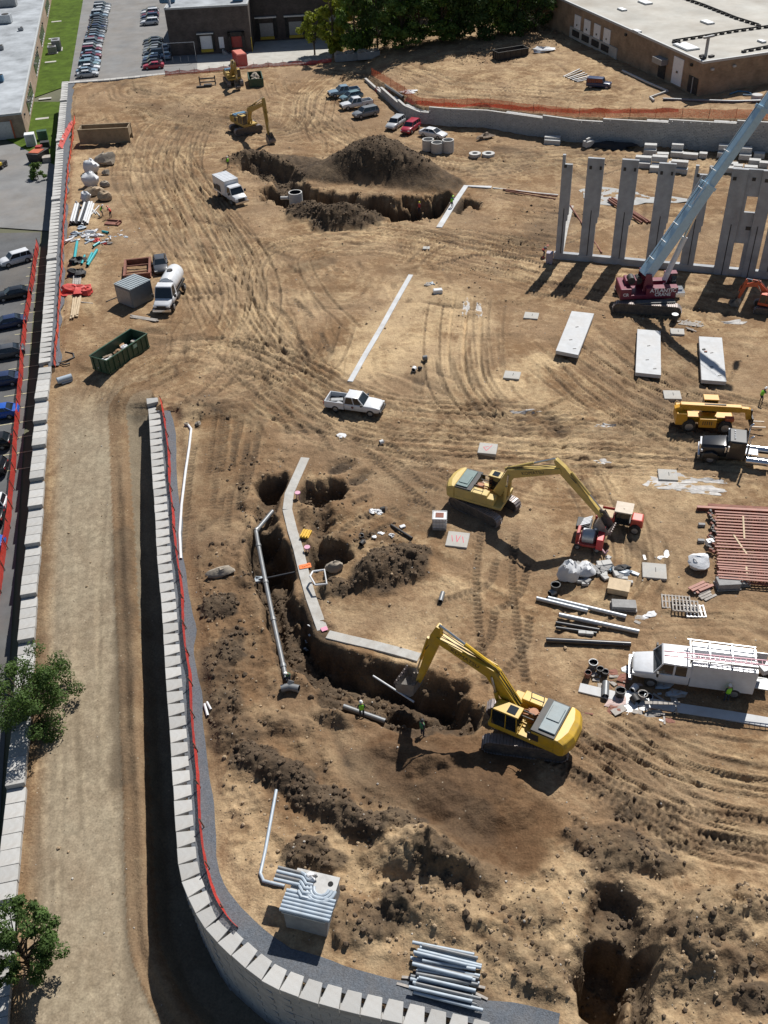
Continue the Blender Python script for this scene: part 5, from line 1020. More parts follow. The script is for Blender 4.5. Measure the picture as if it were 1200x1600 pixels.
# white box truck
t = empty('box_truck', (0, 0, 0)); truck_cab(t, .55, 'white', 2.2, ztop=2.45, hood=1.35); chassis(t, -3.3, 2.9); b = MB(); b.box((-1.45, 0, 1.95), (3.9, 2.35, 2.3)); b.build('cargo_box', PC['white'], t, bevel=.05)
b = MB()
for k in range(7): b.box((-3.1+k*.55, 0, 3.115), (.06, 2.3, .03))
b.build('roof_ribs', PC['white'], t); b = MB(); b.box((-1.6, -1.2, 1.6), (1.2, .06, .9)); b.box((-2.8, -1.2, 1.5), (.8, .06, .7)); b.build('side_hatch', M_TRIM, t)
for x in (-2.2, 2.0):
    for s in (-1, 1): wheel(t, x, s*.95, .42, .34)
place(t, (347, 302), (379, 322), 'white box truck parked alone on the sand in the upper left of the site', 'truck')
# white tanker truck
t = empty('tanker_truck', (0, 0, 0)); truck_cab(t, .6, 'white', 2.3, z0=.7, ztop=2.75, hood=1.7); chassis(t, -3.8, 3.2, z=.9); b = MB(); rr_ = [(-3.7, .75), (-3.6, 1.0), (-3.3, 1.08), (.0, 1.08), (.3, 1.0), (.4, .75)]; b.tube([(x, 0, 2.15) for x, _ in rr_], [r for _, r in rr_], 20); b.build('tank', PC['white'], t, auto=True)
b = MB(); b.cyl((-1.6, 0, 3.26), .34, .16, 14); b.build('tank_hatch', M_TRIM, t); b = MB(); b.box((-1.7, 0, 1.15), (4.0, 1.9, .3)); b.build('tank_cradle', M_TRIM, t)
for x in (-2.7, 2.4):
    for s in (-1, 1): wheel(t, x, s*.98, .50, .38)
b = MB()
for s in (-1, 1): b.box((.1, s*1.0, .75), (1.2, .4, .5))
b.build('side_box', M_TRIM, t); place(t, (279, 449), (255, 492), 'white water tanker truck beside the grey storage container', 'truck')
# white service truck with ladders
t = empty('service_truck', (0, 0, 0)); truck_cab(t, .25, 'white', 2.3, z0=.6, ztop=2.5, hood=1.75, crew=.75); chassis(t, -4.1, 4.0)
b = MB(); b.box((-1.95, .75, 1.75), (4.3, .75, 2.2)); b.box((-1.95, -.75, 2.2), (4.3, .75, 1.3)); b.box((-1.95, 0, .98), (4.3, .76, .16)); b.box((.15, 0, 1.75), (.1, .76, 2.2)); b.build('service_body', PC['white'], t, bevel=.02, seg=1)
b = MB(); b.box((-1.95, -.74, 1.1), (4.28, .7, .1))
for x in (-4.05, -2.9, -1.9, -.9, .15): b.box((x, -.76, 1.32), (.06, .72, .5))
b.build('open_compartments', PC['silver'], t)
for k, x in enumerate((-.0, -1.15)): b = MB(); b.box((x, -1.5, 1.15), (.05, .8, .7)); b.build('compartment_door', PC['white'], t)
b = MB(); b.box((-4.45, -.9, 2.2), (.9, .05, 1.2)); b.build('compartment_door', PC['silver'], t)
b = MB()
for s in (-1, 1):
    b.bar((-4.0, s*.95, 3.2), (.6, s*.95, 3.2), .08)
    for x in (-3.9, -2.4, -.9, .4): b.bar((x, s*.95, 2.8), (x, s*.95, 3.2), .07)
for x in (-3.9, -2.4, -.9, .4): b.bar((x, -.95, 3.2), (x, .95, 3.2), .07)
b.build('ladder_rack', M_GALV, t)
for x in (-2.9, 2.75):
    for s in (-1, 1): wheel(t, x, s*.95, .46, .40)
b = MB()
for s in (-1, 1): b.bar((-4.2, s*.5, .7), (-5.2, s*.5, .65), .08)
b.bar((-5.2, -.5, .65), (-5.2, .5, .65), .08); b.box((-4.7, 0, .66), (.9, .9, .03)); b.build('rear_step', M_STEEL, t)
b = MB(); b.box((.9, -1.165, 1.15), (.3, .02, .12)); b.build('door_emblem', mat('faded_red', (.5, .12, .14), .6), t)
place(t, (1168, 1075), (988, 1052), 'white service truck with open tool compartments and ladders on its rack', 'truck'); SRV = t; bpy.context.view_layer.update()
M_LADR = mat('ladder_pink', (.62, .30, .36), .5, var=.1); M_LADW = mat('ladder_white', (.66, .67, .68), .5, .2, var=.1)
def ladder(label, a, c, w, m, n):
    r = empty('ladder', SRV.matrix_world @ Vector(a), 0, label, 'ladder', 'ladders on the service truck'); o = SRV.matrix_world @ Vector(a); e = SRV.matrix_world @ Vector(c); d = (e-o).normalized(); sd = d.cross(Vector((0, 0, 1))).normalized()*w/2
    for s in (-1, 1): b = MB(); b.bar(sd*s, e-o+sd*s, .05, .09); b.build('rail', m, r)
    for k in range(n): p = (e-o)*((k+.5)/n); b = MB(); b.tube([p-sd, p+sd], .022, 6); b.build('rung', m, r)
ladder('long pale red extension ladder overhanging both ends of the truck rack', (-6.2, .45, 3.36), (2.2, .75, 3.30), .42, M_LADR, 24); ladder('white ladder lying inside the rack of the service truck', (-4.0, .75, 3.28), (.6, .82, 3.28), .4, M_LADW, 14)
# black semi tractor
t = empty('semi_tractor', (0, 0, 0)); b = MB(); b.loft([sec(1.6, 1.0, .8, 2.0, .16), sec(2.0, .98, .75, 2.0, .22), sec(3.7, .88, .75, 1.8, .25), sec(3.85, .80, .8, 1.7, .2)]); b.build('hood', PC['black'], t, bevel=.04, auto=True)
for s in (-1, 1):
    b = MB(); b.loft([[(x, s*.75, z) for x, z in [(2.2, .7), (2.4, 1.2), (2.9, 1.4), (3.5, 1.2), (3.85, .7)]], [(x, s*1.2, z) for x, z in [(2.2, .6), (2.4, 1.1), (2.9, 1.3), (3.5, 1.1), (3.85, .6)]]])
    b.build('fender', PC['black'], t, bevel=.04)
b = MB(); b.box((.85, 0, 1.75), (1.6, 2.3, 1.9), taper=.94); b.build('cab', PC['black'], t, bevel=.08); b = MB(); b.box((1.66, 0, 2.3), (.12, 1.9, .6)); b.box((.95, 0, 2.3), (.9, 2.34, .55)); b.build('cab_windows', M_GLASS, t)
b = MB()
for k in range(5): b.box((1.15, -.6+k*.3, 2.76), (.1, .1, .08))
b.build('roof_lights', M_CHROME, t); b = MB(); b.box((3.95, 0, 1.25), (.14, 1.2, .95)); b.box((3.98, 0, .62), (.2, 2.2, .34)); b.build('grille', M_CHROME, t); chassis(t, -4.6, 3.6, 1.0, .85)
for s in (-1, 1):
    b = MB(); b.tube([(-.1, s*.98, .8), (-2.1, s*.98, .8)], .34, 16); b.build('fuel_tank', M_CHROME, t, auto=True); b = MB(); b.tube([(-.1, s*1.0, 1.2), (-.1, s*1.0, 3.2), (-.35, s*1.0, 3.45)], .09, 10); b.build('exhaust_stack', M_CHROME, t, smooth=True)
    b = MB(); b.tube([(1.75, s*.85, 1.9), (1.75, s*.85, 1.35)], .16, 12); b.build('air_cleaner', M_CHROME, t, auto=True); b = MB(); b.bar((1.55, s*1.15, 2.1), (1.6, s*1.45, 2.1), .05); b.box((1.6, s*1.45, 2.1), (.12, .2, .5)); b.build('mirror', M_CHROME, t); b = MB(); b.box((3.8, s*.95, 1.3), (.16, .26, .2)); b.build('headlight', M_LAMP, t)
    wheel(t, 2.95, s*1.02, .5, .3)
    for x in (-2.7, -3.95): wheel(t, x, s*.95, .5, .56)
b = MB(); b.box((-.5, 0, 1.12), (1.2, .9, .06)); b.box((-3.1, 0, 1.1), (1.0, .9, .14)); b.build('deck_plate', M_CHROME, t); place(t, (1218, 728), (1104, 712), 'black semi tractor with chrome tanks and stacks cut by the right edge', 'truck')
# yellow telehandler
M_TH = mat('telehandler_yellow', (.60, .30, .015), .4, var=.1, dirt=.2)
t = empty('telehandler', (0, 0, 0)); b = MB(); b.box((-.2, 0, 1.05), (5.0, 1.1, .6)); b.box((-2.5, 0, 1.35), (1.1, 2.2, 1.2), taper=.9); b.build('frame', M_TH, t, bevel=.06); b = MB(); b.box((-.1, -.95, 1.15), (1.6, .65, .95)); b.build('engine_cover', M_TH, t, bevel=.05)
b = MB()
for k in range(5): b.box((-.55+k*.2, -1.285, 1.2), (.07, .03, .4))
b.build('cooling_slots', M_TRIM, t); b = MB(); b.box((.2, .85, 1.9), (1.4, .95, 1.6), taper=.9); b.build('cab_windows', M_GLASS, t); b = MB(); b.box((.2, .85, 2.75), (1.4, .95, .1)); b.build('cab_roof', M_TH, t, bevel=.03)
b = MB(); b.bar((-2.7, -.15, 2.35), (2.9, -.15, 2.25), .52, .60); b.bar((-2.9, -.15, 2.3), (-2.6, -.15, 1.6), .6, .7); b.build('boom', M_TH, t, bevel=.03); b = MB(); b.bar((2.7, -.15, 2.2), (3.6, -.15, 2.15), .4, .46); b.bar((3.5, -.15, 2.3), (3.75, -.15, 1.2), .42, .5); b.build('boom_head', M_TH, t, bevel=.03)
b = MB(); b.box((4.0, -.15, 1.1), (.14, 1.5, 1.1)); b.bar((3.9, -.15, .9), (3.9, -.15, 2.2), .2); b.build('fork_carriage', M_TRIM, t)
for s in (-.6, .35): b = MB(); b.box((4.7, s-.02, .6), (1.4, .13, .07)); b.bar((4.04, s, .6), (4.04, s, 1.5), .12); b.build('fork', mat('bare_wood_steel', (.5, .42, .33), .6), t)
for s in (-1, 1):
    for x in (-1.75, 1.6): wheel(t, x, s*1.0, .66, .46)
b = MB(); b.box((1.9, -.75, 1.45), (.8, .5, .3)); b.build('front_fender', M_ORG, t)
place(t, (1062, 665), (1142, 667), 'yellow telehandler with its boom lowered behind the black semi tractor', 'telehandler'); b = MB(); b.box((.5, -.15, 2.642), (2.0, .16, .012)); b.build('boom_marking', M_TRIM, t)
# ---------------------------------------------------------------- big machines
M_KY = mat('machine_yellow', (.56, .34, .018), .45, var=.14, scale=1.2, dirt=.45, dscale=1.0); M_KYP = mat('faded_machine_yellow', (.55, .40, .12), .5, var=.12, scale=1.2, dirt=.35, dscale=1.0); M_TRK = mat('track_steel', (.10, .09, .085), .65, .4, var=.3, dirt=.55, dscale=1.5); M_SHOE = mat('worn_shoe', (.27, .24, .235), .5, .45, var=.25, dirt=.4, dscale=2.5); M_HOOD = mat('slate_hood', (.12, .17, .19), .5, var=.12, dirt=.2); M_BKT = mat('bucket_steel', (.26, .25, .24), .5, .4, var=.25, dirt=.5, dscale=1.3); M_HOSE = mat('hydraulic_hose', (.02, .02, .022), .6); M_CATY = mat('dusty_machine_yellow', (.42, .28, .06), .55, var=.15, dirt=.45, dscale=.9); M_ORX = mat('machine_orange', (.55, .09, .03), .4, var=.1, dirt=.2)
def pix_plane(px, py, C, hd):
    """picture point -> (x along the heading, z) in the upright plane through C"""
    d = Vector(fwd*F+CR*(px-600)-CU*(py-800)); n = Vector((-math.sin(hd), math.cos(hd), 0)); o = Vector(CP); t = (C-o).dot(n)/d.dot(n); p = o+d*t; q = p-C
    return (q.x*math.cos(hd)+q.y*math.sin(hd), q.z)
def crawler(root, L, gauge, shoe, h, yaw=0.0, m_shoe=None):
    cy, sy = math.cos(yaw), math.sin(yaw)
    for s in (-1, 1):
        b = MB(); r = h/2; prof = []; n = 8
        for k in range(n+1): a = -math.pi/2+math.pi*k/n; prof.append((L/2-r+math.cos(a)*r, r+math.sin(a)*r))
        for k in range(n+1): a = math.pi/2+math.pi*k/n; prof.append((-L/2+r+math.cos(a)*r, r+math.sin(a)*r))
        b.prism([(x*.97, r+(z-r)*.9) for x, z in prof], s*gauge/2-shoe*.42, s*gauge/2+shoe*.42, 0)
        per = []; tot = 0
        for i in range(len(prof)):
            a = prof[i]; c = prof[(i+1) % len(prof)]; per.append((a, c, math.dist(a, c))); tot += math.dist(a, c)
        ns = int(tot/.22); i = 0; acc = 0
        for k in range(ns):
            w = k*tot/ns
            while w > acc+per[i][2]: acc += per[i][2]; i += 1
            a, c, l = per[i]; t = (w-acc)/l; x = lerp(a[0], c[0], t); z = lerp(a[1], c[1], t); tx, tz = (c[0]-a[0])/l, (c[1]-a[1])/l; nx, nz = tz, -tx; hw = shoe/2
            P0 = Vector((x-tx*.095, s*gauge/2, z-tz*.095)); P1 = Vector((x+tx*.095, s*gauge/2, z+tz*.095)); N_ = Vector((nx, 0, nz)); Yv = Vector((0, hw, 0))
            b.hexa([P0-Yv-N_*.02, P1-Yv-N_*.02, P1+Yv-N_*.02, P0+Yv-N_*.02, P0-Yv+N_*.03, P1-Yv+N_*.03, P1+Yv+N_*.03, P0+Yv+N_*.03], 1)
            Q0 = P0; Q1 = P0+Vector((tx*.04, 0, tz*.04)); b.hexa([Q0-Yv+N_*.03, Q1-Yv+N_*.03, Q1+Yv+N_*.03, Q0+Yv+N_*.03, Q0-Yv+N_*.075, Q1-Yv+N_*.075, Q1+Yv+N_*.075, Q0+Yv+N_*.075], 1)
        for k in range(6): b.cyl((-L/2+r+(L-2*r)*k/5, s*gauge/2+s*shoe*.36, r*.72), r*.5, shoe*.2, 12, 0, 'y')
        o = b.build('track', [M_TRK, m_shoe or M_SHOE], root); o.rotation_euler = (0, 0, yaw)
    b = MB(); b.box((0, 0, h*.62), (L*.4, gauge-shoe, h*.5)); b.cyl((0, 0, h*1.0), gauge*.28, h*.4, 24); o = b.build('undercarriage', M_TRK, root); o.rotation_euler = (0, 0, yaw)
def excavator(label, C, hd, yaw, P, paintm, hood=M_HOOD, sc_=1.0, name='excavator', word=None, cabm=None, bucket_rot=0.0, cabside=1, bucket_w=1.5, cab_roof=None):
    """P: boom foot, knee, tip, stick end in (x, z) metres ahead of the swing centre"""
    root = empty(name, C, hd, label, 'excavator'); k = sc_; crawler(root, 5.0*k, 2.65*k, .72*k, 1.02*k, yaw-hd)
    S = Matrix.Scale(k, 4)
    def M(): m = MB(); m.T = S; return m
    zb = 1.22
    b = M(); b.box((-.35, 0, zb+.16), (4.6, 2.7, .3)); b.box((-.75, -.98, zb+.75), (2.9, .78, .9)); b.box((.75, -.95, zb+.62), (1.1, .8, .62)); b.box((-1.5, .93, zb+.75), (1.5, .86, .9)); b.build('house', paintm, root, bevel=.05, seg=1)
    b = M(); pr = [(-2.2, zb+.1), (-2.2, zb+1.3), (-2.75, zb+1.3), (-3.1, zb+1.12), (-3.25, zb+.75), (-3.22, zb+.2), (-2.95, zb+.02)]
    secs = []
    for y in (-1.4, -1.15, -.5, .5, 1.15, 1.4): q = .38*(abs(y)/1.4)**2.2; secs.append([(min(x+(q if x < -2.3 else 0), -2.2), y, z) for x, z in pr])
    b.loft(secs); b.build('counterweight', paintm, root, bevel=.04, seg=1)
    b = M(); b.box((-1.45, -.0, zb+.88), (1.45, 2.66, .86)); b.build('engine_bay', M_TRIM, root); b = M(); b.box((-1.62, -.05, zb+1.36), (1.02, 2.3, .12)); b.box((-1.62, -.3, zb+1.44), (.8, 1.1, .08)); b.build('engine_hood', hood, root, bevel=.03, seg=1)
    for yy in (-.95, .55):
        b = M(); b.bar((-.6, yy, zb+1.2), (.2, yy, zb+1.2), .05); b.bar((-.6, yy, zb+1.2), (-.6, yy, zb+1.7), .04); b.bar((.2, yy, zb+1.0), (.2, yy, zb+1.7), .04); b.bar((-.6, yy, zb+1.7), (.2, yy, zb+1.7), .04)
        b.build('handrail', M_TRIM, root)
    b = M(); b.cyl((-.35, -.05, zb+.75), .28, .9, 12, 0); b.tube([(-.75, .1, zb+1.0), (.15, .15, zb+.9), (.5, .1, zb+.7)], .06, 6); b.tube([(-.75, -.1, zb+1.0), (.1, -.15, zb+.95), (.6, -.1, zb+.8)], .06, 6); b.box((-.3, -.38, zb+.55), (.8, .3, .7)); b.build('hydraulics', mat('rusty_orange_part', (.33, .13, .05), .6, var=.3), root)
    cs = cabside; b = M(); b.box((.95, cs*.93, zb+1.0), (1.75, .92, 1.5), taper=.93, taper_y=.95); b.build('cab', cabm or M_GLASS, root, bevel=.05, seg=1)
    b = M(); b.box((.88, cs*.93, zb+1.79), (1.62, .88, .1)); b.box((1.0, cs*.93, zb+.34), (1.9, .96, .3))
    for xx, dx_ in ((.12, .06), (1.79, -.06), (.85, 0)): b.bar((xx, cs*1.385, zb+.4), (xx+dx_, cs*1.37, zb+1.75), .1, .05)
    b.build('cab_frame', cab_roof or paintm, root, bevel=.02, seg=1); b = M(); b.box((.6, cs*.93, zb+1.85), (.55, .6, .03)); b.build('roof_hatch', M_GLASS, root)
    b = M(); b.box((-.9, cs*1.37, zb+.75), (.7, .03, .55)); b.build('side_grille', M_TRIM, root)
    # front: all in metres of the place, not scaled
    f, kn, tp, st = [Vector((p[0], 0, p[1])) for p in P]; w = .62*k
    def plate(pts, w0, nm, m, parent=root):
        b = MB(); b.loft([[(x, -w0/2, z) for x, z in pts], [(x, w0/2, z) for x, z in pts]]); return b.build(nm, m, parent, bevel=.025, seg=1)
    def nrm(a, c): d = (c-a).normalized(); return Vector((-d.z, 0, d.x))
    n1 = nrm(f, kn); n2 = nrm(kn, tp); nk = (n1+n2).normalized(); h0, h1, h2 = .38*k, .52*k, .26*k
    bo = plate([(q.x, q.z) for q in (f-n1*h0, kn-nk*h1*.8, tp-n2*h2, tp+n2*h2*.8, kn+nk*h1*.9, f+n1*h0)], w, 'boom', paintm)
    n3 = nrm(tp, st); d3 = (st-tp).normalized(); back = tp-d3*.95*k
    sk = plate([(q.x, q.z) for q in (tp+n3*.42*k, back+n3*.28*k, back+n3*.05*k, tp-n3*.32*k, st-n3*.16*k, st+n3*.18*k)], w*.72, 'stick', paintm)
    def ram(a, c, nm, r=.11): mid = a.lerp(c, .58); b = MB(); b.tube([a, mid], r*k, 8, 0); b.tube([mid, c], r*.6*k, 8, 1); b.build(nm, [paintm, M_CHROME], root, auto=True)
    up = nk*(h1+.12*k)
    for s in (-1, 1): ram(Vector((f.x+.75*k, s*w*.75, f.z-.45*k)), Vector((kn.x*.93, s*w*.62, kn.z-.08)), 'boom_cylinder', .13)
    ram(kn.lerp(f, .12)+up, back+n3*.18*k+(n2*.06), 'stick_cylinder', .13)
    e1 = st-d3*.35*k+n3*.4*k; ram(tp.lerp(st, .12)+n3*.5*k, e1, 'bucket_cylinder', .10)
    b = MB(); b.bar(st-d3*.45*k, e1, .12*k, .3*k); b.bar(e1, st+d3*.35*k+n3*.35*k, .1*k, .3*k); b.build('bucket_link', M_TRK, root)
    b = MB()
    for s in (-.12, .12): b.tube([f+n1*h0+Vector((0, s, .05)), kn+nk*h1+Vector((0, s, .08)), kn.lerp(tp, .6)+n2*(h1*.75)+Vector((0, s, 0)), tp+n2*(h2+.2)+Vector((0, s, 0)), tp.lerp(st, .3)+n3*(.36*k)+Vector((0, s*2.2, 0))], .035, 6)
    b.build('hoses', M_HOSE, root, smooth=True)
    # bucket
    bw = bucket_w*k; bk = MB(); pr = [(0.0, .25), (.0, -.1), (-.12, -.75), (.1, -1.2), (.55, -1.42), (1.05, -1.2), (1.25, -.7)]; th = .05
    inn = [(x*.92+.04, z*.92-.02) for x, z in pr]; c_, s_n = math.cos(bucket_rot), math.sin(bucket_rot)
    def T(x, y, z): x *= k; z *= k; return (st.x+x*c_+z*s_n, y, st.z-x*s_n+z*c_)
    for a in range(len(pr)-1):
        for pts, fl in ((pr, 0), (inn, 1)): bk.face([T(pts[a][0], -bw/2, pts[a][1]), T(pts[a+1][0], -bw/2, pts[a+1][1]), T(pts[a+1][0], bw/2, pts[a+1][1]), T(pts[a][0], bw/2, pts[a][1])])
    for y in (-bw/2, bw/2):
        for dy in (0, -.05 if y > 0 else .05): bk.face([T(x, y+dy, z) for x, z in pr])
    bo_ = bk.build('bucket', M_BKT, root); tt = MB()
    for j in range(5): y = lerp(-bw/2+.12, bw/2-.12, j/4); tt.hexa([T(1.12, y-.07, -.78), T(1.38, y-.07, -.76), T(1.38, y+.07, -.76), T(1.12, y+.07, -.78), T(1.22, y-.03, -.38), T(1.30, y-.03, -.36), T(1.30, y+.03, -.36), T(1.22, y+.03, -.38)])
    tt.build('bucket_teeth', M_SHOE, bo_)
    if word:
        m_ = kn.lerp(tp, .45); ang = math.atan2(-(tp-kn).z, (tp-kn).x)
        for s in (-1, 1):
            lo = lettering(word, .42*k, M_TRIM, root, (m_.x, s*(w/2+.004), m_.z), (0, 0, 0), .006)
            lo.rotation_euler = (Matrix.Rotation(ang, 3, 'Y') @ (Matrix.Rotation(math.pi/2, 3, 'X') if s < 0 else Matrix.Rotation(math.pi, 3, 'Z') @ Matrix.Rotation(math.pi/2, 3, 'X'))).to_euler()
    return root
def pose(C, hd, pts): return [pix_plane(a, b, C, hd) for a, b in pts]
# near excavator
C = on(822, 1148); tgt = at(668, 1085, 0); hd = heading(C, tgt); C.z = gz(C.x, C.y)-.05
yw = heading(on(880, 1170), on(742, 1150))
excavator('bright yellow excavator nearest the camera lowering its bucket into the trench', C, hd, yw, pose(C, hd, [(806, 1103), (768, 1048), (684, 994), (656, 1062)]), M_KY, sc_=1.12, word='KOMATSU', bucket_rot=-.25, cabside=1, bucket_w=1.6)
# middle excavator
C = on(757, 792); tgt = at(935, 838, .5); hd = heading(C, tgt); yw = heading(on(738, 770), on(805, 803))
C.z = gz(C.x, C.y)-.05
excavator('paler yellow excavator with its long arm reaching over the red mixer', C, hd, yw, pose(C, hd, [(778, 768), (800, 738), (878, 733), (940, 806)]), M_KYP, hood=mat('green_grey_hood', (.10, .16, .155), .5, var=.15), sc_=1.05, word='KOMATSU', bucket_rot=.35, cabside=1, bucket_w=1.3)
# far excavators
C = on(385, 207); tgt = at(420, 222, 0); hd = heading(C, tgt); yw = heading(on(365, 216), on(410, 205))
excavator('dusty excavator beside the dark spoil heap in the far part of the site', C, hd, yw, pose(C, hd, [(386, 198), (390, 172), (412, 162), (420, 210)]), M_CATY, hood=M_BLUE, sc_=1.0, bucket_rot=.1, cabside=-1, bucket_w=1.2)
C = on(365, 131); hd = heading(C, at(373, 142, 0)); yw = hd
excavator('excavator at the far end of the site against the red net', C, hd, yw, [(.3, 1.9), (1.8, 4.4), (3.9, 4.0), (4.3, 1.7)], M_CATY, hood=M_BLUE, sc_=.95, bucket_rot=.5, cabside=1, bucket_w=1.0)
C = on(1204, 486); hd = heading(on(1240, 478), on(1190, 480))
excavator('orange excavator half out of the frame beside the crane', C, R(150), R(160), [(.3, 1.6), (2.0, 3.0), (3.3, 2.6), (3.7, .9)], M_ORX, hood=M_ORX, sc_=.75, bucket_rot=.3, cabside=1)
# ---- crawler crane
M_CR = mat('crane_maroon', (.17, .018, .045), .35, var=.1, dirt=.15); M_BM = mat('boom_blue', (.42, .60, .72), .35, var=.08, dirt=.12); M_DECK = mat('crane_deck', (.09, .10, .105), .6, var=.2, dirt=.3)
Cc = on(1010, 476); hdc = heading(on(950, 474), on(1076, 482)); Cc.z = gz(Cc.x, Cc.y)-.03
cr = empty('crawler_crane', Cc, hdc, 'maroon crawler crane with a long pale blue telescopic boom', 'crane')
crawler(cr, 7.6, 4.6, .95, 1.35, 0.0)
# the boom: its tip throws the shadow seen right of the third slab
G0 = at(1136, 604, 0); foot_w = None
best = None
for k in range(200):
    t = 20+k*.25; T_ = G0+SDIR*(t); px, py = proj(T_); e = abs((py-428)-(160-428)/(1197-1008)*(px-1008))
    if best is None or e < best[0]: best = (e, T_)
TIP = best[1]; FT = None; bz = None
for k in range(60):
    z = 1.6+k*.05; p = at(1008, 430, z); d = p-Vector((Cc.x, Cc.y, z))
    if bz is None or d.length < bz[0]: bz = (d.length, p)
FT = bz[1]
inv = Matrix.Translation(Cc) @ Matrix.Rotation(hdc, 4, 'Z'); inv = inv.inverted(); f_ = inv @ FT; t_ = inv @ TIP; bd = (t_-f_).normalized(); bl = (t_-f_).length; sw = math.atan2(bd.y, bd.x)
up_ = empty('crane_upper', (0, 0, 0)); bpy.data.objects.remove(up_)
RZ_ = Matrix.Rotation(sw, 4, 'Z')
def CM(): m = MB(); m.T = Matrix.Translation((f_.x*0, f_.y*0, 0)) @ Matrix.Rotation(R(12), 4, 'Z'); return m
b = CM(); b.box((0, 0, 1.75), (5.6, 2.9, .5)); b.box((1.2, -.95, 2.35), (3.6, 1.0, .9)); b.box((.7, .95, 2.35), (2.6, .9, .9)); b.build('upper_body', M_CR, cr, bevel=.06)
b = CM(); b.box((-2.9, .1, 2.15), (1.3, 3.2, 1.3)); b.build('counterweight', M_CR, cr, bevel=.1); b = CM(); b.box((-2.2, .4, 3.0), (1.3, 1.5, .7)); b.build('engine_cover', M_CR, cr, bevel=.06); b = CM(); b.cyl((-2.2, .0, 3.35), .42, 1.1, 16, 0, 'y'); b.cyl((-1.3, .4, 3.1), .42, 1.0, 16, 0, 'y'); b.build('winch_drums', M_TRIM, cr, auto=True)
b = CM(); b.box((.4, -2.1, 1.5), (4.4, .8, .1)); b.build('walkway', M_DECK, cr); b = CM(); b.box((2.6, 1.25, 2.6), (1.5, .95, 1.6), taper=.9); b.build('operator_cab', M_GLASS, cr, bevel=.06); b = CM(); b.box((2.6, 1.25, 3.44), (1.4, .9, .1)); b.build('cab_roof', M_CR, cr, bevel=.03)
b = CM(); b.cyl((0, 0, 1.4), 1.3, .3, 28); b.box((0, 0, 1.15), (3.4, 3.4, .4)); b.build('turntable', M_TRK, cr); b = CM(); b.box((3.3, -.6, 1.9), (1.1, 1.8, .6)); b.box((3.3, -.6, 2.3), (.6, .9, .25)); b.build('front_machinery', M_CHROME, cr, bevel=.05)
b = MB(); q0 = f_; sect = [(0, .36, 1.35, 1.25), (.36, .64, 1.08, 1.02), (.64, .84, .86, .82), (.84, 1.0, .66, .64)]
for a, c, w_, h_s in sect:
    o_ = MB(); o_.bar(q0+bd*(bl*max(0, a-.004)), q0+bd*(bl*c), w_, h_s); o_.build('boom_section', M_BM, cr, bevel=.09)
    k_ = MB(); k_.bar(q0+bd*(bl*c-.35), q0+bd*(bl*c+.02), w_+.14, h_s+.14); k_.build('boom_collar', M_BM, cr, bevel=.05)
side = bd.cross(Vector((0, 0, 1))).normalized(); upb = side.cross(bd)
for k in range(7): p = q0+bd*(2.0+k*2.2)+upb*.7; b = MB(); b.bar(p-side*.5, p+side*.5, .07); b.build('boom_step', M_WHITE, cr)
b = MB()
for s in (-1, 1): b.tube([q0+bd*(bl*.28)+upb*(.75)+side*.55*s, q0+bd*(bl*.37)+upb*.95+side*.6*s], .05, 6)
b.build('boom_fittings', M_WHITE, cr)
b = MB(); b.tube([q0+bd*1.2+upb*.85, q0+bd*(bl*.98)+upb*.75], .03, 5); b.build('hoist_cable', M_TRIM, cr)
c0 = Vector((f_.x+math.cos(sw)*2.3, f_.y+math.sin(sw)*2.3, 1.9)); c1 = q0+bd*(bl*.30)-upb*.6; b = MB(); b.tube([c0, c0.lerp(c1, .6)], .32, 14, 0); b.tube([c0.lerp(c1, .6), c1], .2, 12, 1); b.build('luffing_cylinder', [M_WHITE, M_CHROME], cr, auto=True)
b = MB()
for s in (-1, 1): p = f_+side*s*.85; b.hexa([Vector((p.x-.5, p.y-.08, 1.9)), Vector((p.x+.9, p.y-.08, 1.9)), Vector((p.x+.9, p.y+.08, 1.9)), Vector((p.x-.5, p.y+.08, 1.9)), Vector((p.x-.3, p.y-.08, f_.z+.5)), Vector((p.x+.3, p.y-.08, f_.z+.5)), Vector((p.x+.3, p.y+.08, f_.z+.5)), Vector((p.x-.3, p.y+.08, f_.z+.5))])
b.build('boom_bracket', M_CR, cr); b = MB(); b.cyl(t_+bd*.3, .5, .5, 16, 0, 'y'); b.build('boom_head', M_TRIM, cr)
hk = TIP-SDIR*0; drop = None
for k in range(400):
    z = 1+k*.1; p = Vector((TIP.x, TIP.y, z)); g = p-SDIR*(z/SDIR.z); px, py = proj(g)
    e = math.hypot(px-1124, py-560)
    if drop is None or e < drop[0]: drop = (e, z)
hz = drop[1]; b = MB(); hl = inv @ Vector((TIP.x, TIP.y, hz)); tt_ = inv @ (TIP+Vector((0, 0, 0)))
for s in (-.12, .12): b.tube([tt_+Vector((s, 0, 0)), hl+Vector((s, 0, .4))], .03, 5)
b.build('hook_ropes', M_TRIM, cr); b = MB(); b.box(hl, (.5, .9, 1.1)); b.tube([hl+Vector((0, 0, -.5)), hl+Vector((0, 0, -1.0)), hl+Vector((.25, 0, -1.2)), hl+Vector((.35, 0, -.95))], .09, 8); b.build('hook_block', M_YEL, cr, bevel=.05)
M_LTR = mat('white_letters', (.8, .8, .8), .5)
r12 = R(12); q = Matrix.Rotation(r12, 4, 'Z') @ Vector((1.3, -1.46, 2.5)); lettering('ATLANTIC', .62, M_LTR, cr, q, (math.pi/2, 0, r12), .008, bold=.012); q = Matrix.Rotation(r12, 4, 'Z') @ Vector((1.3, -1.46, 2.02)); lettering('CRANE', .56, M_LTR, cr, q, (math.pi/2, 0, r12), .008, bold=.012)
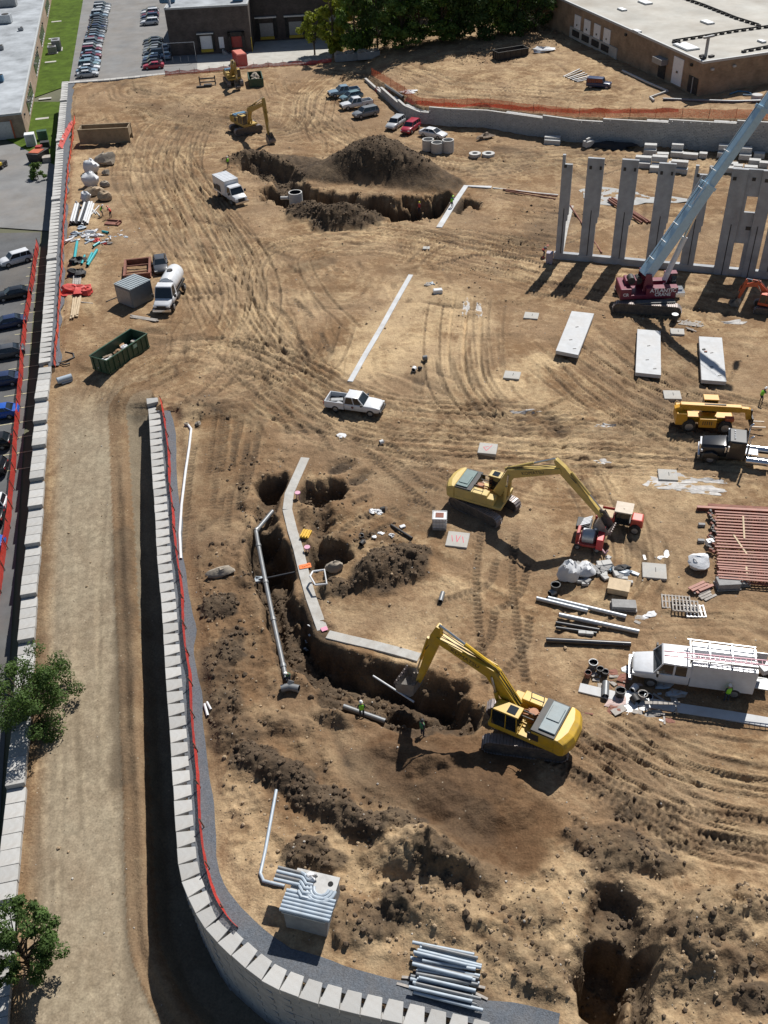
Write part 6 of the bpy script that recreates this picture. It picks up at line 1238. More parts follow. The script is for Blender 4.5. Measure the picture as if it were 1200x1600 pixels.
q = Matrix.Rotation(r12, 4, 'Z') @ Vector((-2.9, -1.512, 2.1)); lettering('CR', .5, M_LTR, cr, q, (math.pi/2, 0, r12), .008, bold=.01)
# white drum standing by the crane
def drum(label, p, r, h, m, top=None, cat='drum', name='drum', group=None):
    o = empty(name, p, 0, label, cat, group); b = MB(); b.tube([(0, 0, 0), (0, 0, h*.33), (0, 0, h*.36), (0, 0, h*.66), (0, 0, h*.69), (0, 0, h)], [r, r, r*1.04, r*1.04, r, r], 18); b.build('shell', m, o, auto=True); b = MB(); b.tube([(0, 0, h-.02), (0, 0, h+.03)], [r*1.03, r*1.03], 18); b.build('lid', top or m, o); return o
drum('dark drum with a white lid in front of the crane tracks', on(1053, 503), .36, .95, M_TRIM, M_WHITE)

# ---------------------------------------------------------------- precast concrete
M_PC = mat('precast_concrete', (.33, .345, .365), .85, var=.24, scale=.55, bump=.2, dirt=.22, dscale=.35); M_PCW = mat('fresh_concrete', (.50, .51, .52), .8, var=.12, scale=.6, bump=.15, dirt=.3, dscale=.5); M_FND = mat('footing_concrete', (.42, .41, .385), .9, var=.16, scale=1.5, bump=.4, dirt=.4, dscale=.8); M_RUST = mat('rust_steel', (.20, .075, .05), .8, var=.3, scale=2, dirt=.2); M_PINKST = mat('primer_red_steel', (.29, .10, .065), .6, var=.25, scale=1.5, dirt=.25, dscale=1.2)
PA = at(871, 404, 0); PB = at(1225, 437, 0); pd = flat_h(PB-PA); pang = math.atan2(pd.y, pd.x); Hc = top_of(PA, 882, 244)
def local_x(px, py): return (at(px, py, 0)-PA).dot(pd)
def panel(label, x, w, h, notch=None, step=None):
    p = PA+pd*x; root = empty('precast_column', (p.x, p.y, gz(p.x, p.y)-.1), pang, label, 'precast panel', 'standing precast columns behind the crane'); zt_ = h+.1; w2 = w/2
    pts = [(-w2, 0), (w2-.28, 0), (w2-.28, 5.2), (w2-.12, 5.2), (w2-.12, 6.0), (w2, 6.0)]
    if notch == 'fork': pts += [(w2, zt_), (w2-.38, zt_), (w2-.38, zt_-1.0), (-w2+.38, zt_-1.0), (-w2+.38, zt_), (-w2, zt_)]
    elif notch == 'horn': pts += [(w2, zt_-.9), (-w2+.35, zt_-.9), (-w2+.35, zt_+.2), (-w2, zt_+.2)]
    else: pts += [(w2, zt_), (-w2, zt_)]
    b = MB(); b.prism(pts, -.12, .28); b.build('shaft', M_PC, root)
    b = MB(); b.box((-w2+.42, -.125, zt_-1.1), (.3, .05, .42))
    if w > 1.5: b.box((w2-.35, -.125, zt_-1.1), (.25, .05, .42))
    b.build('lifting_pocket', M_TRIM, root); b = MB(); b.box((.02, -.125, 3.4), (.10, .04, 6.8)); b.build('center_groove', M_TRIM, root)
H1 = Hc
for (px, py, w, nt, lb) in [(875, 404, 1.25, 'horn', 'leftmost standing precast column, narrow with a horn at its top corner'), (916, 408, 1.95, None, 'second standing precast column from the left with a flat top'), (966, 412, 1.95, None, 'third standing precast column in the middle of the row'), (1020, 417, 1.95, None, 'precast column standing right behind the crane boom foot'), (1073, 422, 1.9, 'fork', 'precast column with a forked top crossed by the crane boom')]:
    panel(lb, local_x(px, py), w, H1, nt)
# wide wall panel with openings
x0 = local_x(1114, 426); x1 = local_x(1178, 431); wv = x1-x0; p = PA+pd*x0; root = empty('precast_wall_panel', (p.x, p.y, gz(p.x, p.y)-.1), pang, 'wide grey precast wall panel with two openings at the right end of the columns', 'precast panel'); Hp = H1+.1
b = MB(); o1 = (wv*.45, wv*.80, 8.1, 10.0); o2 = (wv*.36, wv*.60, .9, 4.3)
xs_ = sorted({0, o1[0], o1[1], o2[0], o2[1], wv}); zs_ = sorted({0, o2[2], o2[3], o1[2], o1[3], Hp})
for i in range(len(xs_)-1):
    for j in range(len(zs_)-1):
        xm = (xs_[i]+xs_[i+1])/2; zm = (zs_[j]+zs_[j+1])/2
        if any(o[0] < xm < o[1] and o[2] < zm < o[3] for o in (o1, o2)): continue
        b.hexa([(x, y, z) for z in (zs_[j], zs_[j+1]) for x, y in ((xs_[i], -.1), (xs_[i+1], -.1), (xs_[i+1], .26), (xs_[i], .26))])
b.build('slab', M_PC, root, weld=False)
b = MB(); b.box((.9, -.2, Hp/2), (1.7, .2, Hp)); b.build('pilaster', M_PC, root); b = MB(); b.box((wv-.75, -.2, Hp/2), (1.4, .2, Hp)); b.build('pilaster', M_PC, root)
b = MB()
for x in (.4, 1.9+.6, wv-.9): b.box((x, -.31 if x < 1 or x > wv-1.2 else -.11, Hp-1.1), (.4, .04, .4))
b.box((wv*.62, -.11, 6.2), (.55, .04, .45)); b.build('lifting_pocket', M_TRIM, root)
for x in (1.0, wv-.8): b = MB(); b.box((x, -.305, 3.3), (.10, .03, 6.6)); b.build('center_groove', M_TRIM, root)
panel('last standing precast column cut by the right frame edge', local_x(1196, 433), 1.9, H1)
root = empty('foundation_beam', PA, pang, 'long low concrete beam that the standing precast columns share', 'beam'); b = MB(); b.box((13, .14, .35), (27, .62, .95)); b.build('beam', M_PC, root)
def lay_slab(label, corners, thick, col=M_PCW, seed=1):
    """slab from the picture corners of its top: far-left, far-right, near-right, near-left"""
    q = [at(a, b, thick+.25) for a, b in corners]; c = sum(q, Vector())/4; g = gz(c.x, c.y); root = empty('precast_slab', (c.x, c.y, g), 0, label, 'precast slab', 'white precast slabs lying in front of the crane')
    b = MB(); b.hexa([Vector((p.x-c.x, p.y-c.y, z)) for z in (.22, .22+thick) for p in (q[3], q[2], q[1], q[0])]); b.build('slab', col, root, bevel=.015, seg=1)
    for t in (.2, .8): b = MB(); a = q[3].lerp(q[0], t)-c; e = q[2].lerp(q[1], t)-c; b.bar((a.x*.97, a.y, .05), (e.x*.97, e.y, .05), .25, .34); b.build('timber', mat('timber', (.35, .25, .15), .8, var=.25, scale=3), root)
    b = MB()
    for t, s in ((.3, .45), (.62, .5), (.12, .75)):
        a = q[3].lerp(q[0], t)-c; e = q[2].lerp(q[1], t)-c; m_ = a.lerp(e, s); b.box((m_.x, m_.y, .225+thick), (.35, .12, .03), rz=.4*t)
    b.build('lifting_insert', M_TRIM, root)
lay_slab('left white precast slab, tilted towards the boom foot, lying on the ground', [(893, 489), (928, 493), (903, 558), (868, 551)], .42); lay_slab('middle white precast slab crossed by the boom shadow', [(996, 514), (1032, 517), (1033, 586), (993, 582)], .42); lay_slab('right white precast slab with a dark hook shadow on it', [(1092, 526), (1128, 528), (1135, 597), (1096, 594)], .42)
b = MB()
r = empty('lifting_hardware', on(1098, 555)+Vector((0, 0, .66)), 0, 'small dark lifting pieces on the right white slab', 'hardware'); b = MB(); b.box((0, 0, .06), (.3, .2, .12), rz=.4); b.build('clamp', M_TRIM, r); b = MB(); b.box((.05, -.5, .06), (.3, .2, .12), rz=-.2); b.build('clamp', M_RUST, r)
def footing(label, px, py, w, d, ang, mark=None, group='square concrete footing pads', m=M_FND):
    p = on(px, py, .10); r = empty('footing_pad', p, R(ang), label, 'footing', group); b = MB(); b.box((0, 0, -.12), (w, d, .44)); b.build('pad', m, r, bevel=.03, seg=1)
    if mark:
        b = MB()
        for i, (a, c) in enumerate(mark): b.bar((a[0]*w, a[1]*d, .104+.002*i), (c[0]*w, c[1]*d, .104+.002*i), .06, .006)
        b.build('painted_mark', mat('pink_spray', (.55, .08, .12), .7) if m is not M_PCW else M_TRIM, r)
    else: b = MB(); b.box((.1, .1, .11), (.06, .5, .02)); b.build('anchor', M_TRIM, r)
VM = [((-.25, .1), (-.05, -.25)), ((-.05, -.25), (.2, .3)), ((-.25, .05), (.05, .2))]
for a in [('bare square footing pad left of the left white slab', 830, 495, 1.65, 1.5, -16), ('small footing pad below the left white slab between the wheel marks', 800, 588, 1.7, 1.5, -16), ('footing pad between the middle slab and the telehandler', 1050, 619, 1.7, 1.6, -8), ('footing pad beside the planks under the crane', 1058, 520, 1.5, 1.3, -12), ('pale footing pad with a red check mark above the paler excavator', 762, 703, 1.75, 1.7, -14, VM, ), ('large footing pad with faint red writing below the paler excavator', 715, 845, 1.85, 1.9, -14, [((-.3, .2), (-.2, -.2)), ((-.1, .25), (.0, -.2)), ((.0, -.2), (.1, .25)), ((.2, .2), (.3, -.2))]), ('clean pale footing pad between the stone pile and the round white bag', 1022, 894, 1.9, 1.8, -12), ('footing pad in the white spill near the semi tractor', 1043, 744, 1.7, 1.6, -10), ('small pale plate near the long strip footing', 666, 389, .9, .8, -10)]:
    footing(*a[:6], mark=a[6] if len(a) > 6 else None)
def strip_footing(label, pts, w, h=.34, m=M_FND, top=.10):
    P = [on(*p) for p in pts]; o = P[0].copy(); r = empty('strip_footing', o, 0, label, 'footing', 'strip footings in the ground'); b = MB(); secs = []
    for k, p in enumerate(P):
        d = (P[min(k+1, len(P)-1)]-P[max(0, k-1)]); d.z = 0; d.normalize(); n = Vector((-d.y, d.x, 0))*w/2; q = p-o; z = top+.0; secs.append([q-n+Vector((0, 0, z-h-.5)), q+n+Vector((0, 0, z-h-.5)), q+n+Vector((0, 0, z)), q-n+Vector((0, 0, z))])
    b.loft(secs); b.build('footing', m, r, bevel=.02, seg=1); return r
strip_footing('long white strip footing running from the plate down to the white pickup', [(642, 430), (618, 472), (596, 512), (570, 556), (547, 597)], .6, m=M_PCW); strip_footing('L shaped strip footing at the right end of the far trench', [(768, 293), (728, 291), (707, 322), (686, 356)], .8, m=M_PCW); strip_footing('upper strip footing in the near dig between the two dark pits', [(477, 716), (464, 745), (452, 772), (449, 797)], .85); strip_footing('strip footing in the near dig beside the dark pits down to the pink flag', [(449, 797), (457, 830), (466, 858), (476, 900), (486, 935), (504, 985)], .85, m=M_FND); strip_footing('strip footing curving from the pink flag towards the near excavator', [(512, 992), (545, 1000), (585, 1009), (620, 1018), (655, 1028)], .85)
strip_footing('pale strip footing behind the white service truck running out of the frame', [(905, 1075), (985, 1094), (1060, 1107), (1140, 1119), (1215, 1132)], .85, m=M_PCW); strip_footing('thin footing behind the leftmost precast column', [(893, 322), (884, 358), (876, 398)], .6)
strip_footing('broken footing edge near the far excavation to the right', [(770, 294), (840, 302), (872, 305)], .35)
# ---------------------------------------------------------------- materials lying about
M_PVC = mat('grey_conduit', (.36, .42, .48), .4, var=.12, scale=1.5, dirt=.15); M_PVCW = mat('white_pipe', (.62, .63, .64), .4, var=.08, dirt=.2); M_BLKP = mat('black_pipe', (.02, .021, .025), .32, var=.2, dirt=.12, spec=.7); M_GRYP = mat('dark_grey_pipe', (.17, .18, .19), .45, .2, var=.15, dirt=.25); M_TEAL = mat('teal_pipe', (.02, .33, .36), .4, var=.1, dirt=.1); M_BAG = mat('white_bag', (.60, .61, .63), .7, var=.12, scale=3, bump=.6, bscale=5, dirt=.25, dscale=1.5)
M_WOOD = mat('new_timber', (.48, .37, .24), .75, var=.2, scale=2.5, dirt=.1); M_WOODG = mat('grey_timber', (.33, .30, .27), .85, var=.25, scale=3); M_ROCK = mat('boulder', (.30, .26, .21), .95, var=.3, scale=1.2, bump=1, bscale=4, dirt=.4); M_GREEN = mat('container_green', (.018, .07, .04), .45, var=.15, scale=1.5, dirt=.25); M_CONT = mat('container_grey', (.13, .155, .175), .5, var=.12, dirt=.15); M_TANST = mat('mud_steel', (.28, .21, .13), .85, var=.3, scale=1.2, dirt=.4); M_DIRTY = mat('rubble', (.26, .2, .15), .95, var=.4, scale=2.5, bump=.8)
M_HIVIS = mat('hi_vis_lime', (.28, .72, .04), .6, var=.08); M_HIVO = mat('hi_vis_red', (.62, .07, .05), .6, var=.08); M_DENIM = mat('dark_trousers', (.035, .045, .07), .85, var=.2); M_SHIRT = mat('dark_shirt', (.05, .055, .065), .85, var=.2); M_SKIN = mat('skin', (.42, .25, .17), .6, var=.06); M_HELM = mat('white_helmet', (.75, .75, .73), .35); M_HELR = mat('red_helmet', (.55, .05, .03), .35); M_HELG = mat('lime_helmet', (.35, .65, .05), .4); M_BOOT = mat('boots', (.06, .04, .03), .8)
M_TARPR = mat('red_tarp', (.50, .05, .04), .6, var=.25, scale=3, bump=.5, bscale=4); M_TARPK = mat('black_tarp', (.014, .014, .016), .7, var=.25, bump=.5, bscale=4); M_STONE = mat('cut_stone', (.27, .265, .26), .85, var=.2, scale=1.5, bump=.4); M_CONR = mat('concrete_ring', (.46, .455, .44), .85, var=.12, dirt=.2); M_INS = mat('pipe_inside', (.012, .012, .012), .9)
def pipe(label, a, c, r, m, group=None, name='pipe', za=None, zc=None, n=10, cat='pipe', bend=None, hollow=True, world=False):
    A = a if world else on(*a); B = c if world else on(*c)
    if not world: A.z += r if za is None else za; B.z += r if zc is None else zc
    if not world and za is None: z0 = max(A.z, B.z, gz(*((A+B)/2)[:2])+r) if (A-B).length < 9 else None; A.z, B.z = (z0, z0) if z0 is not None else (A.z, B.z)
    b = MB(); pts = [Vector((0, 0, 0))]+[q-A for q in (bend or [])]+[B-A]; b.tube(pts, r, n, 0, hollow=r if hollow else 0); o = b.build(name, [m, M_INS], None, auto=True); o.location = A; return tag(o, label, cat, group)
def thing_mesh(mb, name, mats, p, rz, label, cat, group=None, **k):
    o = mb.build(name, mats, None, **k); o.location = p; o.rotation_euler = (0, 0, rz); return tag(o, label, cat, group)
def open_box(root, L, W, H, m, inner, ribs=0, t=.08, floor=True, name='side_panel', ends=True):
    for s in (-1, 1):
        b = MB(); b.box((0, s*(W/2-t/2), H/2), (L, t, H), 0)
        for k in range(ribs): b.box((-L/2+.3+(L-.6)*k/max(1, ribs-1), s*(W/2+.05), H/2), (.12, .1, H*.96), 0)
        b.box((0, s*(W/2), H-.05), (L+.1, .16, .12), 0); b.box((0, s*(W/2), .1), (L, .14, .16), 0); b.build(name, m, root)
    if ends:
        for s in (-1, 1):
            b = MB(); b.box((s*(L/2-t/2), 0, H/2), (t, W-2*t-.01, H), 0); b.box((s*(L/2), 0, H-.055), (.15, W-.2, .11), 0)
            for k in range(3 if ribs else 0): b.box((s*(L/2+.05), -W*.35+k*W*.35, H/2), (.1, .1, H*.9), 0)
            b.build('end_panel', m, root)
    if floor: b = MB(); b.box((0, 0, .06), (L-2*t, W-2*t, .1)); b.build('floor', inner, root)
# green roll-off container with rubbish
p = (on(150, 577)+on(232, 541))/2; hd = heading(on(176, 590), on(232, 549)); r = empty('rolloff_container', p+Vector((0, -.3, .12)), hd, 'dark green open roll-off container half full of rubbish in a muddy puddle', 'container'); open_box(r, 6.6, 2.45, 1.75, M_GREEN, M_TRIM, ribs=9, t=.07)
b = MB(); rr = random.Random(4)
for k in range(26): b.box((rr.uniform(-2.9, 2.9), rr.uniform(-.95, .95), rr.uniform(.3, .8)), (rr.uniform(.3, 1.4), rr.uniform(.1, .6), rr.uniform(.08, .3)), rr.randrange(4), rz=rr.uniform(0, 3))
b.blob((.8, 0, .8), (.6, .5, .4), 1); b.blob((-.2, .2, .75), (.5, .4, .35), 2); b.blob((1.7, -.3, .6), (.7, .5, .4), 3); b.build('rubbish', [M_WOODG, M_BAG, mat('cardboard', (.33, .2, .11), .8), M_DIRTY], r)
b = MB(); b.box((1.2, -1.285, 1.3), (.7, .03, .45)); b.build('sign_plate', mat('pale_green_sign', (.25, .42, .33), .5), r)
# dark green container with rocks at the far end, and others
p = on(400, 130); r = empty('rolloff_container', p, R(98), 'dark green container holding a boulder beside the far excavator', 'container'); open_box(r, 5.2, 2.6, 1.5, M_GREEN, M_TRIM, ribs=7)
b = MB(); b.blob((.9, 0, 1.1), (1.3, .8, .6), 0); b.blob((-1.2, .3, .9), (.8, .7, .5), 0); b.blob((-1.0, -.5, .8), (.7, .5, .4), 0); b.build('rocks', M_ROCK, r)
p = onl(376, 101); r = empty('skip_container', p, R(110), 'red closed container parked in front of the dark loading docks', 'container'); b = MB(); b.box((0, 0, 1.4), (4.6, 2.3, 2.4)); b.build('body', M_RED, r, bevel=.06)
b = MB(); b.box((0, 0, 2.66), (4.2, 2.0, .12)); b.build('lid', mat('coral_lid', (.50, .14, .10), .6), r, bevel=.03); b = MB()
for k in range(5): b.box((-1.8+k*.9, 0, 1.4), (.1, 2.42, 2.3))
b.build('ribs', M_RED, r)
p = at(797, 101, 1.6); p.z = gz(p.x, p.y); r = empty('rolloff_container', p, R(20), 'low black open container on the upper terrace', 'container'); open_box(r, 6.5, 2.4, 1.5, M_TRIM, M_DIRTY, ribs=6)
# steel trench boxes
p = (on(126, 227)+on(205, 222))/2; r = empty('trench_box', p+Vector((0, 1.2, .05)), heading(on(126, 227), on(205, 222)), 'long mud coloured steel trench box at the upper left of the site', 'trench box'); open_box(r, 8.6, 2.6, 2.5, M_TANST, M_DIRTY, ribs=0, t=.16, ends=False, floor=False)
for s in (-1, 1): b = MB(); b.box((s*4.15, 0, 1.7), (.14, 2.2, 1.5)); b.build('end_panel', M_TANST, r)
p = on(216, 424); r = empty('trench_box', p, R(98), 'rusty open frame lying beside the grey storage container', 'trench box'); open_box(r, 4.8, 3.3, .75, M_RUST, M_DIRTY, ribs=0, t=.2, floor=False)
for x in (-1.0, 1.0): b = MB(); b.tube([(x, -1.5, .4), (x, 1.5, .4)], .1, 8); b.build('spreader', M_RUST, r)
# storage container
a, c = on(208, 482), on(238, 466); p = on(213, 470); r = empty('storage_container', p, heading(a, c), 'blue-grey storage container with a ribbed pale roof', 'container'); b = MB(); b.box((0, 0, 1.25), (3.2, 3.0, 2.4)); b.build('body', M_CONT, r, bevel=.03)
b = MB(); b.box((0, 0, 2.5), (3.24, 3.04, .08))
for k in range(9): b.box((-1.4+k*.35, 0, 2.57), (.12, 2.95, .06))
b.build('roof', mat('pale_ribbed_roof', (.30, .34, .36), .5, var=.1), r); b = MB(); b.box((-1.62, 0, 1.2), (.05, 2.6, 2.1)); b.build('door', M_STEEL, r)
# boulders, white bags
for px, py, rx, ry, rz_, lb, m in [(166, 256, 1.6, 1.2, 1.1, 'large grey boulder just below the long steel trench box', M_ROCK), (166, 273, .6, .5, .5, 'small rock between the large boulder and the lower rocks', M_ROCK), (164, 291, .8, .6, .5, 'medium rock beside the second white bag', M_ROCK), (147, 304, 1.6, .9, .7, 'long tan rock below the second white bag', mat('tan_rock', (.36, .27, .18), .95, var=.25, bump=1, bscale=4)), (164, 312, 1.1, .9, .8, 'squarish tan rock right of the long tan rock', mat('tan_rock', (.36, .27, .18), .95)), (345, 898, 1.1, .5, .45, 'flat slab of rock on the dug bank near the curved wall', M_ROCK), (522, 890, .8, .45, .5, 'grey rock by the dark pit below the strip footing', M_ROCK), (310, 664, .3, .3, .25, 'small brown stone at the head of the white pipe', M_ROCK), (292, 665, .28, .25, .22, 'tan stone left of the white pipe head', M_ROCK)]:
    b = MB(); b.blob((0, 0, rz_*.6), (rx, ry, rz_), 0, 12, 8, .16, .55, random.Random(px)); thing_mesh(b, 'boulder', m, on(px, py), .3, lb, 'rock', 'rocks and boulders', auto=True)
for px, py, rr_, h, lb in [(144, 270, 1.25, 1.15, 'upper of the two large white bags near the boulders'), (143, 290, 1.25, 1.15, 'lower of the two large white bags near the boulders'), (135, 314, .75, .8, 'small blue-white bag below the large white bags'), (888, 905, .85, 1.0, 'upright white bag beside the rubble pile near the red mixer'), (913, 898, .8, .6, 'slumped white and teal bag beside the upright white bag'), (1091, 884, .95, .55, 'round white bag of scrap left of the red steel stack')]:
    b = MB(); b.blob((0, 0, h*.8), (rr_, rr_*.92, h), 0, 14, 9, .12, .78, random.Random(px*3)); r = empty('bulk_bag', on(px, py), .4, lb, 'bag', 'large white bulk bags'); b.build('bag', M_BAG, r, auto=True); k_ = MB()
    for s in (-1, 1): k_.tube([(s*rr_*.5, -.3, h*1.45), (s*rr_*.55, 0, h*1.75), (s*rr_*.5, .3, h*1.45)], .05, 6)
    k_.build('lifting_loops', M_PVCW if px != 135 else M_PVC, r)
# black and white pipe stacks upper left
def stack(label, group, a, c, n, r, mats, lay=(4, 3), lat=None, jit=.25, seed=1, cat='pipe', name='pipe', lift=0.0):
    rr = random.Random(seed); A = on(*a); B = on(*c); zg = max(A.z, B.z)+lift; d = (B-A); d.z = 0; L_ = d.length; d.normalize(); nn = Vector((-d.y, d.x, 0)); k = 0; z = r; row = 0
    while k < n:
        m_ = lay[min(row, len(lay)-1)]
        for i in range(m_):
            if k >= n: break
            o = nn*((i-(m_-1)/2)*2.06*r); s0 = rr.uniform(-jit, jit); s1 = rr.uniform(-jit, jit); ya = rr.uniform(-.3, .3)*r if row else 0
            p = A+o+d*s0; q = B+o+d*s1+nn*ya; p.z = zg+z; q.z = zg+z; pipe(label, p, q, r, mats[rr.randrange(len(mats))], group, name, world=True, cat=cat); k += 1
        z += r*1.76; row += 1
stack('black pipe of the narrow stack beside the orange net', 'narrow stack of black pipes', (121, 324), (114, 352), 5, .17, [M_BLKP, M_BLKP, M_PVCW], (3, 2), seed=2); stack('black pipe of the wide stack left of the hi-vis worker', 'wide stack of black pipes', (139, 321), (129, 352), 9, .17, [M_BLKP, M_BLKP, M_BLKP, M_PVCW], (5, 4), seed=3)
pipe('short dark pipe leaning above the narrow black stack', (119, 317), (127, 326), .14, M_GRYP)
for a, c, lb in [((150, 335), (138, 318), 'first thin white pipe of the loose cross near the workers'), ((143, 337), (155, 322), 'second thin white pipe of the loose cross near the workers'), ((156, 338), (150, 331), 'short thin white pipe of the loose cross near the workers')]: pipe(lb, a, c, .08, M_PVCW, 'loose white pipes near the workers')
b = MB(); b.box((0, 0, .12), (2.2, 1.2, .2)); b.box((0, .5, .3), (2.2, .12, .3)); b.box((.8, 0, .3), (.12, 1.1, .3)); thing_mesh(b, 'steel_tray', M_RUST, on(177, 350), -.3, 'rusty steel tray on the sand below the two workers', 'tray')
for a, c, rr_, lb in [((121, 380), (116, 414), .2, 'upright running teal pipe beside the orange net'), ((152, 393), (137, 417), .2, 'longer teal pipe of the angled pair'), ((144, 397), (137, 412), .16, 'shorter teal pipe of the angled pair'), ((156, 381), (146, 387), .17, 'short teal pipe near the plastic litter'), ((133, 402), (128, 414), .15, 'stubby teal pipe by the black tarp'), ((160, 363), (170, 365), .15, 'small teal pipe end among the white plastic')]: pipe(lb, a, c, rr_, M_TEAL, 'teal pipes')
rr = random.Random(12)
def litter(label, px, py, n, spread, mats, size=(.2, .7), name='debris', cat='debris', seed=1, flatk=.25, group=None):
    rr = random.Random(seed); b = MB(); p = on(px, py)
    for k in range(n):
        x, y = rr.gauss(0, spread), rr.gauss(0, spread*.7); z = gz(p.x+x, p.y+y)-p.z; s = rr.uniform(*size); mi = rr.randrange(len(mats))
        if rr.random() < .5: b.blob((x, y, z+s*flatk*.8), (s, s*rr.uniform(.4, .9), s*flatk*1.3), mi, 7, 5, .25, .8, rr)
        else: b.box((x, y, z+s*flatk*.5), (s*1.4, s*rr.uniform(.15, .8), s*flatk), mi, rz=rr.uniform(0, 3))
    o = b.build(name, mats); o.location = p; o['kind'] = 'stuff'; return tag(o, label, cat, group)
litter('white plastic sheeting and wrapping strewn above the teal pipes', 132, 368, 22, 1.6, [M_BAG, M_BAG, M_PVCW, M_PVC], (.3, .9), seed=5); litter('pale scraps and rags between the plastic and the teal pipes', 160, 375, 16, 1.1, [M_BAG, M_WOODG, M_TARPR, M_PVC], (.2, .6), seed=6); litter('pale spilled gravel patch with scraps right of the plastic', 188, 368, 14, 1.6, [M_PVCW, M_CONR, M_PVC], (.1, .35), seed=7, flatk=.15)
for px, py, w, m, lb in [(121, 411, 1.0, M_TARPK, 'black tarp heap over the teal pipe end'), (122, 430, 1.1, M_TARPK, 'black tarp heap just above the white planks'), (122, 456, 1.7, M_TARPR, 'red tarp heap on the planks by the orange net'), (135, 459, .9, M_TARPR, 'small red tarp right of the larger red tarp')]:
    b = MB(); b.blob((0, 0, .25), (w, w*.75, .5), 0, 14, 8, .3, .4, random.Random(px)); b.blob((w*.4, .2, .2), (w*.5, w*.6, .45), 0, 10, 7, .3, .4, random.Random(py)); thing_mesh(b, 'tarp_heap', m, on(px, py), .2, lb, 'tarp', 'tarp heaps', auto=True)
def planks(label, group, a, c, n, w, m, seed=1, h=.09, rows=1, jit=.3):
    rr = random.Random(seed); A = on(*a); B = on(*c); d = B-A; d.z = 0; L_ = d.length; d.normalize(); ang = math.atan2(d.y, d.x); nn = Vector((-d.y, d.x, 0)); zg = max(A.z, B.z)
    for k in range(n):
        i = k % (n//rows if rows > 1 else n); row = k//(n//rows) if rows > 1 else 0; c_ = (A+B)/2+nn*((i-((n/rows)-1)/2)*(w+.05))+d*rr.uniform(-jit, jit); b = MB(); b.box((0, 0, h/2), (L_*rr.uniform(.9, 1.05), w, h)); thing_mesh(b, 'plank', m, (c_.x, c_.y, zg+row*(h+.01)), ang+rr.uniform(-.03, .03), label, 'plank', group)
planks('grey-white plank of the bundle above the red tarp', 'grey-white planks above the red tarp', (122, 428), (120, 446), 8, .22, M_WOODG, 1, rows=2); planks('yellow timber plank sticking out below the red tarp', 'yellow timber planks below the red tarp', (121, 466), (117, 497), 8, .2, M_WOOD, 2, rows=2); planks('grey board lying in the mud above the green container', 'boards above the green container', (206, 495), (248, 502), 3, .16, M_WOODG, 3); planks('dark board near the timber bundle', 'dark boards by the timber bundle', (128, 473), (148, 475), 1, .12, M_WOODG, 4); planks('plank in the bundle by the dark drum near the crane', 'planks by the crane', (1060, 503), (1096, 508), 5, .22, M_WOODG, 5, rows=1); planks('short plank beside the planks by the crane', 'short planks by the crane', (1072, 513), (1086, 518), 2, .12, M_WOODG, 6)
pipe('thin dark bar lying left of the grey storage container', (166, 472), (188, 464), .06, M_TRIM, name='bar', cat='bar')
b = MB(); b.tube([(-.7, 0, .38), (.9, 0, .38)], [.36, .36], 14); b.tube([(-.75, 0, .38), (-.68, 0, .38)], [.3, .38], 14); b.box((.2, 0, .1), (1.2, .8, .12)); thing_mesh(b, 'water_tank', M_PVC, on(101, 597), .5, 'small pale blue tank lying near the orange net end', 'tank', auto=True)
b = MB(); b.tube([(-.4, 1.6, .08), (.6, 1.1, .12), (.9, .3, .1), (.2, -.4, .1), (-.6, -.8, .12), (.1, -1.3, .1), (.7, -1.0, .1)], .09, 8); thing_mesh(b, 'black_hose', M_HOSE, on(103, 562), 0, 'coiled black hose on the sand at the orange net end', 'hose', smooth=True)
# far: dark carriage frame, rings, discs, standing ring
p = on(325, 133); r = empty('fork_frame', p, .05, 'dark steel fork frame left of the far excavator', 'frame')
for x in (-1.5, 1.5): b = MB(); b.bar((x, 0, 0), (x, 0, 1.7), .2); b.bar((x, -.8, .1), (x, .9, .1), .2); b.build('leg', M_TRIM, r)
b = MB(); b.bar((-1.6, 0, 1.25), (1.6, 0, 1.25), .22); b.bar((-1.6, 0, .6), (1.6, 0, .6), .18); b.build('cross_bar', M_TRIM, r); b = MB(); b.box((.1, -1.2, .3), (1.5, .9, .4)); b.box((-1.2, -1.5, .2), (1.8, .4, .3)); b.build('coupler', M_TRIM, r)
def ring(label, px, py, r, h, group, t=.18, up=0.0):
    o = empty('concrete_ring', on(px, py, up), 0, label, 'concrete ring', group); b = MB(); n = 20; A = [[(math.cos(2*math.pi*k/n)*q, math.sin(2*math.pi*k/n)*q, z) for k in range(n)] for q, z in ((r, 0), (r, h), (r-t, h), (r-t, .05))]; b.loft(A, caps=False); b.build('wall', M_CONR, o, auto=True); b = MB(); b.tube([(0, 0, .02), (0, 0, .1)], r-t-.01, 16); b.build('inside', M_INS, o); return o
G_R = 'manhole rings'
ring('left manhole ring of the three below the white sedan', 669, 234, .95, 1.7, G_R); ring('middle manhole ring of the three, set nearest', 683, 238, .95, 1.6, G_R); ring('right manhole ring of the three below the white sedan', 700, 237, .95, 1.9, G_R); ring('left flat concrete ring of the pair near the stone wall', 742, 244, .95, .5, G_R, .5); ring('right flat concrete ring of the pair near the stone wall', 763, 244, 1.0, .5, G_R, .5)
p = at(463, 318, 0); o = empty('concrete_ring', (p.x, p.y, gz(p.x, p.y)), 0, 'tall manhole ring standing in the far trench with a pipe stub', 'concrete ring', G_R); hh = max(2.0, 1.7-gz(p.x, p.y)); b = MB(); b.tube([(0, 0, 0), (0, 0, hh)], 1.0, 20, 0, hollow=.2); b.build('wall', [M_CONR, M_INS], o, auto=True); b = MB(); b.tube([(-1.0, 0, hh-.8), (-2.2, .1, hh-.8)], .25, 10, 0, hollow=.2); b.build('pipe_stub', [M_CONR, M_INS], o)
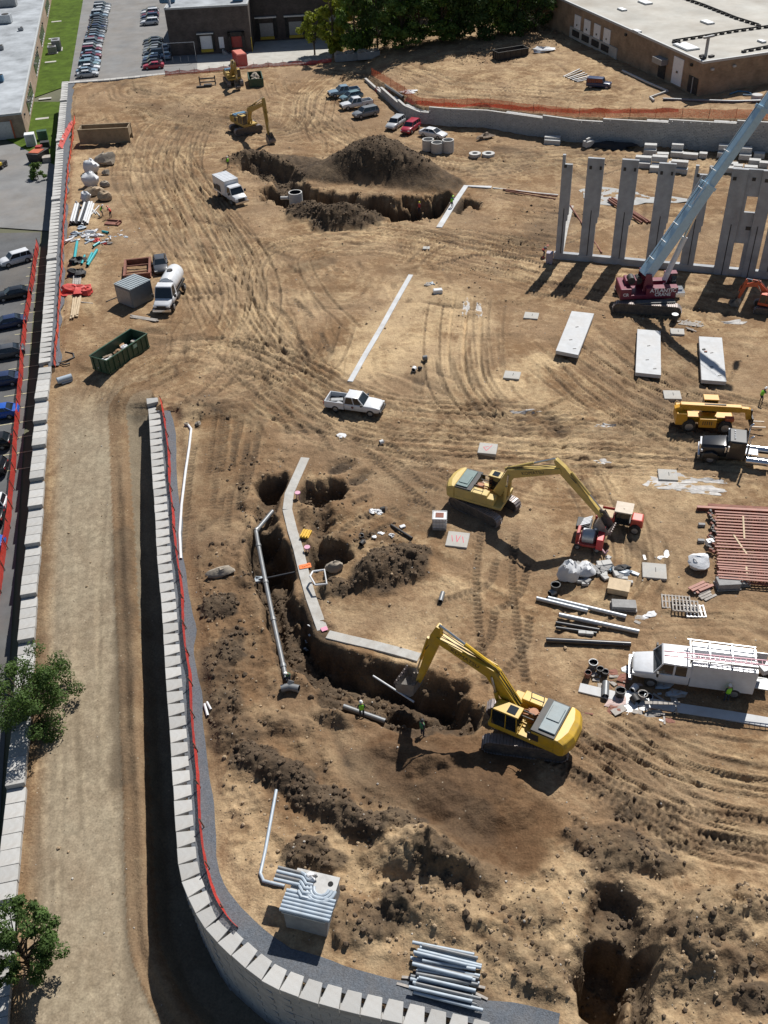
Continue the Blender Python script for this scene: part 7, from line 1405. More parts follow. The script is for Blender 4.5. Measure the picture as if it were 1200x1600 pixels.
# stone pallets at the far end of the low wall
for k, (px, py, lb) in enumerate([(541, 95, 'left crate of stacked stone at the end of the low block wall'), (576, 92, 'right crate heaped with stone at the end of the low block wall')]):
    r = empty('stone_crate', on(px, py), .12, lb, 'stone crate', 'crates of stone by the trees'); b = MB(); b.box((0, 0, .8), (4.6, 1.8, 1.4)); b.build('stack', M_STONE, r, bevel=.04); b = MB(); q = random.Random(k)
    for i in range(16): b.blob((q.uniform(-2, 2), q.uniform(-.7, .7), 1.6), (.45, .4, .25), 0, 7, 5, .2, .8, q)
    b.build('loose_stones', M_ROCK, r)
# concrete blocks stored under the stone wall
G_B = 'concrete blocks stored under the stone wall'; rr = random.Random(8)
def cblock(label, px, py, z=0.0, w=1.9, d=1.05, h=.75, rz=None, m=M_CONR):
    p = at(px, py, 0); g = gz(p.x, p.y); b = MB(); b.box((0, 0, h/2), (w, d, h), taper=.98); return thing_mesh(b, 'concrete_block', m, (p.x, p.y, g+z), pang+(rr.uniform(-.06, .06) if rz is None else rz), label, 'concrete block', G_B, bevel=.03, seg=1)
for k, (px, py, z, w) in enumerate([(1015, 242, 0, 1.9), (1035, 246, 0, 1.8), (1057, 244, 0, 1.9), (1057, 240, .76, 1.8), (1078, 246, 0, 2.3), (1098, 246, 0, 1.2), (1015, 240, .76, 1.9)]): cblock('grey block in the shaded back row under the stone wall', px, py, z, w)
for k, (px, py, z, w) in enumerate([(984, 259, 0, 1.5), (1004, 261, 0, 2.4), (1004, 258, .76, 2.4), (1029, 264, 0, 2.3), (1029, 261, .76, 2.3), (1055, 262, 0, 2.2), (1025, 268, 0, 2.0), (1060, 269, 0, 2.6), (1060, 267, .76, 2.5)]): cblock('pale block in the sunlit front stack behind the precast columns', px, py, z, w)
for k, (px, py, z, w) in enumerate([(1130, 246, 0, 1.9), (1130, 243, .76, 1.8), (1163, 250, 0, 1.8), (1163, 247, .76, 1.7), (1185, 248, 0, 1.6), (1178, 258, 0, 1.7), (1192, 262, 0, 1.3), (1143, 262, 0, 1.7), (1152, 265, 0, 1.4), (1172, 268, 0, 1.9), (1136, 270, 0, 1.6), (1150, 272, 0, 1.3)]): cblock('block in the pile behind the crane boom near the right frame edge', px, py, z, w)
cblock('single pair of blocks standing left of the black sheet under the stone wall', 863, 224, 0, 2.6); cblock('slab on top of the single pair of blocks', 863, 222, .76, 2.6, h=.35)
pipe('pale beam lying along the foot of the stone wall', (888, 221), (940, 225), .18, M_CONR, name='beam', cat='beam', hollow=False); b = MB(); b.box((0, 0, .5), (1.6, 1.0, .9)); b.box((0, .1, 1.1), (1.2, .3, .5), rz=.3); thing_mesh(b, 'broken_block', M_CONR, on(919, 229), .5, 'broken block with a notch at the foot of the stone wall', 'concrete block', bevel=.05)
b = MB(); b.blob((0, 0, .2), (3.3, 1.0, .7), 0, 16, 8, .2, .3, random.Random(3)); thing_mesh(b, 'black_sheet', M_TARPK, on(958, 231), -.25, 'black sheet heaped at the foot of the stone wall', 'sheet', auto=True)
b = MB(); b.blob((0, 0, .15), (1.4, .6, .5), 0, 12, 7, .4, .3, random.Random(5)); thing_mesh(b, 'brush_heap', M_DIRTY, on(758, 216), .4, 'dark brush heap near the flat concrete rings', 'brush', auto=True)
# red steel lengths
for k, (a, c) in enumerate([((952, 312), (1012, 350)), ((956, 311), (1016, 349)), ((960, 313), (1008, 347)), ((950, 315), (1003, 350))]): pipe('dark red steel pipe of the bundle behind the columns', a, c, .16, M_RUST, 'red pipes behind the columns')
for a, c, lb in [((786, 297), (871, 308), 'long rusty pipe lying left of the first column'), ((790, 301), (868, 312), 'thin rusty bar beside the long rusty pipe'), ((884, 312), (940, 396), 'long thin red pole leaning across the ground behind the columns')]: pipe(lb, a, c, .10, M_RUST, 'long rusty lengths on the ground')
# white puddle of grout behind the columns
b = MB(); p = on(975, 308); q = random.Random(2); pts = []
for k in range(28): a = 2*math.pi*k/28; rr_ = 1+.25*math.sin(3*a+1)+q.uniform(-.1, .1); x, y = 8.5*math.cos(a)*rr_*.8, 4.2*math.sin(a)*rr_*.7; pts.append((x, y, gz(p.x+x, p.y+y)-p.z+.03))
b.face(pts); o = thing_mesh(b, 'washout_puddle', mat('grey_washout', (.33, .33, .32), .8, var=.12, scale=.8), p, -.3, 'pale grey washout patch on the sand behind the columns', 'puddle'); o['kind'] = 'structure'
# upper terrace bits
for k in range(7):
    a = at(880+k*3.5, 122+k*1.3, 3.2); c = at(905+k*4, 112+k*2.5, 3.2); a.z = gz(a.x, a.y)+.1; c.z = gz(c.x, c.y)+.1; pipe('thin length of white and dark pipe in the fan beside the black off-road car', a, c, .11, [M_PVCW, M_GRYP][k % 2], 'fan of pipes by the off-road car', world=True)
def ground_pipe(label, pts, z, r, m):
    P = [at(a, b_, z) for a, b_ in pts]
    for q in P: q.z = gz(q.x, q.y)+r
    o = MB(); o.tube([q-P[0] for q in P], r, 8); o = o.build('pipe', m, None, auto=True); o.location = P[0]; return tag(o, label, 'pipe', 'pipes and kerbs by the brown building')
ground_pipe('concrete kerb running along the brown building to its double door', [(973, 109), (1010, 128), (1043, 143), (1016, 151), (1022, 156)], 4.2, .2, M_CONR); ground_pipe('long grey pipe across the shade in front of the brown building corner', [(1036, 155), (1090, 158), (1145, 163), (1188, 164)], 4.2, .22, M_GRYP); ground_pipe('bent blue pipe by the brown building right wall', [(1140, 150), (1152, 147), (1168, 148), (1176, 153), (1160, 152)], 4.2, .14, M_BLUE)
b = MB(); b.tube([(0, 0, 0), (0, 0, .9)], [.9, .85], 14); b.tube([(0, 0, .9), (0, 0, .95)], [.86, .8], 14, 0); p = at(1181, 160, 4.2); thing_mesh(b, 'concrete_stump', M_CONR, (p.x, p.y, gz(p.x, p.y)), 0, 'round concrete stub beside the grey pipe near the crane boom', 'concrete ring', auto=True)
p = at(850, 91, 2.0); b = MB(); b.blob((0, 0, .2), (2.2, 1.0, .5), 0, 12, 7, .3, .4, random.Random(9)); thing_mesh(b, 'pale_sheet', M_BAG, (p.x, p.y, gz(p.x, p.y)), .1, 'pale sheet lying right of the low black container', 'sheet', auto=True)
for a, c, lb in [((590, 128), (618, 150), 'upper dark pipe on the terrace behind the bend of the stone wall'), ((602, 130), (630, 155), 'lower dark pipe on the terrace behind the bend of the stone wall')]:
    A, B = at(*a, 2.0), at(*c, 2.0); A.z = gz(A.x, A.y)+.25; B.z = gz(B.x, B.y)+.25; pipe(lb, A, B, .22, M_GRYP, 'dark pipes behind the wall bend', world=True)
p = at(640, 146, 2.0); b = MB(); b.blob((0, 0, .1), (1.6, .8, .3), 0, 12, 6, .3, .5, random.Random(19)); thing_mesh(b, 'pale_sheet', M_BAG, (p.x, p.y, gz(p.x, p.y)), .1, 'crumpled pale sheet on the terrace by the dark pipes', 'sheet', auto=True)
# left car park corner items
p = onl(50, 227); r = empty('utility_box', p, .2, 'white utility box at the corner of the tan brick building', 'cabinet'); b = MB(); b.box((0, 0, 1.1), (1.8, 1.6, 2.2)); b.build('casing', M_WHITE, r, bevel=.04); b = MB(); b.box((0, -.81, 1.1), (1.5, .04, 1.8)); b.build('door', M_GALV, r)
p = onl(62, 250); r = empty('waste_skip', p, 1.2, 'small dark skip with an orange sheet on top below the white utility box', 'skip'); b = MB(); b.box((0, 0, .9), (3.4, 2.2, 1.5), taper=1.08); b.build('body', M_TRIM, r, bevel=.04); b = MB(); b.box((-.3, 0, 1.72), (2.2, 2.0, .1), rz=.1); b.build('cover', M_ORG, r); b = MB(); b.box((1.4, .6, 1.9), (1.2, 1.0, .3), rz=.3); b.build('scrap', M_RED, r)
p = onl(3, 262); r = empty('pallet_truck', p, 1.3, 'yellow and black low truck at the left frame edge by the brick building', 'vehicle'); b = MB(); b.box((0, 0, .7), (2.2, 1.3, .7)); b.build('chassis', M_TRIM, r, bevel=.05); b = MB(); b.box((-.9, 0, 1.0), (.8, 1.35, .5)); b.build('cover', M_YEL, r, bevel=.05)
for x in (-.7, .7):
    for s in (-1, 1): wheel(r, x, s*.6, .3, .22)
for k, (px, py, w, d_, h, m, lb) in enumerate([(72, 232, 1.6, 1.2, 1.2, M_TRIM, 'dark crate beside the small dark skip'), (68, 218, 1.8, 1.2, 1.6, M_GREEN, 'dark green bin between the utility box and the block wall'), (74, 252, 1.4, 1.6, .8, M_WOODG, 'weathered pallet stack in the wall shade')]):
    b = MB(); b.box((0, 0, h/2), (w, d_, h), taper=.95); b.box((0, 0, h+.05), (w*1.02, d_*1.02, .1)); thing_mesh(b, 'bin', m, onl(px, py), .2, lb, 'bin', bevel=.04)
# ---- near dig: pipes and small things
def long_pipe(label, pts, r, m, up=None, cat='pipe', flange=None, group=None):
    P = []
    for q in pts: v = on(q[0], q[1]); v.z = v.z+(r if len(q) < 3 else q[2]); P.append(v)
    root = empty('drain_pipe', P[0], 0, label, cat, group); b = MB(); b.tube([q-P[0] for q in P], r, 12, 0, hollow=r); b.build('pipe', [m, M_INS], root, auto=True)
    if flange:
        for t in flange:
            i = int(t); q = P[i].lerp(P[min(i+1, len(P)-1)], t-i)-P[0]; d = (P[min(i+1, len(P)-1)]-P[i]).normalized(); b = MB(); b.tube([q-d*.16, q+d*.16], r*1.25, 12); b.build('collar', m, root)
    return root
def lz(px, py, z): return (px, py, z-on(px, py).z)
long_pipe('long dark grey drain pipe along the left edge of the near trench', [lz(427, 806, -.1), lz(401, 836, -.1), lz(409, 885, -.15), lz(420, 940, -.15), lz(432, 1000, -.2), lz(447, 1062, -.25)], .19, M_GRYP, flange=(.95, 2.1, 3.0, 4.0, 4.8)); b = MB(); b.tube([(-.7, -.1, .25), (-.1, 0, .3), (.6, -.25, .3)], .28, 12, 0, hollow=.25); b.tube([(-.1, 0, .3), (.05, .3, .6)], .24, 12); v = on(455, 1077); thing_mesh(b, 'pipe_fitting', [M_GRYP, M_INS], Vector((v.x, v.y, max(v.z, -.5))), 0, 'dark tee fitting at the lower end of the long drain pipe', 'pipe fitting', auto=True)
pipe('dark pipe section the hi-vis worker is standing over', on(537, 1108)+Vector((0, 0, .3)), on(602, 1131)+Vector((0, 0, .3)), .20, M_GRYP, world=True); pipe('thin white pipe lying across the near trench', Vector(at(583, 1056, .1)), Vector(at(647, 1097, .05)), .07, M_PVCW, world=True)
pipe('thin black pipe crossing the dark pit to the strip footing', Vector(at(404, 906, -.4)), Vector(at(470, 892, -.4)), .08, M_BLKP, world=True); b = MB(); b.blob((0, 0, .1), (.7, .4, .25), 0, 10, 6, .3, .5, random.Random(31)); thing_mesh(b, 'pale_sheet', M_PVC, on(401, 908)+Vector((0, 0, .05)), .2, 'grey bag on the left of the drain pipe', 'sheet', auto=True)
def loop(label, pts, r, m, name='bent_conduit', cat='bent pipe'):
    P = [on(*q) for q in pts]; zz = max(q.z for q in P)+.25
    for q in P: q.z = zz
    b = MB(); b.tube([q-P[0] for q in P], r, 8); o = b.build(name, m, None, auto=True); o.location = P[0]; return tag(o, label, cat)
loop('white pipe frame bent in a square on the strip footing', [(490, 905), (508, 901), (511, 916), (494, 926), (486, 912), (490, 905)], .09, M_PVCW)
b = MB(); b.box((0, 0, .12), (.8, 1.0, .14))
for x in (-.25, 0, .25): b.box((x, 0, .24), (.1, .9, .1))
thing_mesh(b, 'plastic_pallet', mat('pallet_yellow', (.60, .36, .02), .5), on(478, 836), -.3, 'yellow plastic pallet beside the strip footing', 'pallet')
for px, py, zt2, lb in [(465, 771, .5, 'pink capped post standing in the upper dark pit'), (480, 856, .4, 'pink capped post standing in the lower dark pit')]:
    p = at(px, py, zt2); g = gz(p.x, p.y); r = empty('marker_post', (p.x, p.y, g), 0, lb, 'post', 'pink capped posts'); b = MB(); b.tube([(-.12, 0, 0), (-.12, 0, zt2-g)], .05, 6); b.tube([(.12, 0, 0), (.12, 0, zt2-g)], .05, 6); b.build('rods', mat('pink_rod', (.50, .28, .33), .6), r); b = MB(); b.tube([(0, 0, zt2-g), (0, 0, zt2-g+.12)], .26, 12); b.build('cap', mat('pink_cap', (.58, .30, .40), .6), r)
b = MB(); b.box((0, 0, .16), (1.0, .5, .06)); b.box((.1, .1, .2), (.7, .2, .05), rz=.3); thing_mesh(b, 'orange_strip', mat('orange_marker', (.75, .17, .03), .6), on(477, 887), .2, 'orange marker strip across the strip footing', 'marker'); b = MB(); b.box((0, 0, .16), (.5, .4, .05)); thing_mesh(b, 'pink_flag', mat('pink_flag', (.65, .25, .35), .6), on(507, 985), .4, 'pink flag patch where the strip footings meet', 'flag')
pipe('dark length of channel right of the two dark buckets', (611, 822), (644, 843), .12, M_TRIM, name='steel_channel', cat='steel channel'); b = MB(); b.box((0, 0, .1), (.5, .35, .15)); thing_mesh(b, 'white_carton', M_BAG, on(629, 824), .4, 'white carton beside the dark length of channel', 'carton', bevel=.03); pipe('short silver pipe end above the faint footing marks', (692, 929), (688, 943), .2, M_GRYP)
# intermediate bulk container
p = on(687, 822); r = empty('bulk_tote', p, -.12, 'white cage tote with an open rusty top beside the paler excavator', 'tote'); b = MB(); b.box((0, 0, .7), (1.15, 1.1, 1.05)); b.build('tank', M_PVCW, r, bevel=.06); b = MB(); b.box((0, 0, .08), (1.2, 1.15, .16)); b.build('pallet', M_WOODG, r)
b = MB()
for k in range(5):
    t = -.58+k*.29
    for s in (-1, 1): b.bar((t, s*.57, .16), (t, s*.57, 1.25), .03); b.bar((s*.6, t*.95, .16), (s*.6, t*.95, 1.25), .03)
for z in (.5, .9, 1.25):
    for s in (-1, 1): b.bar((-.6, s*.57, z), (.6, s*.57, z), .03); b.bar((s*.6, -.57, z), (s*.6, .57, z), .03)
b.build('cage', M_GALV, r); b = MB(); b.box((0, 0, 1.235), (.7, .65, .02)); b.build('opening', M_RUST, r)
def bucket(label, px, py, r, h, m, lying=False, rz=0.0, group='buckets and small drums', inner=M_INS):
    o = empty('bucket', on(px, py)+Vector((0, 0, r if lying else 0)), rz, label, 'bucket', group); b = MB(); a, c = ((-h/2, 0, 0), (h/2, 0, 0)) if lying else ((0, 0, 0), (0, 0, h)); b.tube([a, c], [r*.85, r], 12, 0, hollow=.12); b.build('shell', [m, inner], o, auto=True); k = MB()
    if lying: k.tube([(h/2, -r, 0), (h/2+.15, -r*.6, r*.3), (h/2+.2, 0, r*.4), (h/2+.15, r*.6, r*.3), (h/2, r, 0)], .015, 5)
    else: k.tube([(-r, 0, h), (-r*.6, .1, h+.1), (0, .15, h+.13), (r*.6, .1, h+.1), (r, 0, h)], .015, 5)
    k.build('handle', M_STEEL, o)
for a in [('black bucket lying beside the white rags above the dark heap', 598, 799, .25, .4, M_TRIM, True, .2), ('black bucket standing left of the dark channel', 565, 842, .25, .4, M_TRIM, False), ('black bucket lying just below the standing one', 566, 852, .25, .4, M_TRIM, True, 1.0), ('black bucket beside the white tub near the tread marks', 656, 578, .22, .35, M_TRIM, True, -.5), ('white tub near the tread marks in the middle of the site', 647, 580, .28, .4, M_PVCW, True, 1.2), ('dark drum lying alone above the white tub', 664, 563, .3, .5, M_GRYP, True, .1), ('white bucket on the bank below the white pickup', 596, 694, .24, .36, M_PVCW, True, .4), ('black bucket nearest the front wheel of the service truck', 937, 1051, .28, .45, M_TRIM), ('black bucket second from the front wheel of the service truck', 945, 1055, .26, .42, M_TRIM), ('white topped bucket in the clutter left of the service truck', 926, 1043, .35, .6, M_GRYP), ('reddish bucket in the clutter left of the service truck', 918, 1057, .26, .45, M_RUST), ('dark drum among the debris below the service truck', 968, 1088, .38, .7, M_TRIM), ('upturned white bucket among the debris below the service truck', 990, 1079, .26, .5, M_PVCW, True, .8), ('tan sack bucket in the middle of the debris', 1003, 1092, .36, .6, M_WOODG), ('dark tub right of the tan sack bucket', 992, 1098, .34, .5, M_TRIM, True, 1.9), ('pale tub at the right end of the debris', 1012, 1095, .32, .5, M_PVC), ('black drum standing left of the rubble near the red mixer', 867, 925, .4, .85, M_TRIM), ('small black drum tucked beside the black one near the red mixer', 862, 930, .3, .5, M_GRYP, True, .6)]: bucket(*a)
litter('white rags on the sand left of the lying black bucket', 588, 800, 6, .25, [M_BAG, M_PVCW], (.2, .5), seed=22); litter('white scraps near the dark channel', 598, 836, 5, .35, [M_PVCW], (.12, .3), seed=23); litter('white litter in the near trench', 478, 1007, 6, .3, [M_PVCW, M_BAG], (.12, .35), seed=24); litter('broken pink and white wood strewn below the service truck', 1000, 1105, 26, 1.5, [mat('pale_pink_wood', (.48, .36, .33), .8), M_WOODG, M_PVCW, M_RUST], (.2, 1.0), seed=25, flatk=.08); litter('brown scraps and cut ends left of the service truck', 956, 1062, 16, .7, [M_WOODG, M_RUST, M_PVCW], (.12, .5), seed=26, flatk=.12); litter('wire and board scraps right of the debris behind the truck', 1035, 1102, 14, .9, [M_WOODG, M_TRIM, M_PVC], (.2, .7), seed=27, flatk=.1)
pipe('short upright dark pipe piece left of the debris', (946, 1070), (945, 1092), .26, M_GRYP)
r = empty('saw_horse', on(1033, 1108), -.1, 'low steel saw horses in the debris behind the truck', 'saw horse'); 
for s in (-.9, .9):
    b = MB(); b.bar((s, -.4, .6), (s, .4, .6), .08)
    for e in (-1, 1): b.bar((s-.15, e*.4, 0), (s, e*.38, .6), .05); b.bar((s+.15, e*.4, 0), (s, e*.38, .6), .05)
    b.build('trestle', M_STEEL, r)
b = MB(); b.box((0, 0, .66), (2.4, .25, .06)); b.build('board', M_WOODG, r)
bucket('black reel standing behind the open tail door of the service truck', 1150, 1086, .35, .6, M_TRIM, True, .9); r = empty('hand_cart', on(1196, 1052), .3, 'white hand cart cut by the right frame edge beside the ladders', 'cart'); b = MB(); b.box((0, 0, .6), (1.2, .8, .5)); b.build('tray', M_PVCW, r, bevel=.05); wheel(r, -.5, .4, .2, .12); wheel(r, -.5, -.4, .2, .12); wheel(r, .5, .4, .2, .12); wheel(r, .5, -.4, .2, .12)
b = MB(); b.box((0, 0, .25), (1.1, .7, .45)); b.box((0, 0, .5), (1.0, .6, .06)); thing_mesh(b, 'white_cool_box', M_PVCW, on(684, 458), .1, 'white cool box on the sand in the middle of the site', 'box', bevel=.06); litter('grey rag bundle left of the white cool box', 672, 445, 4, .3, [M_PVC, M_WOODG], (.25, .5), seed=29); litter('flattened pale carton on the bank below the white pickup', 535, 683, 3, .25, [M_BAG], (.3, .6), seed=30, flatk=.06)
pipe('shorter of two white pipe stubs beside the curved wall fence', (324, 1100), (330, 1110), .09, M_PVCW, 'white pipe stubs by the curved wall'); pipe('longer of two white pipe stubs beside the curved wall fence', (320, 1102), (325, 1120), .11, M_PVCW, 'white pipe stubs by the curved wall')
long_pipe('long white pipe curving down beside the curved wall fence', [(293, 664), (299, 672), (296, 700), (290, 740), (284, 790), (281, 835), (283, 875)], .13, M_PVCW); long_pipe('long white conduit with an elbow leading to the conduit pallet', [(432, 1236), (424, 1280), (415, 1330), (407, 1366), (412, 1378), (428, 1382), (445, 1386)], .11, M_PVC)
for k, (px, py, rz, lb) in enumerate([(1013, 1185, .1, 'x')][:0]): pass
# conduit pallet: concrete vault with conduits on top
p = on(490, 1438); va = R(-17); r = empty('concrete_vault', p+Vector((0, .6, -.1)), va, 'grey concrete vault under the stacked conduits near the curved wall', 'vault'); b = MB(); b.box((0, 0, .9), (2.5, 2.7, 1.8)); b.build('body', M_STONE, r, bevel=.03); b = MB(); b.box((0, 0, 1.85), (2.65, 2.85, .12)); b.build('lid', M_CONR, r, bevel=.02); b = MB(); b.cyl((.9, .9, 1.92), .16, .04, 12); b.build('lid_hole', M_INS, r)
VT = r; bpy.context.view_layer.update()
def vpt(x, y, z): return VT.matrix_world @ Vector((x, y, z))
for k in range(6): pipe('grey conduit of the flat row on the concrete vault', vpt(-1.45, -1.3+k*.235, 2.02), vpt(1.55, -1.3+k*.235, 2.02), .11, M_PVC, 'row of conduits on the concrete vault', world=True)
for k in range(4): pipe('dark grey conduit sticking out left of the concrete vault', vpt(-2.4, .35+k*.24, 2.0+.03*k), vpt(-.7, .35+k*.24, 2.03), .11, M_GRYP if k % 2 else M_PVC, 'conduits sticking out left of the vault', world=True)
for k in range(3):
    pts = [vpt(.15+math.cos(a)*(.45+k*.2)+.35, .45+math.sin(a)*(.45+k*.2), 2.04) for a in [math.pi+i*math.pi/8 for i in range(9)]]; b = MB(); b.tube([q-pts[0] for q in pts], .1, 8); o = b.build('conduit_bend', M_PVC, None, auto=True); o.location = pts[0]; tag(o, 'curved conduit bend of the nested set on the vault lid', 'conduit bend', 'nested conduit bends on the vault')
for k in range(5):
    pts = [vpt(-.95+k*.06+.0, 1.1-k*.28, 2.05), vpt(-.7, 1.0-k*.28, 2.14), vpt(-.45, .75-k*.28, 2.14), vpt(-.05, .8-k*.28, 2.06)]; b = MB(); b.tube([q-pts[0] for q in pts], .1, 8); o = b.build('conduit_bend', M_PVC, None, auto=True); o.location = pts[0]; tag(o, 'short conduit bend of the row at the left of the vault lid', 'conduit bend', 'short conduit bends on the vault')
litter('tan sack and fittings on the vault lid', 497, 1383, 3, .1, [M_WOODG, M_BAG], (.2, .35), seed=33, flatk=.4); s_ = bpy.data.objects[-1] if False else None
for o in [o for o in bpy.data.objects if o.get('label', '').startswith('tan sack and')]: q = vpt(-.2, 1.0, 2.0); o.location = q
# big pile of conduits at the bottom
rr = random.Random(14); A0 = on(652, 1478); B0 = on(745, 1497); dv = (on(648, 1560)-on(652, 1478)); zt0 = max(A0.z, B0.z)
for k in range(30):
    lay = 0 if k < 17 else (1 if k < 27 else 2); i = k if lay == 0 else (k-17)*1.6+.8 if lay == 1 else (k-27)*4+4; t = i/17; sh = rr.uniform(-.35, .35); a = A0+dv*t; c = B0+dv*t; d = (c-a).normalized(); a = a+d*sh; c = c+d*(sh+rr.uniform(-.5, .4))+Vector((0, rr.uniform(-.15, .15), 0)); z = max(zt0, gz(*((a+c)/2)[:2]))+.12+lay*.2+rr.uniform(0, .03); a.z = c.z = z
    pipe('grey conduit in the big loose pile beside the curved wall', a, c, .10, [M_PVC, M_PVC, M_GRYP][rr.randrange(3)], 'big loose pile of conduits', world=True)
for k, (a, c) in enumerate([((620, 1538), (655, 1548)), ((628, 1528), (650, 1530)), ((736, 1550), (762, 1563)), ((735, 1540), (758, 1545))]): A, B = on(*a), on(*c); A.z = B.z = max(A.z, B.z)+.1; b = MB(); b.bar((0, 0, 0), B-A, .14, .1); o = b.build('timber', M_WOODG, None); o.location = A; tag(o, ['longer timber sticking out left under the big conduit pile', 'shorter timber sticking out left under the big conduit pile', 'lower timber sticking out right under the big conduit pile', 'upper timber sticking out right under the big conduit pile'][k], 'timber', 'timbers under the big conduit pile')
# long pipes on the right
for a, c, r_, m, lb in [((838, 938), (918, 957), .17, M_GALV, 'shorter silver pipe of the upper pair right of the tread marks'), ((856, 937), (978, 966), .17, M_GALV, 'longer silver pipe of the upper pair right of the tread marks'), ((873, 966), (998, 990), .19, M_GALV, 'long silver pipe above the black bars'), ((868, 975), (936, 987), .14, M_BLKP, 'upper black bar below the long silver pipe'), ((868, 984), (932, 992), .14, M_BLKP, 'lower black bar below the long silver pipe'), ((853, 1004), (985, 1010), .21, M_BLKP, 'single long black pipe above the service truck bonnet'), ((872, 964), (914, 972), .10, M_RUST, 'rusty bar beside the long silver pipe')]:
    pipe(lb, a, c, r_, m, 'long pipes left of the pallets')
for px, py, lb in [(909, 991, 'left small grey block on the black bars'), (921, 992, 'right small grey block on the black bars'), (906, 910, 'left brick below the slumped bag'), (914, 914, 'right brick below the slumped bag'), (975, 906, 'upper brick right of the rubble pile'), (983, 912, 'lower brick right of the rubble pile'), (1096, 822, 'upper grey block left of the red steel'), (1095, 847, 'lower grey block left of the red steel')]:
    b = MB(); b.box((0, 0, .14), (.55, .3, .26)); thing_mesh(b, 'small_block', M_CONR if px < 1000 else M_STONE, on(px, py), -.15, lb, 'block', 'loose small blocks on the right', bevel=.02, seg=1)
rr = random.Random(17)
for k in range(22):
    px, py = 938+rr.gauss(0, 14), 892+rr.gauss(0, 9); b = MB(); b.box((0, 0, .15), (rr.uniform(.4, .9), rr.uniform(.3, .6), rr.uniform(.2, .4))); thing_mesh(b, 'stone_block', M_STONE if k % 3 else M_CONR, on(px, py), rr.uniform(0, 3), 'grey cut stone in the rubble pile below the red mixer', 'stone', 'rubble pile of cut stone', bevel=.03, seg=1)
b = MB(); b.box((0, 0, .35), (1.6, 1.2, .5)); b.box((0, 0, .65), (1.7, 1.3, .08)); thing_mesh(b, 'board_stack', M_WOOD, on(966, 923), -.35, 'stack of tan boards below the rubble pile', 'boards', bevel=.01); litter('folded dark and blue sheets at the right of the rubble pile', 968, 893, 7, .5, [M_TARPK, M_PVC, M_BLUE], (.4, .8), seed=41)
litter('white paper scraps right of the rubble pile', 1032, 870, 6, .5, [M_PVCW], (.2, .45), seed=42, flatk=.1); litter('crumpled tan paper below the long pallet', 1001, 966, 5, .3, [M_WOODG, M_BAG], (.3, .5), seed=43, flatk=.1)
def pallet(label, px, py, L_, W_, rz, m, n=7, h=.14, stackh=0, up=0.0):
    r = empty('pallet', on(px, py, up), rz, label, 'pallet', 'timber pallets')
    for s in (-1, 0, 1): b = MB(); b.box((0, s*(W_/2-.06), .05), (L_, .1, .1)); b.build('bearer', m, r)
    for k in range(n): b = MB(); b.box((-L_/2+.06+(L_-.12)*k/(n-1), 0, .12), (.11, W_, .03)); b.build('slat', m, r)
    if stackh: b = MB(); b.box((0, 0, .14+stackh/2), (L_*.92, W_*.9, stackh)); b.build('load', M_STONE, r, bevel=.03)
    return r
pallet('wrapped pallet with a striped load left of the grey frames', 974, 949, 2.0, 1.0, -.15, M_WOODG, 8, stackh=.3); pallet('left grey lattice frame right of the wrapped pallet', 1056, 942, 2.2, 1.5, -.2, M_WOODG, 9); pallet('middle grey lattice frame overlapping the left one', 1070, 950, 2.0, 1.3, -.2, M_WOODG, 8, up=.16); pallet('white pallet at the right of the grey lattice frames', 1086, 956, 1.5, 1.3, -.1, M_PVCW, 6); pallet('pallet of bricks in torn wrapping below the red steel', 1136, 916, 1.9, 1.1, 0, M_WOODG, 7, stackh=.5); pallet('small pallet between the bricks and the red steel', 1160, 912, 1.0, .8, .1, M_WOODG, 5, stackh=.2)
planks('brown board in the stack left of the brick pallet', 'boards left of the brick pallet', (1084, 925), (1108, 913), 6, .24, M_PINKST, 11, rows=2); planks('grey board in the lower stack left of the brick pallet', 'grey boards left of the brick pallet', (1094, 933), (1112, 924), 5, .2, M_WOODG, 12)
# primer red steel joists
def joist(label, A, B, group, h=.42, w=.16):
    o = B-A; root = MB(); d = o.normalized(); n = Vector((-d.y, d.x, 0)); 
    for z in (.04, h): root.bar(Vector((0, 0, z)), o+Vector((0, 0, z)), w, .07)
    k = int(o.length/.55)
    for i in range(k): p = o*(i/k); q = o*((i+.5)/k); s = o*((i+1)/k); root.bar(p+Vector((0, 0, .06)), q+Vector((0, 0, h-.03)), .035); root.bar(q+Vector((0, 0, h-.03)), s+Vector((0, 0, .06)), .035)
    ob = root.build('steel_joist', M_PINKST, None); ob.location = A; return tag(ob, label, 'steel joist', group)
for (y0, y1, n, gname) in [(807, 862, 13, 'uppermost'), (868, 886, 5, 'middle'), (890, 912, 6, 'lowest')]:
    for k in range(n):
        t = k/(n-1); xa = 1112+(3 if gname == 'uppermost' else 6)+(k % 3)*1.5; A = on(xa, lerp(y0, y1, t)); B = on(1262, lerp(y0, y1, t)+9); z = max(A.z, B.z)+.15; A.z = B.z = z
        joist(f'primer red steel joist in the {gname} bundle at the right edge', A, B, f'{gname} bundle of red steel joists')
for k, (a, c) in enumerate([((1088, 797), (1240, 806)), ((1105, 794), (1240, 803))]): A, B = on(*a), on(*c); A.z = B.z = max(A.z, B.z)+.2; b = MB(); b.bar((0, 0, .2), B-A+Vector((0, 0, .2)), .3, .05); b.bar((0, 0, -.1), B-A+Vector((0, 0, -.1)), .3, .05); b.bar((0, 0, .05), B-A+Vector((0, 0, .05)), .05, .3); o = b.build('steel_beam', M_RUST if k else M_PINKST, None); o.location = A; tag(o, ['lower long steel beam above the joist bundles', 'upper long steel beam above the joist bundles'][k], 'steel beam', 'long steel beams')
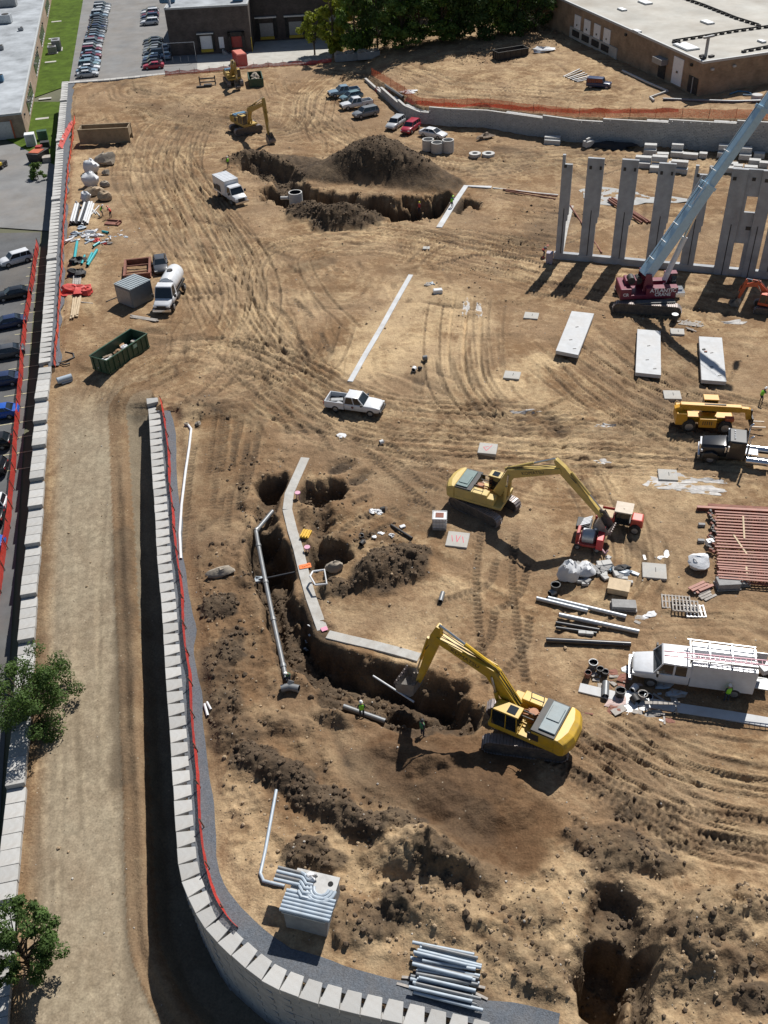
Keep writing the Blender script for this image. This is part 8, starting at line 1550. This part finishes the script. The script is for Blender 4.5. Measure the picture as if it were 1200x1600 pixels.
for k, (a, c, lb) in enumerate([((1161, 807), (1163, 842), 'pale timber laid across the uppermost joist bundle'), ((1146, 836), (1168, 868), 'slanting timber on the joist bundles'), ((1166, 886), (1168, 908), 'short pale timber across the lowest joist bundle')]): A, B = at(*a, .8), at(*c, .8); b = MB(); b.bar((0, 0, 0), B-A, .14, .1); o = b.build('timber', M_WOOD, None); o.location = A; tag(o, lb, 'timber', 'timbers on the joists')
rr = random.Random(51)
for k in range(16): px, py = 1113+rr.uniform(-6, 3), 806+k*4.0; b = MB(); b.box((0, 0, .35), (.5, .22, .16)); b.box((.1, 0, .5), (.3, .15, .12)); thing_mesh(b, 'joist_clamp', M_RUST if k % 2 else M_TRIM, on(px, py), rr.uniform(0, 3), 'dark rusty end plate at the tips of the red joists', 'end plate', 'end plates at the joist tips')
b = MB(); b.box((0, 0, .3), (.6, .5, .5)); thing_mesh(b, 'white_carton', M_PVCW, on(1108, 852), .2, 'white carton left of the red joist tips', 'carton', bevel=.03)
# white spill and lime marks round the pads
def spill(label, px, py, w, d, seed, m=None, rz=-.1):
    q = random.Random(seed); p = on(px, py); b = MB(); pts = []; cr_, sr_ = math.cos(rz), math.sin(rz)
    for k in range(30): a = 2*math.pi*k/30; rr_ = 1+.3*math.sin(2*a+seed)+.2*math.sin(5*a+seed*2)+q.uniform(-.12, .12); x, y = w*math.cos(a)*rr_, d*math.sin(a)*rr_; x, y = x*cr_-y*sr_, x*sr_+y*cr_; pts.append((x, y, gz(p.x+x, p.y+y)-p.z+.02))
    for k in range(30): b.face([(0, 0, .035), pts[k], pts[(k+1) % 30]])
    o = b.build('white_spill', m or mat('dry_slurry', (.44, .42, .40), .9, var=.25, scale=2), None, smooth=True); o.location = p; return tag(o, kind='structure')
for a in [('', 1047, 752, 1.8, 1.0, 1), ('', 1085, 762, 2.2, .55, 2), ('', 1095, 768, 1.6, .4, 3), ('', 1148, 503, 1.5, .35, 4), ('', 945, 665, 1.2, .2, 5), ('', 820, 642, 1.5, .25, 6), ('', 728, 480, .35, 2.2, 7), ('', 748, 485, .3, 2.0, 8), ('', 1110, 752, 1.2, .3, 9), ('', 942, 722, .8, .4, 10)]: spill(*a)
# ---------------------------------------------------------------- people
def body_mesh(pose):
    """one continuous skinned figure, 1.78 m, facing +x; joints in metres"""
    V = []; E = []; Rd = []
    def v(p, r, parent=None):
        V.append(p); Rd.append(r); i = len(V)-1
        if parent is not None: E.append((parent, i))
        return i
    P = pose; bx = P.get('bend', 0.0)
    def tilt(x, y, z):
        """upper body leaning forward round the hip"""
        dz = z-.95; return (x+math.sin(bx)*dz+P.get('sx', 0), y, .95+math.cos(bx)*dz)
    pel = v((P.get('sx', 0), 0, .95), .145); ch = v(tilt(.01, 0, 1.18), .135, pel); sh = v(tilt(0, 0, 1.40), .15, ch); nk = v(tilt(.0, 0, 1.50), .06, sh); hd0 = v(tilt(.02, 0, 1.60), .085, nk); hd1 = v(tilt(.025, 0, 1.70), .105, hd0); v(tilt(.02, 0, 1.77), .075, hd1); v(tilt(.125, 0, 1.64), .018, hd0)
    for s in (-1, 1):
        hip = v((P.get('sx', 0), s*.10, .90), .105, pel); kx, ax = P['leg'][0 if s < 0 else 1]; kn = v((kx, s*.12, .49), .07, hip); an = v((ax, s*.13, .09), .048, kn); v((ax+.17, s*.15, .04), .04, an)
        so = v(tilt(0, s*.19, 1.41), .07, sh); (ex, ey, ez), (hx, hy, hz_) = P['arm'][0 if s < 0 else 1]; el = v(tilt(ex, s*ey, ez), .048, so); wr = v(tilt(hx, s*hy, hz_), .032, el); d = (Vector(V[wr])-Vector(V[el])).normalized(); w = Vector(V[wr]); pm = v(tuple(w+d*.06), .038, wr)
        sd = d.cross(Vector((0, 0, 1))); sd = sd.normalized() if sd.length > .1 else Vector((1, 0, 0))
        for k in range(4): a = v(tuple(w+d*.10+sd*(-.03+.02*k)), .011, pm); v(tuple(w+d*(.15+.012*(1-abs(k-1.4)))+sd*(-.034+.022*k)+Vector((.01, 0, -.01))), .009, a)
        a = v(tuple(w+d*.05+sd*.05), .012, pm); v(tuple(w+d*.09+sd*.065), .009, a)
    me = bpy.data.meshes.new('figure'); me.from_pydata(V, E, []); o = bpy.data.objects.new('figure', me); COL.objects.link(o); m = o.modifiers.new('s', 'SKIN'); m.use_smooth_shade = True
    for i, sv in enumerate(me.skin_vertices[0].data): sv.radius = (Rd[i], Rd[i]*(1.0 if i not in (0, 1, 2) else 1.0)); sv.use_root = (i == 0)
    u = o.modifiers.new('u', 'SUBSURF'); u.levels = 1; u.render_levels = 1; bpy.context.view_layer.update()
    ev = o.evaluated_get(bpy.context.evaluated_depsgraph_get()); res = bpy.data.meshes.new_from_object(ev); bpy.data.objects.remove(o)
    return res, tilt
POSES = {'stand': dict(leg=((.02, 0), (.03, .02)), arm=(((-.02, .27, 1.12), (.10, .26, .88)), ((-.02, .27, 1.12), (.12, .24, .90)))), 'walk': dict(leg=((.16, .10), (-.06, -.30)), arm=(((-.12, .26, 1.14), (-.05, .27, .90)), ((.08, .26, 1.13), (.24, .24, .94)))),
         'work': dict(bend=.55, sx=-.08, leg=((.10, .02), (.14, .06)), arm=(((.14, .24, 1.16), (.36, .16, 1.10)), ((.14, .24, 1.16), (.38, .14, 1.12)))), 'crouch': dict(bend=1.0, sx=-.12, leg=((.14, .0), (.18, .04)), arm=(((.10, .22, 1.14), (.30, .16, 1.06)), ((.10, .22, 1.14), (.32, .14, 1.08))))}
_pm = {}
def person(label, p, rz, pose, vest, helmet, group='workers on the site', shirt=None, drop=0.0):
    if pose not in _pm: _pm[pose] = body_mesh(POSES[pose])
    me0, tilt = _pm[pose]; root = empty('person', p-Vector((0, 0, drop)), rz, label, 'person', group); me = me0.copy(); me.materials.clear()
    for m in (M_SKIN, M_DENIM, shirt or M_SHIRT, M_BOOT): me.materials.append(m)
    bx = POSES[pose].get('bend', 0); c_, s_n = math.cos(bx), math.sin(bx); sx = POSES[pose].get('sx', 0)
    for f in me.polygons:
        c = f.center; zz = .95+(c.z-.95)*c_+(c.x-sx)*s_n; legs = c.z < .97 and abs(c.y) < .22 and zz < 1.0
        f.material_index = 3 if c.z < .13 else 1 if legs else 0 if zz > 1.47 or (abs(c.y) > .12 and zz < 1.02) else 2
    b = bpy.data.objects.new('body', me); COL.objects.link(b); b.parent = root
    vb = MB(); vb.loft([[tilt(*q) for q in [(math.cos(a)*rx, math.sin(a)*ry, z) for a in [k*math.pi/6 for k in range(12)]]] for z, rx, ry in ((.96, .165, .19), (1.1, .16, .185), (1.3, .17, .215), (1.42, .13, .20), (1.47, .08, .12))]); vb.build('vest', vest, root, smooth=True)
    hb = MB(); hb.loft([[tilt(*q) for q in [(.02+math.cos(a)*rx, math.sin(a)*rx*.86, z) for a in [k*math.pi/6 for k in range(12)]]] for z, rx in ((1.695, .165), (1.70, .135), (1.78, .12), (1.83, .07), (1.845, .01))]); hb.build('helmet', helmet, root, smooth=True)
    return root
person('worker in a lime vest standing on the sand below the far dusty excavator', on(357, 262), -.8, 'stand', M_HIVIS, M_HELM); person('worker in a lime vest bending by the loose white pipes', on(160, 338), .4, 'work', M_HIVIS, M_HELM); person('worker in a red vest beside the lime vest worker at the pipe stacks', on(174, 340), 2.6, 'work', M_HIVO, M_HELR); person('worker in a lime vest bending at the right frame edge above the semi tractor', on(1188, 629), .5, 'work', M_HIVIS, M_HELM)
person('worker in a lime vest and white helmet over the dark pipe section', on(566, 1121), 1.7, 'stand', M_HIVIS, M_HELM); p = on(452, 1070); p.z = max(p.z, -.4); person('worker in dark green vest and white helmet at the lower end of the drain pipe', p, -1.9, 'work', mat('dark_green_vest', (.05, .22, .09), .7), M_HELM); person('worker in a dark vest standing in front of the near excavator tracks', on(660, 1150), .6, 'stand', mat('dark_green_vest', (.05, .22, .09), .7), M_TRIM)
p = on(706, 325); person('worker in lime and blue crouching at the L shaped footing by the far trench', Vector((p.x, p.y, max(p.z, -.6))), 1.0, 'work', M_HIVIS, M_HELG, shirt=M_BLUE); p = at(656, 334, -1.3); person('worker deep in the far trench showing a yellow helmet', Vector((p.x, p.y+.8, max(-1.6, gz(p.x, p.y+.8)))), -2.0, 'stand', M_HIVO, mat('yellow_helmet', (.75, .62, .05), .4)); person('worker in a lime vest reaching into the red mixer', on(929, 845), -1.9, 'work', M_HIVIS, M_HELM); person('worker in a lime vest in the shade behind the open tool compartments', on(1134, 1096), 1.7, 'stand', M_HIVIS, M_HELM); p = on(849, 401); person('worker with a red helmet crouching beside the first precast column', p, .5, 'crouch', M_HIVO, M_HELR)
b = MB(); b.box((0, 0, .7), (.8, .8, 1.4)); b.box((0, 0, 1.43), (.84, .84, .08)); thing_mesh(b, 'gang_box', mat('mauve_box', (.30, .26, .31), .6), on(858, 411), pang, 'mauve grey box at the foot of the first precast column', 'box', bevel=.03); litter('pink and white scraps round the mauve box', 853, 404, 5, .3, [M_PVCW, M_TARPR], (.15, .35), seed=55)
# ---------------------------------------------------------------- red mixer and red site dumper
p = on(918, 851); r = empty('mortar_mixer', p, R(-20), 'red mortar mixer with a grey drum and a white ribbed guard under the excavator bucket', 'mixer')
b = MB(); b.tube([(-.75, 0, 1.15), (-.55, 0, 1.15), (.55, 0, 1.15), (.75, 0, 1.15)], [.35, .75, .75, .35], 18); b.build('drum', M_GALV, r, auto=True); b = MB(); b.box((0, -.2, .62), (2.2, 1.5, .3)); b.box((-1.0, 0, 1.1), (.3, 1.5, 1.2)); b.build('frame', M_RED, r, bevel=.05); b = MB(); b.box((1.2, -.1, 1.15), (.7, 2.2, 1.2), taper=.9); b.box((1.2, .9, 1.5), (.55, .6, .5)); b.build('engine_housing', mat('bright_red', (.50, .025, .035), .4, dirt=.15), r, bevel=.06)
b = MB()
for k in range(5): b.bar((-1.3+k*.05, 1.2+k*.26, 1.2), (-.1+k*.02, 1.35+k*.26, 1.75), .16, .05)
b.build('guard_bars', M_WHITE, r); b = MB(); b.box((-.7, 1.75, 1.1), (1.5, 1.5, .5)); b.build('hopper', M_TRIM, r, bevel=.05)
for x in (-.9, 1.0): wheel(r, x, -.95, .34, .24); wheel(r, x, .6, .34, .24)
b = MB(); b.tube([(1.5, -1.0, .6), (1.9, -1.4, .5), (2.1, -1.2, .8)], .1, 8); b.build('drawbar', mat('pink_part', (.5, .3, .32), .5), r)
r.scale = (.84,)*3
p = on(970, 822); a, c = on(940, 812), on(998, 825); r = empty('site_dumper', p, heading(a, c)+math.pi, 'red articulated site machine with a beige canopy right of the mixer', 'dumper')
b = MB(); b.box((1.6, 0, 1.15), (1.9, 1.8, .25)); b.box((.72, 0, 1.5), (.1, 1.8, .7)); 
for s in (-1, 1): b.box((1.6, s*.88, 1.3), (1.9, .08, .35))
b.build('load_bed', M_RED, r, bevel=.03); b = MB(); b.box((1.5, .1, 1.36), (1.3, 1.2, .2)); b.box((2.3, -.4, 1.45), (.5, .8, .4)); b.build('bed_load', M_WOOD, r); b = MB(); b.box((-.1, 0, 1.55), (1.35, 1.5, 1.5), taper=.94); b.build('cab', M_GLASS, r, bevel=.04); b = MB(); b.box((-.1, 0, 2.4), (1.75, 1.75, .14)); b.cyl((-.1, .2, 2.49), .08, .06, 10); b.build('canopy', mat('beige_canopy', (.50, .42, .33), .6, dirt=.15), r, bevel=.1)
for x in (-.75, .55):
    for s in (-1, 1): b = MB(); b.bar((x, s*.72, .8), (x, s*.72, 2.35), .09); b.build('canopy_post', M_TRIM, r)
b = MB(); b.box((-1.5, 0, 1.15), (1.3, 1.5, .9), taper=.85); b.build('engine_hood', mat('coral_red', (.50, .07, .045), .4), r, bevel=.12, seg=2); b = MB(); b.box((0, 0, .75), (4.2, .9, .35)); b.build('chassis', M_TRIM, r)
for x in (-1.45, 1.5):
    for s in (-1, 1): wheel(r, x, s*.85, .55, .42)
r.scale = (.84,)*3
